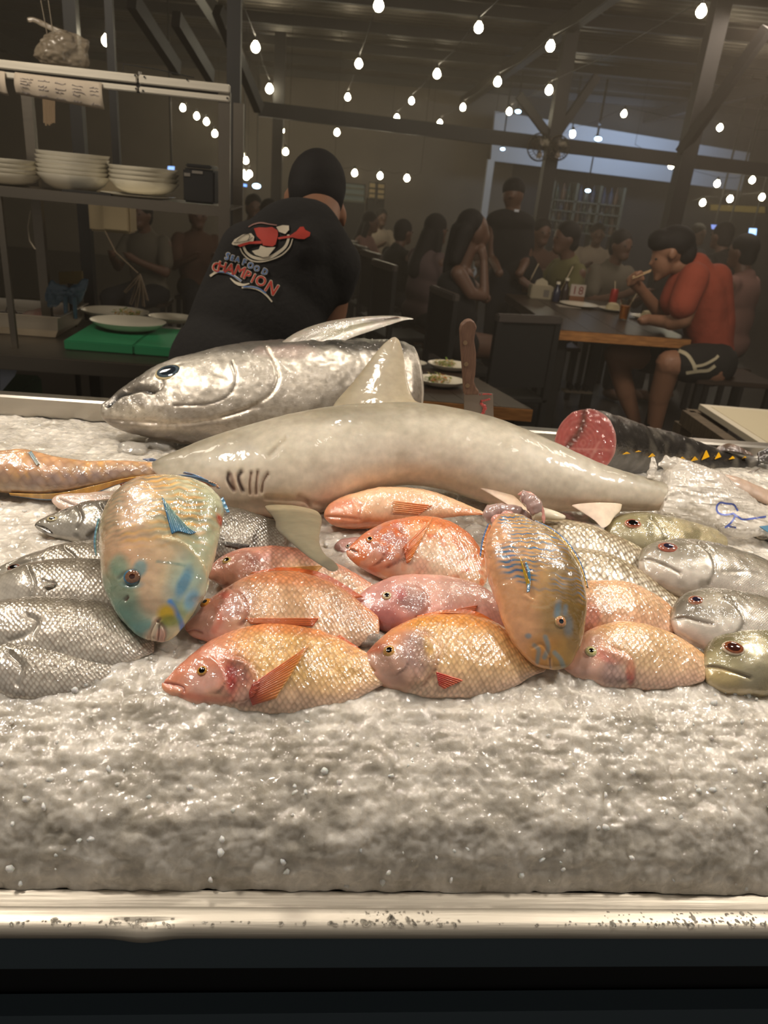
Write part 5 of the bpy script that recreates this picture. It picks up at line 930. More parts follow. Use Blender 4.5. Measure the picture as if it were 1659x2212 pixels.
# electrical box on the brown post, cord and bundle
Ye = 3.5; a0, a1 = P(193, 498, Ye), P(276, 358, Ye)
eb = empty('electrical_box', (a0[0], Ye, a0[2]), 'cream electrical box hanging behind the steel shelf', 'box')
M_CREAM = mat('cream_plastic', (150, 134, 104), .5)
MB().box((a0[0], Ye, a0[2]), (a1[0], Ye+.12, a1[2]), bev=.008).go('housing', M_CREAM, eb)
xm = P(222, 450, Ye)[0]; MB().box((xm, Ye-.012, a0[2]+.01), (a1[0]-.006, Ye, a1[2]-.01), bev=.004).go('door', M_CREAM, eb)
MB().box((a0[0]+.1, Ye+.05, a1[2]-.02), (a0[0]+.13, Ye+.08, zroof(a0[0], Ye)-.05)).go('mounting_pole', M_DARK, eb)
M_CORD = mat('pale_cord', (128, 112, 92), .6)
cb = empty('cord_bundle', tuple(P(300, 650, Ye)), 'looped bundle of pale cord dangling under the electrical box', 'cord')
MB().path([P(226, 498, Ye-.01), P(250, 545, Ye-.01), P(298, 590, Ye-.01)], .003, 6).go('cord', M_CORD, cb)
for dx, ln in ((-34, 38), (-22, 64), (-10, 70), (6, 68), (14, 55)):
    MB().path([P(302, 592, Ye), P(302+dx*.6, 592+ln*.6, Ye), P(302+dx, 592+ln, Ye-.01), P(306+dx, 594+ln, Ye-.01), P(306+dx*.4, 592+ln*.5, Ye-.01), P(303, 593, Ye)], .003, 6).go('loop', M_CORD, cb)
o = MB().path([P(66, 455, YS+.1), P(60, 490, YS+.1), P(64, 520, YS+.1), P(76, 538, YS+.1)], .0025, 6).go('hanging_cable', mat('white_cable', (170, 158, 140), .5)); meta(o, 'thin white cable hanging under the shelf at the left', 'cable')
# blue bag and yellow board
M_BLUB = mat('blue_plastic_bag', (70, 100, 122), .35, coat=.5, alpha=.85)
bb = fish('blue_bag', 'crumpled blue plastic bag tied behind the bench', 'bag', [(96,640,100,664),(108,606,104,670),(125,612,122,662),(145,618,140,650),(165,608,160,660),(188,604,176,652),(190,612,188,620)], M_BLUB, (96,130,150), (), P0=P(140, 630, 3.1), n=np.array([0, -1., .0]), th=.25, noise=.005, scl=((0,0),(1,0)))
for x, y1_ in ((143, 665), (163, 668)): MB().tube(P(x-2, 640, 3.08), P(x, y1_+20, 3.08), .010, .008, n=8).go('bag_strap', M_BLUB, bb.root)
o = MB().prism([P(126,588,3.2),P(176,586,3.2),P(178,612,3.2),P(128,614,3.2)], (0, .02, 0)).go('yellow_board', mat('dull_yellow_board', (104, 88, 44), .6)); meta(o, 'dull yellow board behind the blue plastic bag', 'board')
MB().tube(P(152, 612, 3.21), (P(152, 612, 3.21)[0], 3.21, 0), .012, n=8).go('stake', M_DARK, o)
# steel pan with clutter
q0 = atz(128, 737, ZB); q1 = atz(165, 664, ZB+.10)
xR = float(q0[0]); y0_ = float(q0[1])
pan = empty('steel_pan', (xR-.3, y0_+.2, ZB), 'deep stainless steel pan with bags and skewers on the bench at left', 'pan')
def panmesh(x0, x1, y0, y1, z0, z1, mt, par, name='pan_body'):
    t = .03; mb = MB(); b = mb.b
    def ring(x0, x1, y0, y1, z): return [b.verts.new((x0, y0, z)), b.verts.new((x1, y0, z)), b.verts.new((x1, y1, z)), b.verts.new((x0, y1, z))]
    rs = [ring(x0+t, x1-t, y0+t, y1-t, z0), ring(x0+.012, x1-.012, y0+.012, y1-.012, z0+.03), ring(x0+.008, x1-.008, y0+.008, y1-.008, z1-.004), ring(x0-.008, x1+.008, y0-.008, y1+.008, z1), ring(x0-.008, x1+.008, y0-.008, y1+.008, z1+.003), ring(x0+.01, x1-.01, y0+.01, y1-.01, z1), ring(x0+.014, x1-.014, y0+.014, y1-.014, z0+.03), ring(x0+t+.004, x1-t-.004, y0+t+.004, y1-t-.004, z0+.004)]
    for a, c in zip(rs[:-1], rs[1:]):
        for i in range(4): b.faces.new((a[i], a[(i+1) % 4], c[(i+1) % 4], c[i]))
    b.faces.new(rs[0][::-1]); b.faces.new(rs[-1]); o = mb.go(name, mt, par); md = o.modifiers.new('b', 'BEVEL'); md.width = .008; md.segments = 3; return o
M_PAN = brushed('bright_pan_steel', (206, 198, 184), .3)
panmesh(xR-.62, xR, y0_+.02, y0_+.36, ZB+.001, ZB+.085, M_PAN, pan)
M_WB = mat('white_snack_packet', (196, 176, 160), .4, var=(9, .5, (150, 60, 54), (1, 1, 1)))
pk = fish('snack_packet', 'white and red plastic packet lying in the steel pan', 'packet', [(36,690,40,698),(48,676,50,702),(75,668,72,704),(96,664,98,706),(99,668,100,704)], M_WB, (206,190,176), (), P0=P(70, 690, y0_+.20), n=nrmpl(50), th=.3, noise=.003, scl=((0,0),(1,0)))
for k, (a, b_) in enumerate((((10,680),(24,640)),((22,695),(28,648)),((30,668),(58,706)))):
    o = MB().tube(P(*a, y0_+.14), P(*b_, y0_+.18), .0025, n=6).go('skewer', mat('dark_skewer', (60,44,34), .6) if k == 0 else D.materials['dark_skewer'], pk.root)
# green cutting board and plates
c0_ = atz(137, 735, ZB+.035); c1_ = atz(372, 775, ZB+.035)
gb = empty('cutting_board', (c0_[0]+.2, c0_[1]+.2, ZB), 'thick green plastic cutting board on the steel bench', 'cutting board')
M_GREEN = mat('green_polyethylene', (30, 112, 72), .45, bump=(40, .2, .001))
xm = atz(272, 760, ZB+.035)[0]
for a, b_ in ((c0_[0], xm-.001), (xm+.001, c1_[0]+.12)): MB().box((a, c0_[1], ZB+.001), (b_, c0_[1]+.36, ZB+.036), bev=.004).go('board_slab', M_GREEN, gb)
M_SAL = [mat('pale_shredded_cabbage', (196, 180, 120), .5), mat('green_herb', (104, 130, 50), .5), mat('shredded_carrot', (214, 120, 60), .5)]
def plate(px, py, z, rpx, lab, grp=None, salad=None, sy=.8):
    c = atz(px, py, z); r = pm(rpx, c); e = empty('oval_plate', (c[0], c[1], z), lab, 'plate', grp)
    MB().lathe((c[0], c[1], z+.001), bowlprof(r, r*.24), 44, 1, sy).go('dish', M_PLATE, e, True)
    if salad:
        sx, sy_, sr, kinds = salad; s0 = atz(sx, sy_, z+r*.12); rr = pm(sr, s0)
        for mi, cnt in kinds:
            mb = MB()
            for k in range(cnt):
                a = rng.uniform(0, 2*math.pi); q = s0+np.array([math.cos(a)*rr*rng.random()**.5, math.sin(a)*rr*.7*rng.random()**.5, rng.uniform(0, rr*.5)]); d = rng.normal(size=3)*[1, 1, .35]; d *= .014/np.linalg.norm(d)*rng.uniform(.6, 1.5)
                mb.bar(q, q+d, .003 if mi != 1 else .008, .0012)
            g_ = mb.go(('shredded_cabbage', 'herb_leaves', 'carrot_strips')[mi], M_SAL[mi], e); g_['kind'] = 'stuff'
    return e
plate(278, 712, ZB+.038, 79, 'empty white oval plate, front one on the green board')
plate(250, 688, ZB+.038, 70, 'white oval plate heaped with shredded salad on the green board', salad=(276, 684, 30, ((0, 90), (1, 20), (2, 12))))
plate(372, 696, ZB+.038, 50, 'white plate at the right end of the green board beside the cook')
# low shelf pans
o = empty('oven_pan', tuple(P(125, 850, yb0+.15)), 'dark rectangular oven pan on the low shelf under the bench', 'pan')
a_, b_ = P(45, 840, yb0+.14), P(185, 845, yb0+.14); panmesh(a_[0], b_[0], yb0+.12, yb0+.44, .421, .50, M_STEELD, o)
o = MB().box((-1.45, yb0+.10, .421), (-1.16, yb0+.5, .60), bev=.01).go('green_crate', mat('green_crate_plastic', (40, 92, 60), .5)); meta(o, 'green plastic crate on the low shelf at the left edge', 'crate')
pp = [P(0, 765, yb0+.09), P(50, 768, yb0+.09), P(32, 812, yb0+.07), P(0, 850, yb0+.07)]; o = MB().prism(pp, (0, .001, 0)).go('invoice_paper', mat('bluish_paper', (150, 156, 170), .7)); meta(o, 'bluish printed paper in front of the green crate, left edge', 'paper')

# ================================================================ people
def blob(name, prims, vox, mt, parent, sm=4):
    bm = bmesh.new()
    for p in prims:
        if len(p) == 4:
            a, r1, b, r2 = p; a = Vector(a); b = Vector(b); d = b-a; L = max(d.length, 1e-4); q = d.to_track_quat('Z', 'Y').to_matrix().to_4x4()
            bmesh.ops.create_cone(bm, cap_ends=True, segments=20, radius1=r1, radius2=r2, depth=L, matrix=Matrix.Translation((a+b)/2) @ q)
            for c, r in ((a, r1), (b, r2)): bmesh.ops.create_icosphere(bm, subdivisions=2, radius=r*1.01, matrix=Matrix.Translation(c))
        else:
            c, r = p[0], p[1]; r = (r, r, r) if not hasattr(r, '__len__') else r; M = Matrix.Translation(Vector(c))
            if len(p) == 3: M = M @ p[2]
            bmesh.ops.create_icosphere(bm, subdivisions=3, radius=1, matrix=M @ Matrix.Diagonal((*r, 1)))
    me = D.meshes.new('t'); bm.to_mesh(me); bm.free(); o = D.objects.new('t', me); COL.objects.link(o)
    md = o.modifiers.new('r', 'REMESH'); md.mode = 'VOXEL'; md.voxel_size = vox; md.use_smooth_shade = True
    m2 = o.modifiers.new('s', 'SMOOTH'); m2.iterations = sm; m2.factor = .5
    me2 = D.meshes.new_from_object(o.evaluated_get(bpy.context.evaluated_depsgraph_get())); D.objects.remove(o); me2.name = name
    me2.polygons.foreach_set('use_smooth', np.ones(len(me2.polygons), bool)); return link(name, me2, mt, parent)
def rx(a): return Matrix.Rotation(R(a), 4, 'X')
def ry(a): return Matrix.Rotation(R(a), 4, 'Y')
def mbvh(o): return BVHTree.FromPolygons([tuple(v.co) for v in o.data.vertices], [tuple(p.vertices) for p in o.data.polygons])
# --- cook, seen from behind, bent to the right
M_BLKT = mat('black_tshirt_cloth', (33, 31, 30), .9, bump=(60, .5, .004))
def K(px, py, Y, rpx): p = P(px, py, Y); return p, pm(rpx, p)
ck = empty('person', tuple(P(520, 860, 2.15)), 'cook in a black t-shirt with a printed back, bending over, seen from behind', 'person')
ck.location.z = 0
pel, _ = K(500, 860, 2.12, 1); ft = [(pel[0]-.14, 2.10, .05), (pel[0]+.14, 2.16, .05)]
head, rh = K(684, 420, 2.32, 50)
sk = [(head, (.078, .095, .105)), (K(690,452,2.27,1)[0], .062, K(672,505,2.16,1)[0], .068), (head+np.array([.0, .05, -.05]), (.06, .06, .07)), (head+np.array([0, .13, -.02]), .018),
      (head+np.array([-.083, .01, -.02]), (.012, .022, .032)), (head+np.array([.079, .01, -.055]), (.014, .022, .030)),
      (K(722,560,2.16,1)[0], .058, K(708,690,2.18,1)[0], .052), (K(708,690,2.18,1)[0], .049, K(692,760,2.42,1)[0], .030), (K(692,760,2.42,1)[0], .03, K(690,772,2.50,1)[0], .034)]
hp_ = K(690,772,2.50,1)[0]
for k in range(4): sk.append((hp_+np.array([-.025+.016*k, .02, 0]), .011, hp_+np.array([-.03+.02*k, .075, -.02]), .009))
sk.append((hp_+np.array([-.03, 0, 0]), .012, hp_+np.array([-.06, .04, -.01]), .010))
sk += [(K(560,560,2.3,1)[0], .05, K(500,680,2.45,1)[0], .045), (K(500,680,2.45,1)[0], .042, K(520,740,2.62,1)[0], .03), (K(520,740,2.62,1)[0], .032)]
for f_ in ft: sk += [(tuple(pel), .10, (f_[0], f_[1], .45), .075), ((f_[0], f_[1], .45), .07, (f_[0], f_[1], .08), .045), ((f_[0], f_[1]+.05, .045), (.05, .12, .045))]
sk += [(tuple(pel), .14, K(600,620,2.18,1)[0], .13)]
blob('body', sk, .011, M_SKINP, ck)
shp = [(K(630,530,2.17,1)[0], (.15, .085, .12), ry(-28)), (K(610,610,2.15,1)[0], (.175, .10, .16), ry(-25)), (K(560,700,2.12,1)[0], (.185, .11, .17), ry(-28)), (K(505,790,2.10,1)[0], (.19, .12, .17), ry(-30)), (pel, (.17, .125, .14)),
       (K(668,508,2.16,1)[0], .075, K(560,520,2.18,1)[0], .05), (K(560,520,2.18,1)[0], .055, K(520,590,2.22,1)[0], .055), (K(690,520,2.16,1)[0], .075, K(724,570,2.16,1)[0], .072), (K(724,570,2.16,1)[0], .075, K(714,618,2.17,1)[0], .070), (K(676,488,2.18,1)[0], .07, K(655,540,2.14,1)[0], .09), (K(532,535,2.15,1)[0], .07, K(470,655,2.13,1)[0], .062), (K(470,655,2.13,1)[0], .062, K(436,740,2.12,1)[0], .06)]
shirt = blob('shirt', shp, .010, M_BLKT, ck, 8)
M_PANT = mat('dark_trousers', (30, 30, 34), .9)
blob('trousers', [(tuple(pel), .13, (f_[0], f_[1], .45), .095) for f_ in ft]+[((f_[0], f_[1], .45), .09, (f_[0], f_[1], .10), .07) for f_ in ft], .014, M_PANT, ck)
blob('hair', [(head+np.array([0, .0, .022]), (.084, .102, .100)), (head+np.array([0, -.03, .0]), (.080, .078, .088)), (head+np.array([0, -.035, -.04]), (.062, .06, .05))], .008, M_HAIR, ck)
# printed logo
sb_ = mbvh(shirt); M_PW = mat('print_cream', (206, 194, 172), .7); M_PR = mat('print_red', (176, 52, 38), .7); M_PB = mat('print_blue', (84, 120, 176), .7)
def decal(polys, off, mt, name, par=None):
    V = []; F_ = []
    for poly in polys:
        bm = bmesh.new(); vs = [bm.verts.new((x, y, 0)) for x, y in poly]; f_ = bm.faces.new(vs); bmesh.ops.triangulate(bm, faces=[f_])
        for _ in range(2):
            es = [e for e in bm.edges if e.calc_length() > 9]
            if es: bmesh.ops.subdivide_edges(bm, edges=es, cuts=1); bmesh.ops.triangulate(bm, faces=bm.faces[:])
        bm.verts.index_update(); o_ = len(V); ok = True; loc = []
        for v in bm.verts:
            d = ray(v.co.x, v.co.y); d = d/np.linalg.norm(d); h = sb_.ray_cast(Vector(CO), Vector(d))
            if h[0] is None: ok = False; break
            loc.append(np.array(h[0])-d*off)
        if ok: V += loc; F_ += [tuple(o_+v.index for v in f.verts) for f in bm.faces]
        else: print('DECAL MISS', name, poly[0])
        bm.free()
    if V: return link(name, mesh(name, V, F_, False), mt, par or shirt)
def ell(cx, cy, a, b, ang=0, n=26, a0=0, a1=360):
    r_ = [(a*math.cos(R(t)), b*math.sin(R(t))) for t in np.linspace(a0, a1, n, endpoint=(a1-a0 < 360))]
    return [(cx+x*math.cos(R(ang))-y*math.sin(R(ang)), cy+x*math.sin(R(ang))+y*math.cos(R(ang))) for x, y in r_]
def Z4(pts): return [(440+x/6.636, 460+y/6.636) for x, y in pts]
stroke(Z4([(520,500),(560,580),(660,670),(790,700),(960,670),(1120,600),(1230,490),(1275,370)]), [2,3,3,3,3,3,2], sb_, .003, M_PW, 'emblem_ring', shirt)
stroke(Z4([(570,480),(610,560),(700,630),(820,655),(960,630),(1080,560),(1170,480),(1215,370),(1210,310)]), [5,6,7,7,7,6,5], sb_, .004, M_PW, 'emblem_ring', shirt)
decal([Z4([(400,440),(440,380),(560,310),(680,290),(725,340),(715,400),(640,445),(520,470),(420,460)])], .005, M_PW, 'emblem_platter')
stroke(Z4([(430,425),(540,415),(640,395),(700,350)]), 1.2, sb_, .0065, M_BLKT, 'emblem_line', shirt); stroke(Z4([(470,400),(540,340),(640,300),(660,340),(630,400)]), 1.2, sb_, .0065, M_BLKT, 'emblem_line', shirt)
decal([Z4([(720,220),(800,205),(900,210),(980,200),(1060,250),(1065,320),(1030,450),(990,480),(850,465),(830,400),(760,330)]), Z4([(650,410),(830,400),(835,440),(650,445),(560,475),(520,490),(480,460)]), Z4([(1060,350),(1240,320),(1330,260),(1380,200),(1430,195),(1455,240),(1530,280),(1520,330),(1440,375),(1350,370),(1270,350),(1070,378)])], .006, M_PR, 'emblem_red_shape')
decal([Z4([(815,465),(900,495),(1030,490),(920,625),(850,635),(740,600),(690,545),(790,520)]), Z4([(1040,200),(1130,175),(1220,180),(1225,240),(1170,300),(1080,270)])], .0075, M_PW, 'emblem_cream_shape')
stroke(Z4([(640,200),(720,160),(820,140),(940,160),(1050,175)]), [2,3,2], sb_, .004, mat('print_dusty_pink', (150, 110, 100), .7), 'emblem_cap_line', shirt)
def letter_polys(ch):
    cu = D.curves.new('f', 'FONT'); cu.body = ch; cu.size = 1; cu.resolution_u = 4; ob = D.objects.new('f', cu); COL.objects.link(ob)
    me = D.meshes.new_from_object(ob.evaluated_get(bpy.context.evaluated_depsgraph_get())); D.objects.remove(ob); V = np.array([v.co[:2] for v in me.vertices]); F_ = [tuple(p.vertices) for p in me.polygons]; D.meshes.remove(me)
    mid = (V.max(0)+V.min(0))/2; V = (V-mid)/(V[:, 1].max()-V[:, 1].min()); return V, F_
def word(seq, hgt, wid, mt, name):
    for grow, off, m_ in ((1, .004, M_PW), (0, .006, mt)):
        Vs = []; Fs = []
        for ch, x, y, ang, hs in seq:
            V, F_ = letter_polys(ch); shifts = [(0, 0)] if not grow else [(math.cos(t)*1.7, math.sin(t)*1.7) for t in np.linspace(0, 2*math.pi, 8, endpoint=False)]
            if not grow: shifts = [(0, 0), (.6, 0), (-.6, 0), (0, .5), (0, -.5)]
            for kk, (sx_, sy_) in enumerate(shifts):
                o_ = len(Vs); ca, sa = math.cos(R(ang)), math.sin(R(ang))
                for v in V:
                    lx, ly = v[0]*hgt*hs*wid, -v[1]*hgt*hs; q = (440+(x)/6.636+lx*ca-ly*sa+sx_, 460+(y)/6.636+lx*sa+ly*ca+sy_)
                    d = ray(*q); d = d/np.linalg.norm(d); h = sb_.ray_cast(Vector(CO), Vector(d)); Vs.append(np.array(h[0] if h[0] is not None else Vector(CO)+Vector(d)*2.2)-d*(off+kk*.00004))
                Fs += [tuple(o_+i for i in f) for f in F_]
        link(name if not grow else name+'_outline', mesh(name, Vs, Fs, False), m_, shirt)
word([('S',340,620,20,1.15),('E',412,645,14,.85),('A',486,665,14,.85),('F',585,705,18,.95),('O',672,752,24,.95),('O',762,795,22,.85),('D',878,842,26,.95)], 13.2, .88, M_PB, 'blue_lettering')
word([('C',180,775,15,1.0),('H',262,765,14,1.0),('A',380,800,16,1.15),('M',520,830,22,1.15),('P',630,895,26,1.0),('I',712,935,26,1.0),('O',820,975,28,1.1),('N',978,1075,32,1.3)], 19, .95, M_PR, 'red_lettering')
for pl, w0, m_, of in (([(90,905),(190,845),(300,850),(430,900),(540,980)], 5, M_PW, .004), ([(190,845),(300,850),(430,905),(540,975)], 2.2, M_PB, .006), ([(380,935),(460,1000),(560,1030),(655,1010)], [2,7,2], M_PW, .004), ([(545,1070),(680,1065),(800,1100),(900,1180),(980,1275)], [3,6,6,4,3], M_PW, .004), ([(560,1058),(690,1058),(800,1088),(890,1150)], 2.4, M_PB, .006)):
    stroke(Z4(pl), w0, sb_, of, m_, 'emblem_wave', shirt)

# --- diner in orange
Ym = 4.30
mn = empty('person', (float(P(1500, 700, Ym)[0]), Ym, 0), 'man in an orange t-shirt and black striped shorts eating at the wooden table', 'person')
def Q(px, py, dy=0): return P(px, py, Ym+dy)
S = pm(1, Q(1450, 650))     # metres per pixel here
hc = Q(1448, 545)
an = Q(1410, 945); anf = Q(1372, 910, .22)
ftn = np.array([an[0]-.02, an[1], .06]); ftf = np.array([anf[0]-.02, anf[1], .06])
sk = [(Q(1447,535), (36*S, .082, 36*S)), (Q(1432,562), (25*S, .062, 36*S), ry(-14)), (Q(1424,590), .034), (Q(1411,560), .008, Q(1405,570), .011), (Q(1412,584), .010), (Q(1419,600), .022), (Q(1453,549,-.085), (.022, .012, .032)),
      (Q(1458,572), .055, Q(1506,578), .055), (Q(1508,590), .08, Q(1545,760), .10),
      (Q(1492,640,-.17), .056, Q(1476,690,-.17), .050), (Q(1476,690,-.17), .050, Q(1450,697,-.12), .046), (Q(1450,697,-.12), .040, Q(1400,690,.02), .030), (Q(1400,690,.02), .034, Q(1388,692,.03), .030),
      (Q(1470,620,.20), .055, Q(1436,690,.16), .045), (Q(1436,690,.16), .045, Q(1384,625,.05), .030), (Q(1384,625,.05), .032, Q(1366,606,.02), .036),
      (Q(1540,795,-.12), .105, Q(1446,785,-.13), .078), (Q(1446,785,-.13), .072, Q(1424,860,-.06), .062), (Q(1424,860,-.06), .06, tuple(an), .040), (tuple(an), .040, (ftn[0], ftn[1], .09), .038), (ftn+np.array([-.06, 0, -.015]), (.11, .045, .04)),
      (Q(1540,785,.12), .10, Q(1330,765,.22), .075), (Q(1330,765,.22), .07, Q(1352,850,.22), .060), (Q(1352,850,.22), .058, tuple(anf), .038), (tuple(anf), .038, (ftf[0], ftf[1], .09), .036), (ftf+np.array([-.06, 0, -.015]), (.11, .045, .04))]
for k in range(4):
    a = Q(1362-k*1.5, 598+k*6, .0); b = Q(1374+k*2, 588+k*5, -.03); c = Q(1388+k, 590+k*5, -.045)
    sk += [(a, .012, b, .010), (b, .010, c, .009)]
sk += [(Q(1368,612,-.02), .014, Q(1376,592,-.05), .010), (Q(1376,592,-.05), .010, Q(1385,586,-.05), .009)]
for k in range(4): sk.append((Q(1390,692,.03), .012, Q(1378,690+k*2,.0+.02*k), .009))
blob('body', sk, .009, M_SKINP, mn, 3)
M_ORG = mat('orange_tshirt_cloth', (138, 62, 44), .9, bump=(9, .5, .03))
shm = blob('shirt', [(Q(1504,574), .078, Q(1514,625), .135), (Q(1514,625), .135, Q(1524,700), .130), (Q(1524,700), .130, Q(1540,775), .125), (Q(1548,600), .085, Q(1556,700), .085), (Q(1556,700), .085, Q(1562,780), .05), (Q(1562,780), .05, Q(1563,808), .025),
    (Q(1500,598,-.13), .085, Q(1474,662,-.17), .080), (Q(1480,600,.14), .08, Q(1450,660,.15), .075), (Q(1480,610), .10, Q(1462,650,.02), .10)], .012, M_ORG, mn, 16)
M_SHO = mat('black_shorts_cloth', (30, 28, 27), .9)
sho = blob('shorts', [(Q(1545,785,-.10), .125, Q(1484,785,-.13), .112), (Q(1545,785,.10), .12, Q(1400,772,.20), .10), (Q(1540,785), .14)], .010, M_SHO, mn)
sv_ = mbvh(sho); M_STW = mat('cream_stripe', (176, 166, 140), .8)
stroke([(1466,757),(1484,766),(1498,786),(1502,800)], 8, sv_, .004, M_STW, 'stripe', sho); stroke([(1496,792),(1520,788),(1545,775),(1552,768)], 6, sv_, .004, M_STW, 'stripe', sho); stroke([(1482,806),(1510,802),(1530,800),(1545,790)], 7, sv_, .004, M_STW, 'stripe', sho)
stroke([(1374,755),(1378,770),(1382,783)], 14, sv_, .004, M_STW, 'leg_hem', sho)
blob('hair', [(Q(1458,522), (42*S, .10, 34*S), ry(-10)), (Q(1428,520), (26*S, .085, 24*S)), (Q(1478,545,0), (24*S, .085, 30*S)), (Q(1414,528), (12*S, .065, 11*S))], .009, M_HAIR, mn)
for p in (Q(1417,560,-.058),): MB().sph(p, .007, 10).go('eye', M_BLACK, mn, True)
o = MB().tube(Q(1366,598,-.04), Q(1407,583,-.05), .003, n=8).go('chopsticks', mat('pale_wood_stick', (190,160,120), .6)); meta(o, 'pale chopsticks held to the mouth of the man in orange', 'chopsticks')
MB().tube(Q(1366,602,-.05), Q(1406,586,-.055), .003, n=8).go('chopstick', D.materials['pale_wood_stick'], o)
def stool(cx, cy, zt, w_, d_, lab):
    e = empty('stool', (cx, cy, 0), lab, 'stool')
    MB().box((cx-w_/2, cy-d_/2, zt-.03), (cx+w_/2, cy+d_/2, zt), bev=.004).go('seat', M_WOODD, e)
    for sx in (-1, 1):
        for sy in (-1, 1): MB().box((cx+sx*(w_/2-.03)-.018, cy+sy*(d_/2-.03)-.018, 0), (cx+sx*(w_/2-.03)+.018, cy+sy*(d_/2-.03)+.018, zt-.03)).go('leg', M_DARK, e)
    return e
zs_ = float(P(1560, 822, Ym-.2)[2])
stool(float(Q(1556,820)[0]), Ym, zs_, .50, .42, 'dark wooden stool under the man in orange')

# --- generic body for the crowd
def seated(label, x, y, rz, shirtc, long_hair=False, z=0, sc=1.0, proto={}):
    key = long_hair
    if key not in proto:
        e = empty('person', (0, 0, 0)); hd = np.array([0, .06, 1.20])
        b_ = [(hd, (.078, .095, .112)), (hd+np.array([0, .09, -.02]), .018), (hd+np.array([0, .05, -.08]), .045), (hd+np.array([-.08, 0, -.01]), (.012, .02, .03)), (hd+np.array([.08, 0, -.01]), (.012, .02, .03)), (hd-np.array([0, .02, .06]), .055, (0, 0, 1.0), .06), ((0, 0, .93), .10, (0, -.02, .55), .105)]
        for s_ in (-1, 1):
            b_ += [((s_*.19, 0, .97), .055, (s_*.24, .10, .74), .045), ((s_*.24, .10, .74), .043, (s_*.12, .34, .84), .030), ((s_*.12, .34, .84), .03, (s_*.08, .40, .88), .034), ((s_*.09, -.02, .52), .09, (s_*.12, .42, .50), .07), ((s_*.12, .42, .50), .062, (s_*.12, .40, .08), .04), ((s_*.12, .46, .045), (.045, .12, .042))]
            for k in range(4): b_.append(((s_*(.06+.013*k), .42, .89), .009, (s_*(.05+.012*k), .46, .91), .008))
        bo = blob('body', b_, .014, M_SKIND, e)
        so = blob('shirt', [((0, 0, .90), (.20, .13, .17)), ((0, -.01, .72), (.18, .13, .2)), ((0, -.02, .56), (.19, .14, .12)), ((-.17, 0, .98), .065, (-.23, .07, .82), .068), ((.17, 0, .98), .065, (.23, .07, .82), .068), ((0, -.01, 1.03), .07)], .014, M_BLKT, e)
        to = blob('trousers', [((s_*.09, -.02, .53), .11, (s_*.12, .42, .51), .085) for s_ in (-1, 1)]+[((s_*.12, .42, .51), .078, (s_*.12, .40, .12), .06) for s_ in (-1, 1)], .016, M_PANT, e)
        hp2 = [(hd+np.array([0, -.015, .03]), (.088, .10, .098)), (hd+np.array([0, -.04, -.03]), (.078, .07, .08))]
        if long_hair: hp2 += [(hd+np.array([0, -.06, -.05]), .08, (0, -.11, .88), .07), (hd+np.array([-.07, -.02, -.03]), .04, (-.12, .0, .95), .03), (hd+np.array([.07, -.02, -.03]), .04, (.12, .0, .95), .03)]
        blob('hair', hp2, .012, M_HAIR, e)
        for s_ in (-1, 1): MB().sph(hd+np.array([s_*.032, .088, .0]), .010, 8, (1.2, .5, .6)).go('eye', M_BLACK, e, True)
        MB().sph(hd+np.array([0, .085, -.062]), .020, 8, (1, .5, .25)).go('mouth', mat('lip_brown', (92, 54, 46), .5) if not long_hair else D.materials.get('lip_brown') or mat('lip_brown', (92, 54, 46), .5), e, True); proto[key] = e; r = e
    else: r = copytree(proto[key], (0, 0, 0))
    r.location = (x, y, z); r.rotation_euler = (0, 0, R(rz)); r.scale = (sc, sc, sc); meta(r, label, 'person')
    for ch in r.children:
        if ch.name.startswith('shirt'): ch.material_slots[0].link = 'OBJECT'; ch.material_slots[0].material = shirtc
    return r
MS = {k: mat(k+'_shirt_cloth', v, .9) for k, v in {'olive': (96, 92, 58), 'grey': (92, 86, 74), 'brown': (80, 56, 44), 'pink': (120, 88, 80), 'navy': (34, 34, 44), 'tan': (120, 96, 70), 'black': (26, 24, 24), 'floral': (96, 80, 80), 'white': (150, 136, 120)}.items()}
def at_head(px, py, z=1.2): p = atz(px, py, z); return float(p[0]), float(p[1])
seats = []
for lab, px, py, Y, rz, col, lh in (('seated diner in an olive shirt behind the table number stand', 1238, 515, 5.9, 100, 'olive', False), ('seated diner in a grey top looking down at a phone', 1332, 528, 6.3, 200, 'grey', False), ('seated diner in brown raising a phone behind the napkin box', 1165, 500, 7.2, 190, 'brown', False),
        ('diner in a dusty pink shirt seen from behind at the right edge', 1622, 545, 5.6, 40, 'pink', False), ('diner in black further back, left of the pink-shirted one', 1572, 508, 7.6, 30, 'black', False), ('diner in black leaning over a table left of the long-haired women', 862, 500, 7.2, 300, 'black', False),
        ('long-haired diner in a floral top behind the row of black chairs', 930, 495, 6.2, 300, 'floral', True), ('pale pink dressed diner far behind the black chairs', 790, 488, 8.6, 250, 'pink', True), ('diner in navy far away, left of the cook head', 545, 445, 8.0, 200, 'navy', False), ('diner in tan far away beside the dark stall post', 582, 460, 7.0, 180, 'tan', False),
        ('diner in white far behind the row of black chairs', 820, 470, 10.2, 200, 'white', False), ('far diner with dark hair left of the standing waiter', 1075, 480, 8.8, 200, 'brown', True), ('far diner in grey under the bluish shelves', 1290, 505, 9.0, 170, 'white', False), ('far diner in navy at the right under the string lights', 1500, 505, 9.5, 200, 'navy', False), ('diner in grey seen through the steel shelf frame', 315, 480, 6.4, 160, 'grey', False), ('diner in brown seen through the steel shelf, beside the grey one', 425, 485, 6.9, 200, 'brown', False)):
    p = P(px, py, Y); q = seated(lab, float(p[0]), Y, rz, MS[col], lh, z=min(0.25, max(-.15, float(p[2])-1.2))*0); s_ = (float(p[2]))/1.2; q.scale = (min(1.08, max(.9, s_)),)*3; seats.append((float(p[0]), Y, rz, lab))
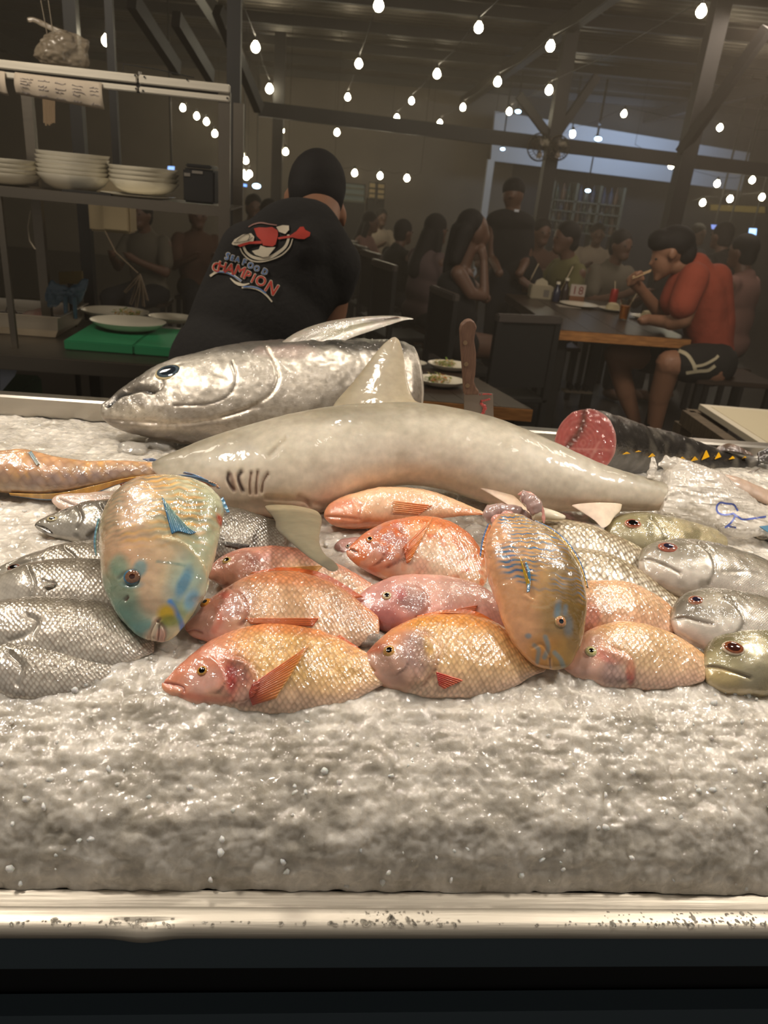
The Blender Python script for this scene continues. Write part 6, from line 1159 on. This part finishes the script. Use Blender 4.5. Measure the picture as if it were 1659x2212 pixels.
# woman at the table, elbow up
Yw = 5.0
def Wp(px, py, dy=0): return P(px, py, Yw+dy)
sw = pm(1, Wp(1010, 550)); wm = empty('person', (float(Wp(995, 700)[0]), Yw, 0), 'woman with long dark hair in a sleeveless top resting chin on hand', 'person')
wp = Wp(990, 720); kn1 = wp+np.array([.42, .05, 0]); kn1[2] = .50; wp[2] = .52
b_ = [(Wp(1030,497), (24*sw, .085, 32*sw)), (Wp(1044,512), (14*sw, .06, 20*sw)), (Wp(1051,505,-.01), .014), (Wp(1040,528), .03), (Wp(1022,515), .05, Wp(1000,575), .05), (Wp(995,600), .09, tuple(wp), .11),
      (Wp(990,590,-.12), .052, Wp(1018,635,-.14), .042), (Wp(1018,635,-.14), .040, Wp(1046,640,-.12), .036), (Wp(1046,640,-.12), .035, Wp(1045,560,-.05), .025), (Wp(1045,560,-.05), .028, Wp(1040,540,-.04), .03), (Wp(1000,600,.15), .05, Wp(1050,645,.1), .036),
      (tuple(wp), .10, tuple(kn1), .07), (tuple(kn1), .065, (kn1[0], kn1[1], .08), .04), ((kn1[0]+.05, kn1[1], .045), (.12, .045, .042))]
for k in range(4): b_.append((Wp(1040+k*2,548), .009, Wp(1034+k*2,532,-.03), .008))
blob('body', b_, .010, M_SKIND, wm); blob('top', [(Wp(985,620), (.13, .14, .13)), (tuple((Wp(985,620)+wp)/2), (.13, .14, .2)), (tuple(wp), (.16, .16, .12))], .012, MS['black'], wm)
blob('hair', [(Wp(1016,482), (30*sw, .10, 30*sw)), (Wp(996,500), 24*sw, Wp(972,570), 16*sw), (Wp(1005,500,-.06), 20*sw, Wp(985,560,-.08), 14*sw), (Wp(972,570), 16*sw, Wp(962,600), 8*sw)], .010, M_HAIR, wm)
stool(float(wp[0]), Yw, .40, .4, .4, 'dark stool under the long-haired woman at the table')
stroke([(962,572),(958,590),(962,610),(975,625)], 4, mbvh(wm.children[0]), .004, M_STW, 'strap', wm, n=16)
# standing waiter
Yt = 5.9
def Tp(px, py, dy=0): return P(px, py, Yt+dy)
stt = pm(1, Tp(1110, 450)); wt = empty('person', (float(Tp(1105, 700)[0]), Yt, 0), 'dark-haired waiter in a black shirt standing behind the seated woman', 'person'); xw = float(Tp(1098, 700)[0])
b_ = [(Tp(1109,418), (.078, .09, .11)), (Tp(1104,425,-.09), .016), (Tp(1109,436,-.02), .05), (Tp(1109,440), .055, Tp(1106,462), .06), (Tp(1104,490), .09, (xw, Yt, .95), .10)]
for s_, sx in ((-1, 1066), (1, 1140)): b_ += [(Tp(sx,480), .05, Tp(sx-2,560,-.03), .04), (Tp(sx-2,560,-.03), .04, Tp(1100+s_*22,590,-.25), .03), (Tp(1100+s_*22,590,-.25), .035), ((xw+s_*.1, Yt, .9), .10, (xw+s_*.1, Yt, .48), .07), ((xw+s_*.1, Yt, .48), .065, (xw+s_*.1, Yt, .08), .045), ((xw+s_*.1, Yt-.05, .045), (.045, .12, .042))]
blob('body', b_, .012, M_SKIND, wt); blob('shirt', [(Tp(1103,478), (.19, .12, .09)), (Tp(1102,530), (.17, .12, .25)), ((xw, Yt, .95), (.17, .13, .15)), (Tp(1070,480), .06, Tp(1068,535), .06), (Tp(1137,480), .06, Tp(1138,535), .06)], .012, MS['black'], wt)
blob('trousers', [((xw+s_*.1, Yt, .9), .12, (xw+s_*.1, Yt, .1), .07) for s_ in (-1, 1)], .014, M_PANT, wt); blob('hair', [(Tp(1110,408,.01), (.086, .10, .085)), (Tp(1111,416,.04), (.08, .07, .09))], .010, M_HAIR, wt)
MB().box(Tp(1112,452,-.16), Tp(1120,458,-.15)).go('name_badge', mat('white_badge', (200, 205, 215), .5), wt)

# ================================================================ dining furniture
def slabtable(name, cs, z, th, lab, cat='table', legs=True, inset=.08):
    e = empty(name, (float(np.mean([c[0] for c in cs])), float(np.mean([c[1] for c in cs])), 0), lab, cat)
    up_ = [(c[0], c[1], z) for c in cs]; A, B, C_, D_ = [np.array(c) for c in up_]
    n = 4
    for k in range(n):
        a, b = k/n, (k+1)/n-.004; pts = [A+(B-A)*a, A+(B-A)*b, D_+(C_-D_)*b, D_+(C_-D_)*a]; MB().prism(pts, (0, 0, -.012)).go('top_plank', M_WOODD, e)
    MB().prism([tuple(p-np.array([0, 0, .0121])) for p in (A, B, C_, D_)], (0, 0, -th+.012)).go('top_core', M_WOODD, e)
    u = (A-D_)/np.linalg.norm(A-D_); MB().prism([A+u*.001-[0, 0, .002], B+u*.001-[0, 0, .002], B+u*.006-[0, 0, .002], A+u*.006-[0, 0, .002]], (0, 0, -th+.002)).go('front_edge', M_WOODE, e)
    if legs:
        M_ = (A+B+C_+D_)/4
        for p in (A, B, C_, D_):
            d = (M_-p); d = d/np.linalg.norm(d); q = p+d*inset*1.5; MB().box((q[0]-.035, q[1]-.035, 0), (q[0]+.035, q[1]+.035, z-th)).go('leg', M_DARK, e)
    return e
ZT = .80
A = atz(1205, 712, ZT); B = atz(1493, 733, ZT); D_ = atz(1092, 634, ZT); C_ = B+(D_-A)
dt_ = slabtable('dining_table', (A, B, C_, D_), ZT, .055, 'long dark dining table with a pale cut wooden end, man in orange beside it')
ZS = .70
A2 = atz(880, 862, ZS); B2 = atz(1150, 884, ZS); Dd = atz(985, 790, ZS); A3 = A2+(Dd-B2)
slabtable('side_table', (A2, B2, Dd, A3), ZS, .05, 'small dark table with a pale edge behind the shark, holding salads')
plate(950, 832, ZS+.002, 55, 'white salad plate with shredded salad, front one on the small table', salad=(948, 822, 24, ((0, 60), (1, 26), (2, 30))), sy=.75)
plate(972, 798, ZS+.002, 50, 'white salad plate with a green wedge, behind the front one', salad=(962, 788, 20, ((0, 80), (1, 24), (2, 6))), sy=.75)
plate(888, 790, ZS+.002, 34, 'edge of a white plate left of the two salads')
# things on the dining table
def onT(px, py): return atz(px, py, ZT)
c = onT(1165, 645); nb = empty('napkin_box', tuple(c), 'cream napkin box with a peaked tissue on the dining table', 'napkin box'); w2 = pm(24, c)
MB().box((c[0]-w2, c[1]-.05, ZT), (c[0]+w2, c[1]+.05, ZT+pm(28, c)), bev=.006).go('box', mat('cream_card', (150, 140, 118), .6), nb)
zt2 = ZT+pm(28, c); MB().prism([(c[0]-.05, c[1], zt2), (c[0]+.05, c[1], zt2), (c[0]+.04, c[1], zt2+.03), (c[0], c[1], zt2+.05), (c[0]-.04, c[1], zt2+.03)], (0, .012, 0)).go('tissue', mat('white_tissue', (176, 166, 144), .8), nb)
MB().box((c[0]+.01, c[1]-.0525, ZT+.02), (c[0]+.05, c[1]-.0505, ZT+.07)).go('printed_panel', M_STK, nb)
def glass(px, py, r, h, lab, liq=None, straw=True, nm='drinking_glass', cat='glass'):
    c = onT(px, py); e = empty(nm, tuple(c), lab, cat); M_GL = D.materials.get('clear_glass') or mat('clear_glass', (230, 226, 216), .05, trans=1, ior=1.3)
    MB().lathe((c[0], c[1], ZT+.001), [(r*.7, 0), (r, h), (r*.95, h), (r*.66, .004)], 24).go('tumbler', M_GL, e, True)
    if liq: MB().lathe((c[0], c[1], ZT+.006), [(r*.63, 0), (r*.86, h*.68), (.001, h*.68)], 24).go('drink', liq, e, True)
    if straw: MB().tube((c[0], c[1], ZT+.01), (c[0]+.07, c[1]-.01, ZT+h+.10), .004, n=8).go('straw', D.materials.get('white_straw') or mat('white_straw', (206, 190, 160), .5), e)
glass(1345, 690, .038, .12, 'glass of orange juice with a long white straw', mat('orange_juice', (216, 130, 30), .3))
glass(1205, 642, .035, .13, 'empty clear glass with a straw behind the napkin box')
glass(1133, 632, .035, .12, 'glass of milky brown drink near the seated woman', mat('milky_tea', (140, 100, 70), .4))
c = onT(1320, 668); cn = empty('drink_can', tuple(c), 'slim red drink can with a straw on the dining table', 'can')
MB().lathe((c[0], c[1], ZT), [(.022, 0), (.027, .006), (.027, .125), (.022, .138), (.001, .136)], 24).go('can_body', mat('red_can_paint', (150, 34, 28), .35, .3), cn, True); MB().tube((c[0], c[1], ZT+.13), (c[0]-.012, c[1], ZT+.19), .003, n=8).go('straw', D.materials['white_straw'], cn)
c = onT(1243, 655); ns = empty('table_number', tuple(c), 'table number stand reading 18 beside sauce bottles', 'sign')
MB().box((c[0]-.055, c[1]-.012, ZT), (c[0]+.055, c[1]+.012, ZT+.05), bev=.003).go('wooden_base', mat('brown_block', (120, 76, 46), .6), ns)
MB().box((c[0]-.055, c[1]-.005, ZT+.05), (c[0]+.055, c[1]+.005, ZT+.13)).go('card', mat('white_card', (170, 158, 150), .6), ns)
V, F_ = [], []
for ch, dx in (('1', -.024), ('8', .022)):
    lv, lf = letter_polys(ch); o_ = len(V); V += [(c[0]+dx+v[0]*.055, c[1]-.0062, ZT+.09+v[1]*.055) for v in lv]; F_ += [tuple(o_+i for i in f) for f in lf]
link('digits', mesh('digits', V, F_, False), mat('dark_red_print', (110, 30, 32), .6), ns).modifiers.new('s', 'SOLIDIFY').thickness = .001
for dx, hh, col, lab in ((-.09, .15, (40, 26, 24), 'dark sauce bottle with a white cap beside the table number'), (-.15, .12, (36, 40, 64), 'blue labelled sauce bottle left of the table number')):
    e = empty('sauce_bottle', (c[0]+dx, c[1], ZT), lab, 'bottle'); MB().lathe((c[0]+dx, c[1], ZT), [(.024, 0), (.026, .004), (.026, hh*.65), (.011, hh*.82), (.011, hh)], 20).go('bottle', mat('sauce_glass', col, .2), e, True); MB().tube((c[0]+dx, c[1], ZT+hh), (c[0]+dx, c[1], ZT+hh+.018), .014, n=14).go('cap', M_PLATE, e)
for px, py, rp, lab, rice in ((1250, 662, 42, 'white plate on the dining table in front of the number stand', False), (1398, 690, 38, 'white plate with a dome of rice by the man in orange', True), (1322, 672, 30, 'white plate with rice partly behind the juice glass', True)):
    c = onT(px, py); r = pm(rp, c); e = empty('dinner_plate', tuple(c), lab, 'plate'); MB().lathe((c[0], c[1], ZT+.001), [(r*.5, 0), (r*.8, .008), (r, .018), (r*.98, .019), (r*.7, .010), (.001, .006)], 36).go('dish', M_PLATE, e, True)
    if rice: MB().lathe((c[0], c[1], ZT+.008), [(.045, 0), (.047, .02), (.036, .042), (.02, .048), (.001, .049)], 20).go('rice_mound', mat('cooked_rice', (196, 184, 150), .8, bump=(200, .6, .003)), e, True)['kind'] = 'stuff'
c = onT(1210, 662); o = MB().box((c[0]-.02, c[1]-.03, ZT), (c[0]+.14, c[1]+.06, ZT+.006)).go('paper_menu', mat('dull_white_paper', (140,130,118), .7)); meta(o, 'folded paper lying beside the plate on the dining table', 'paper')
# black chairs
def chair(x, y, rz, lab, group=None, w_=.42, hb_=.92, proto={}):
    if 'c' not in proto:
        e = empty('dining_chair', (0, 0, 0)); MB().box((-.21, -.2, .42), (.21, .2, .45), bev=.008).go('seat', M_BLACK, e)
        for sx in (-.19, .19): MB().box((sx-.018, .16, 0), (sx+.018, .2, .42)).go('leg', M_BLACK, e); MB().box((sx-.018, -.2, 0), (sx+.018, -.165, .94)).go('leg', M_BLACK, e)
        MB().box((-.21, -.205, .90), (.21, -.16, .95), bev=.008).go('top_rail', mat('lighter_black_rail', (70, 64, 60), .35), e); MB().box((-.17, -.19, .52), (.17, -.175, .90)).go('back_panel', M_BLACK, e); proto['c'] = e; r = e  # top rail lighter than the rest of the chair
    else: r = copytree(proto['c'], (0, 0, 0))
    r.location = (x, y, 0); r.rotation_euler = (0, 0, R(rz)); return meta(r, lab, 'chair', group)
for px, py, Yc, rz, lab in ((1015, 628, 4.75, -75, 'black chair right behind the long-haired woman'), (1112, 668, 4.2, 15, 'black chair pushed under the near left corner of the dining table'), (878, 568, 5.6, -70, 'nearest of the black chairs in the row behind the cook'), (845, 546, 6.3, -70, 'second black chair in the row behind the cook'), (815, 532, 7.0, -70, 'third black chair in the row, next to the far diners'), (790, 520, 7.7, -70, 'furthest black chair in the row behind the cook')):
    p = P(px, py, Yc); q = chair(float(p[0]), Yc, rz, lab); q.scale = (.95, .95, float(p[2])/.95)
for k, (x, y, rz, lab) in enumerate(seats): stool(x, y-.0, .42, .34, .34, ' '.join(('dark stool under the '+lab).replace('seated ', '').split()[:16]))['group'] = 'stools under the seated diners'
# white tub and stand at the right
Zt_ = .74; a = atz(1508, 884, Zt_); b = atz(1760, 905, Zt_); d = atz(1650, 978, Zt_); c = b+(d-a)
tub = empty('white_board', tuple((a+c)/2), 'large white plastic cutting board on a wooden stand at the right edge', 'cutting board')
MB().prism([tuple(p+np.array([0, 0, .0])) for p in (d, c, b, a)], (0, 0, .022)).go('board', mat('worn_white_plastic', (214, 204, 182), .45, bump=(30, .3, .001)), tub)
i_ = lambda p, q, k: p+(q-p)*k
M_ = (a+b+c+d)/4; MB().prism([tuple(i_(p, M_, .13)+np.array([0, 0, .0222])) for p in (d, c, b, a)], (0, 0, .0015)).go('board_field', mat('pale_board_field', (206, 194, 164), .5), tub)
M_GW = mat('weathered_wood', (104, 90, 72), .7, var=(6, .4, (70, 60, 48), (2, 12, 2)))
wsd = empty('wooden_stand', tuple((a+d)/2*[1, 1, 0]), 'weathered wooden stand under the white board at the right edge', 'stand')
a_ = a+np.array([-.045, -.01, 0]); d_ = d+np.array([-.045, 0, 0])
MB().bar(a_-[0, 0, .035], d_-[0, 0, .035], .05, .06).go('side_rail', M_GW, wsd); MB().bar(a_-[0, 0, .035], b-[0, 0, .035], .05, .06).go('back_rail', M_GW, wsd)
for p in (a_, d_, b, c): MB().box((p[0]-.03, p[1]-.03, 0), (p[0]+.03, p[1]+.03, Zt_-.06)).go('leg', M_GW, wsd)
# sandal-wearing foot region: pair of sandals seen under table
for px, py, lab in ((1247, 838, 'black strapped sandal hanging under the dining table'),):
    c = P(px, py, 4.6); e = empty('sandal', tuple(c), lab, 'sandal'); MB().box((c[0]-.10, c[1]-.04, c[2]-.03), (c[0]+.10, c[1]+.04, c[2]-.012), bev=.012).go('sole', mat('pale_rubber_sole', (120, 108, 92), .7), e)
    for k in (-.05, .0, .05): MB().box((c[0]+k-.012, c[1]-.042, c[2]-.012), (c[0]+k+.012, c[1]+.042, c[2]+.03), bev=.008).go('strap', M_BLACK, e)

# ================================================================ far end: posts, beams, fans, bar, lights
for px, py, Y, wd, lab in ((1196, 300, 7.6, .12, 'dark steel roof post carrying the wall fans'), (1510, 220, 6.4, .12, 'dark steel roof post right of the fan post'), (600, 300, 9.5, .12, 'far dark post left of the cook head')):
    p = P(px, py, Y); e = MB().box((p[0]-wd/2, Y-wd/2, 0), (p[0]+wd/2, Y+wd/2, zroof(p[0], Y)-.12)).go('roof_post', M_DARK); meta(e, lab, 'post')
def beam(a, b, Y1, Y2, w_, h_, lab, nm='truss_beam'): o = MB().bar(P(*a, Y1), P(*b, Y2), w_, h_).go(nm, M_DARK); return meta(o, lab, 'beam')
beam((560,235),(1700,374),7.7,7.7,.08,.12,'long dark tie beam crossing in front of the bluish fascia')
beam((1196,300),(1290,165),7.6,7.6,.07,.07,'brace rising right from the fan post')
beam((1190,300),(1120,205),7.6,7.6,.07,.07,'brace rising left from the fan post')
beam((1470,330),(1659,60),6.4,6.0,.07,.07,'brace rising right from the right roof post')
beam((285,0),(382,148),4.6,5.2,.05,.08,'steep dark brace at the upper left, beside the hanging bulb'); beam((380,40),(455,165),5.0,5.6,.05,.08,'second steep brace at the upper left'); beam((470,20),(560,235),6.0,6.6,.06,.08,'dark strut above the steel shelf corner')
beam((1050,270),(1040,470),11.0,11.0,.10,.10,'dark upright left of the bluish wall') if False else None
pf = [P(x, y, 12.6) for x, y in ((1060,347),(1070,240),(1620,330),(1600,412))]
o = MB().prism(pf, (0, .08, 0)).go('wall_fascia', M_WALLB, wl); o.name = 'fascia'
o = MB().box((P(1042,430,12.3)[0], 12.25, 0), (P(1056,430,12.3)[0], 12.35, float(P(1060,345,12.3)[2]))).go('white_column', M_WALLB); meta(o, 'slim white column below the left end of the bluish fascia', 'column')
def fan(px, py, Y, rpx, lab):
    c = P(px, py, Y); r = pm(rpx, c); e = empty('wall_fan', tuple(c), lab, 'fan'); mb = MB()
    for k in range(24):
        t = 2*math.pi*k/24; u = np.array([math.cos(t), 0, math.sin(t)]); mb.path([c+u*r*.2+[0, -.06, 0], c+u*r*.8+[0, -.05, 0], c+u*r, c+u*r*.8+[0, .05, 0]], .0025, 4)
    for rr in (1, .7, .4):
        pts = [c+np.array([math.cos(t)*r*rr, -.055 if rr < 1 else 0, math.sin(t)*r*rr]) for t in np.linspace(0, 2*math.pi, 28)]; mb.path(pts, .003 if rr < 1 else .006, 4)
    mb.go('cage', M_STEELD, e)
    for k in range(3):
        t0 = 2*math.pi*k/3+.4; pts = [c+np.array([math.cos(t0+a)*r*q, .01*s_, math.sin(t0+a)*r*q]) for a, q, s_ in ((0, .12, 0), (-.15, .8, -1), (.35, .85, 0), (.7, .6, 1), (.8, .12, 1))]; MB().prism(pts, (0, .004, 0)).go('blade', M_STEELD, e)
    MB().tube(c+[0, -.03, 0], c+[0, .12, 0], r*.16).go('motor', M_BLACK, e); MB().bar(c+[0, .1, 0], c+[.0, .1, .3], .03, .03).go('bracket', M_BLACK, e)
fan(1166, 318, 7.45, 27, 'round caged fan left of the roof post'); fan(1206, 320, 7.45, 24, 'round caged fan right of the roof post')
# bar shelving with bottles
YB_ = 12.2; M_SHF = mat('dull_shelf_board', (84, 82, 66), .6)
bs = empty('bar_shelving', tuple(P(1240, 480, YB_)*[1, 1, 0]), 'open bar shelving full of bottles under the bluish fascia', 'shelving')
xa, xb = P(1185, 440, YB_)[0], P(1335, 450, YB_)[0]; zz_ = [P(1240, y, YB_)[2] for y in (500, 478, 456, 434)]
for z in zz_: MB().box((xa, YB_-.15, z-.02), (xb, YB_+.15, z)).go('shelf_board', M_SHF, bs)
for k in range(4): x = xa+(xb-xa)*k/3; MB().box((x-.02, YB_-.15, 0), (x+.02, YB_+.15, zz_[-1]+.25)).go('upright', M_SHF, bs)
BC = [mat('bottle_glass_%s' % n, c, .2) for n, c in (('green', (46, 56, 42)), ('amber', (80, 56, 38)), ('pale', (100, 98, 90)), ('blue', (54, 60, 74)))]
bp_ = []
for ci in range(4): bp_.append(MB().lathe((0, 0, 0), [(.035, 0), (.037, .01), (.037, .13), (.012, .18), (.012, .23), (.001, .23)], 12).go('bottle', BC[ci], None, True))
first = [True]*4
for zi, z in enumerate(zz_[:3]+[zz_[3]]):
    for k in range(11):
        ci = int(rng.integers(4)); o = bp_[ci] if first[ci] else bp_[ci].copy()
        if not first[ci]: COL.objects.link(o)
        first[ci] = False; o.location = (xa+.08+(xb-xa-.16)*k/10, YB_-.05+rng.normal()*.02, z); meta(o, 'bottle standing on the far bar shelving', 'bottle', 'bottles on the bar shelving')
# lit cooler, signs, screens and ceiling lamps far away
def glow(name, poly, Y, col, st, lab, cat, back=M_BLACK):
    e = empty(name, tuple(P(*poly[0], Y)), lab, cat); MB().prism([P(x, y, Y) for x, y in poly], (0, .05, 0)).go('housing', back, e)
    q0 = P(*poly[0], Y); q1 = P(*poly[2], Y); xm_ = (q0[0]+q1[0])/2
    if cat in ('cooler', 'cabinet'): MB().box((q0[0], Y-.02, 0), (q1[0], Y+.5, min(q0[2], q1[2])+.05)).go('cabinet_base', back, e)
    else: MB().tube((xm_, Y+.03, max(q0[2], q1[2])-.05), (xm_, Y+.03, zroof(xm_, Y)), .012, n=6).go('hanger', back, e)
    cx = sum(p[0] for p in poly)/len(poly); cy = sum(p[1] for p in poly)/len(poly); q = [P(cx+(x-cx)*.9, cy+(y-cy)*.86, Y-.004) for x, y in poly]; V = [tuple(p) for p in q]
    link('lit_face', mesh('lit_face', V, [tuple(range(len(V)))], False), mat(name+'_light', col, .5, emit=st, ecol=col), e)
    return e
ck_ = glow('drinks_cooler', [(733,392),(790,398),(788,448),(731,442)], 11.5, (60, 66, 58), .5, 'dim glass-fronted drinks cooler right of the cook head', 'cooler')
for k in range(3): MB().bar(P(735, 404+k*14, 11.42), P(788, 409+k*14, 11.42), .02, .02).go('cooler_shelf', M_SHF, ck_)
c2_ = glow('bottle_cabinet', [(797,392),(832,396),(830,440),(795,436)], 11.5, (120, 100, 64), .35, 'warm lit bottle cabinet beside the drinks cooler', 'cabinet')
for k in range(3): MB().bar(P(798, 406+k*11, 11.42), P(831, 409+k*11, 11.42), .02, .02).go('cabinet_shelf', M_BLACK, c2_)
for k in range(1): MB().tube(P(814, 393, 11.4), P(812, 440, 11.4), .02).go('divider', M_BLACK, c2_)
glow('red_sign', [(507,391),(521,392),(521,399),(507,398)], 12.0, (200, 40, 40), 1.4, 'small glowing red sign far left of the cook', 'sign')
glow('blue_sign', [(518,396),(534,398),(534,404),(518,402)], 11.9, (120, 170, 255), 2.2, 'small glowing blue sign beside the red one', 'sign')
glow('tv_screen', [(362,358),(378,359),(377,370),(361,369)], 9.0, (150, 190, 255), 1.6, 'small bluish screen glowing above the shelf plates', 'screen')
glow('yellow_canopy', [(1528,440),(1659,446),(1659,462),(1528,455)], 11.0, (110, 92, 40), .35, 'strip of dull yellow light under the far right roof', 'light')
glow('blue_screen', [(1535,484),(1558,486),(1556,498),(1536,495)], 10.0, (110, 130, 200), 1.3, 'far bluish screen at the right, leftmost of three', 'screen')
glow('blue_screen', [(1572,488),(1581,489),(1580,499),(1572,498)], 10.0, (130, 150, 210), 1.2, 'tiny far bluish screen, middle of three', 'screen')
glow('blue_screen', [(1618,492),(1636,493),(1634,510),(1616,506)], 10.0, (160, 200, 255), 2.6, 'brightest far bluish screen near the right edge', 'screen')
M_CL = mat('cold_lamp_glow', (190, 225, 255), .5, emit=9, ecol=(190, 225, 255))
for k, (px, py, w_) in enumerate(((1119,241,13),(1237,285,13),(1292,300,16),(1270,412,12),(554,402,18),(1086,322,10))):
    Y = 11 if k != 4 else 12; c = P(px, py, Y); r = pm(w_/2, c); e = empty('flood_lamp', tuple(c), ['cold white lamp left of the fan post near the roof','cold white lamp just above the tie beam','brightest cold white lamp above the fascia','small cold lamp hanging before the bar shelves','cold street lamp glow left of the cook','small square lamp on the white column'][k], 'lamp')
    MB().sph(c, r, 14, (1, .6, .55)).go('lamp_glass', M_CL, e, True); MB().box((c[0]-r*.5, c[1]+.01, c[2]+r*.5), (c[0]+r*.5, c[1]+.08, c[2]+r*.9)).go('housing', M_BLACK, e)
    MB().tube(c+[0, .04, r*.8], (c[0], c[1]+.04, zroof(c[0], c[1])-.03), .01, n=6).go('hanger', M_BLACK, e)
# string lights
M_BULB = mat('bulb_glow', (255, 244, 214), .4, emit=55, ecol=(255, 240, 205))
strings = [[(818,12),(775,138),(751,210),(728,286)], [(1034,60),(944,160),(889,218),(857,255)], [(1189,100),(1075,177),(1000,232),(950,267)], [(1515,25),(1186,195),(1100,241)], [(552,102),(582,192),(596,250),(608,282),(617,328)], [(395,233),(425,251),(446,263),(464,289)], [(1555,276),(1348,246),(1237,290)], [(1450,358),(1549,397),(1625,389)], [(1518,438),(1577,430),(1646,426)], [(766,374),(821,380),(879,385)], [(511,324),(521,333),(531,347)], [(525,375),(539,376),(532,382)], [(230,88)]]
bproto = None
M_CAB2 = mat('black_cable', (20, 19, 18), .6)
nmS = ['first string of bulb lights, left of the roof centre','string of bulb lights running down from the top centre','string of bulb lights right of the top centre','string of bulb lights running toward the fan post','string of bulb lights left of the cook head','string of bulb lights behind the steel shelf','string of bulb lights crossing the right roof post','string of bulb lights low at the right edge','lowest string of bulb lights at the right edge','far string of three bulb lights right of the cook head','tiny far string of bulbs beside the stall post','tiny far cluster of bulbs above the signs','lone cord at the upper left']
for si, s_ in enumerate(strings):
    pts = []
    for (x, y) in s_:
        if y < 300 and not (380 < x < 470): c = atz(x, y, 2.30); 
        else: c = P(x, y, 9.5)
        if c[1] > 11.5 or c[1] < 0: c = P(x, y, 11.0)
        if si == 12: c = P(x, y, 3.7)
        dpx = {True: 22, False: 14}[y < 60] if y < 200 else 12
        if y < 110 and y >= 60: dpx = 19
        if 110 <= y < 200: dpx = 16
        r = pm(dpx/2, c); r = max(r, .02)
        if bproto is None:
            e = empty('light_bulb', (0, 0, 0)); MB().lathe((0, 0, 0), [(.001, -1.1), (.5, -.95), (.9, -.5), (1, 0), (.8, .6), (.4, 1.1), (.35, 1.3)], 16).go('bulb_glass', M_BULB, e, True); MB().tube((0, 0, 1.2), (0, 0, 2.2), .42, n=10).go('socket', M_BLACK, e); bproto = e; b_ = e
        else: b_ = copytree(bproto, (0, 0, 0))
        b_.location = tuple(c); b_.scale = (r, r, r); meta(b_, ' '.join((['nearest', 'second', 'third', 'fourth', 'fifth'][s_.index((x, y))]+' bulb on the '+nmS[si]).replace(',', '').split()[:16]) if si != 12 else 'lone glowing bulb above the pale rail, upper left', 'light bulb', 'bulbs of string %s' % 'ABCDEFGHIJKLM'[si]); pts.append(c+[0, 0, r*2.12])
    if si == 12: q = [pts[0], pts[0]+[0, 0, zroof(pts[0][0], 3.7)-pts[0][2]-.03]]
    else:
        q = [pts[0]+(pts[0]-pts[1])*.8]+pts+[pts[-1]+(pts[-1]-pts[-2])*.5]; q2 = []
        for a, b in zip(q[:-1], q[1:]): q2 += [a, (a+b)/2-[0, 0, .03]]
        q = q2+[q[-1]]
        for z_ in (0, -1):
            pass
    mbq = MB().path(q, .0025, 5)
    if si != 12:
        for e_ in (q[0], q[-1]): mbq.tube(e_, (e_[0], e_[1], zroof(e_[0], e_[1])-.02), .0025, n=5)
        for p_ in pts: mbq.sph(p_, .012, 8)
    o = mbq.go('light_cable', M_CAB2); meta(o, 'black cable of the '+nmS[si].replace('first ', '') if si != 12 else 'black cord of the lone bulb at the upper left', 'cable')

# ================================================================ thin haze volume added to lift the blacks behind the counter
hz = MB().box((-8.5, 1.65, .02), (12.5, 13.1, 3.0)).go('veil_haze', None); meta(hz, 'thin haze added to veil the dining room behind the counter', 'haze', kind='stuff')
mh = D.materials.new('thin_haze'); mh.use_nodes = True; n_ = mh.node_tree; n_.nodes.clear(); o_ = n_.nodes.new('ShaderNodeOutputMaterial'); v_ = n_.nodes.new('ShaderNodeVolumeScatter')
v_.inputs['Color'].default_value = (.95, .84, .70, 1); v_.inputs['Density'].default_value = .022; v_.inputs['Anisotropy'].default_value = .2; n_.links.new(v_.outputs[0], o_.inputs['Volume']); hz.data.materials.append(mh)
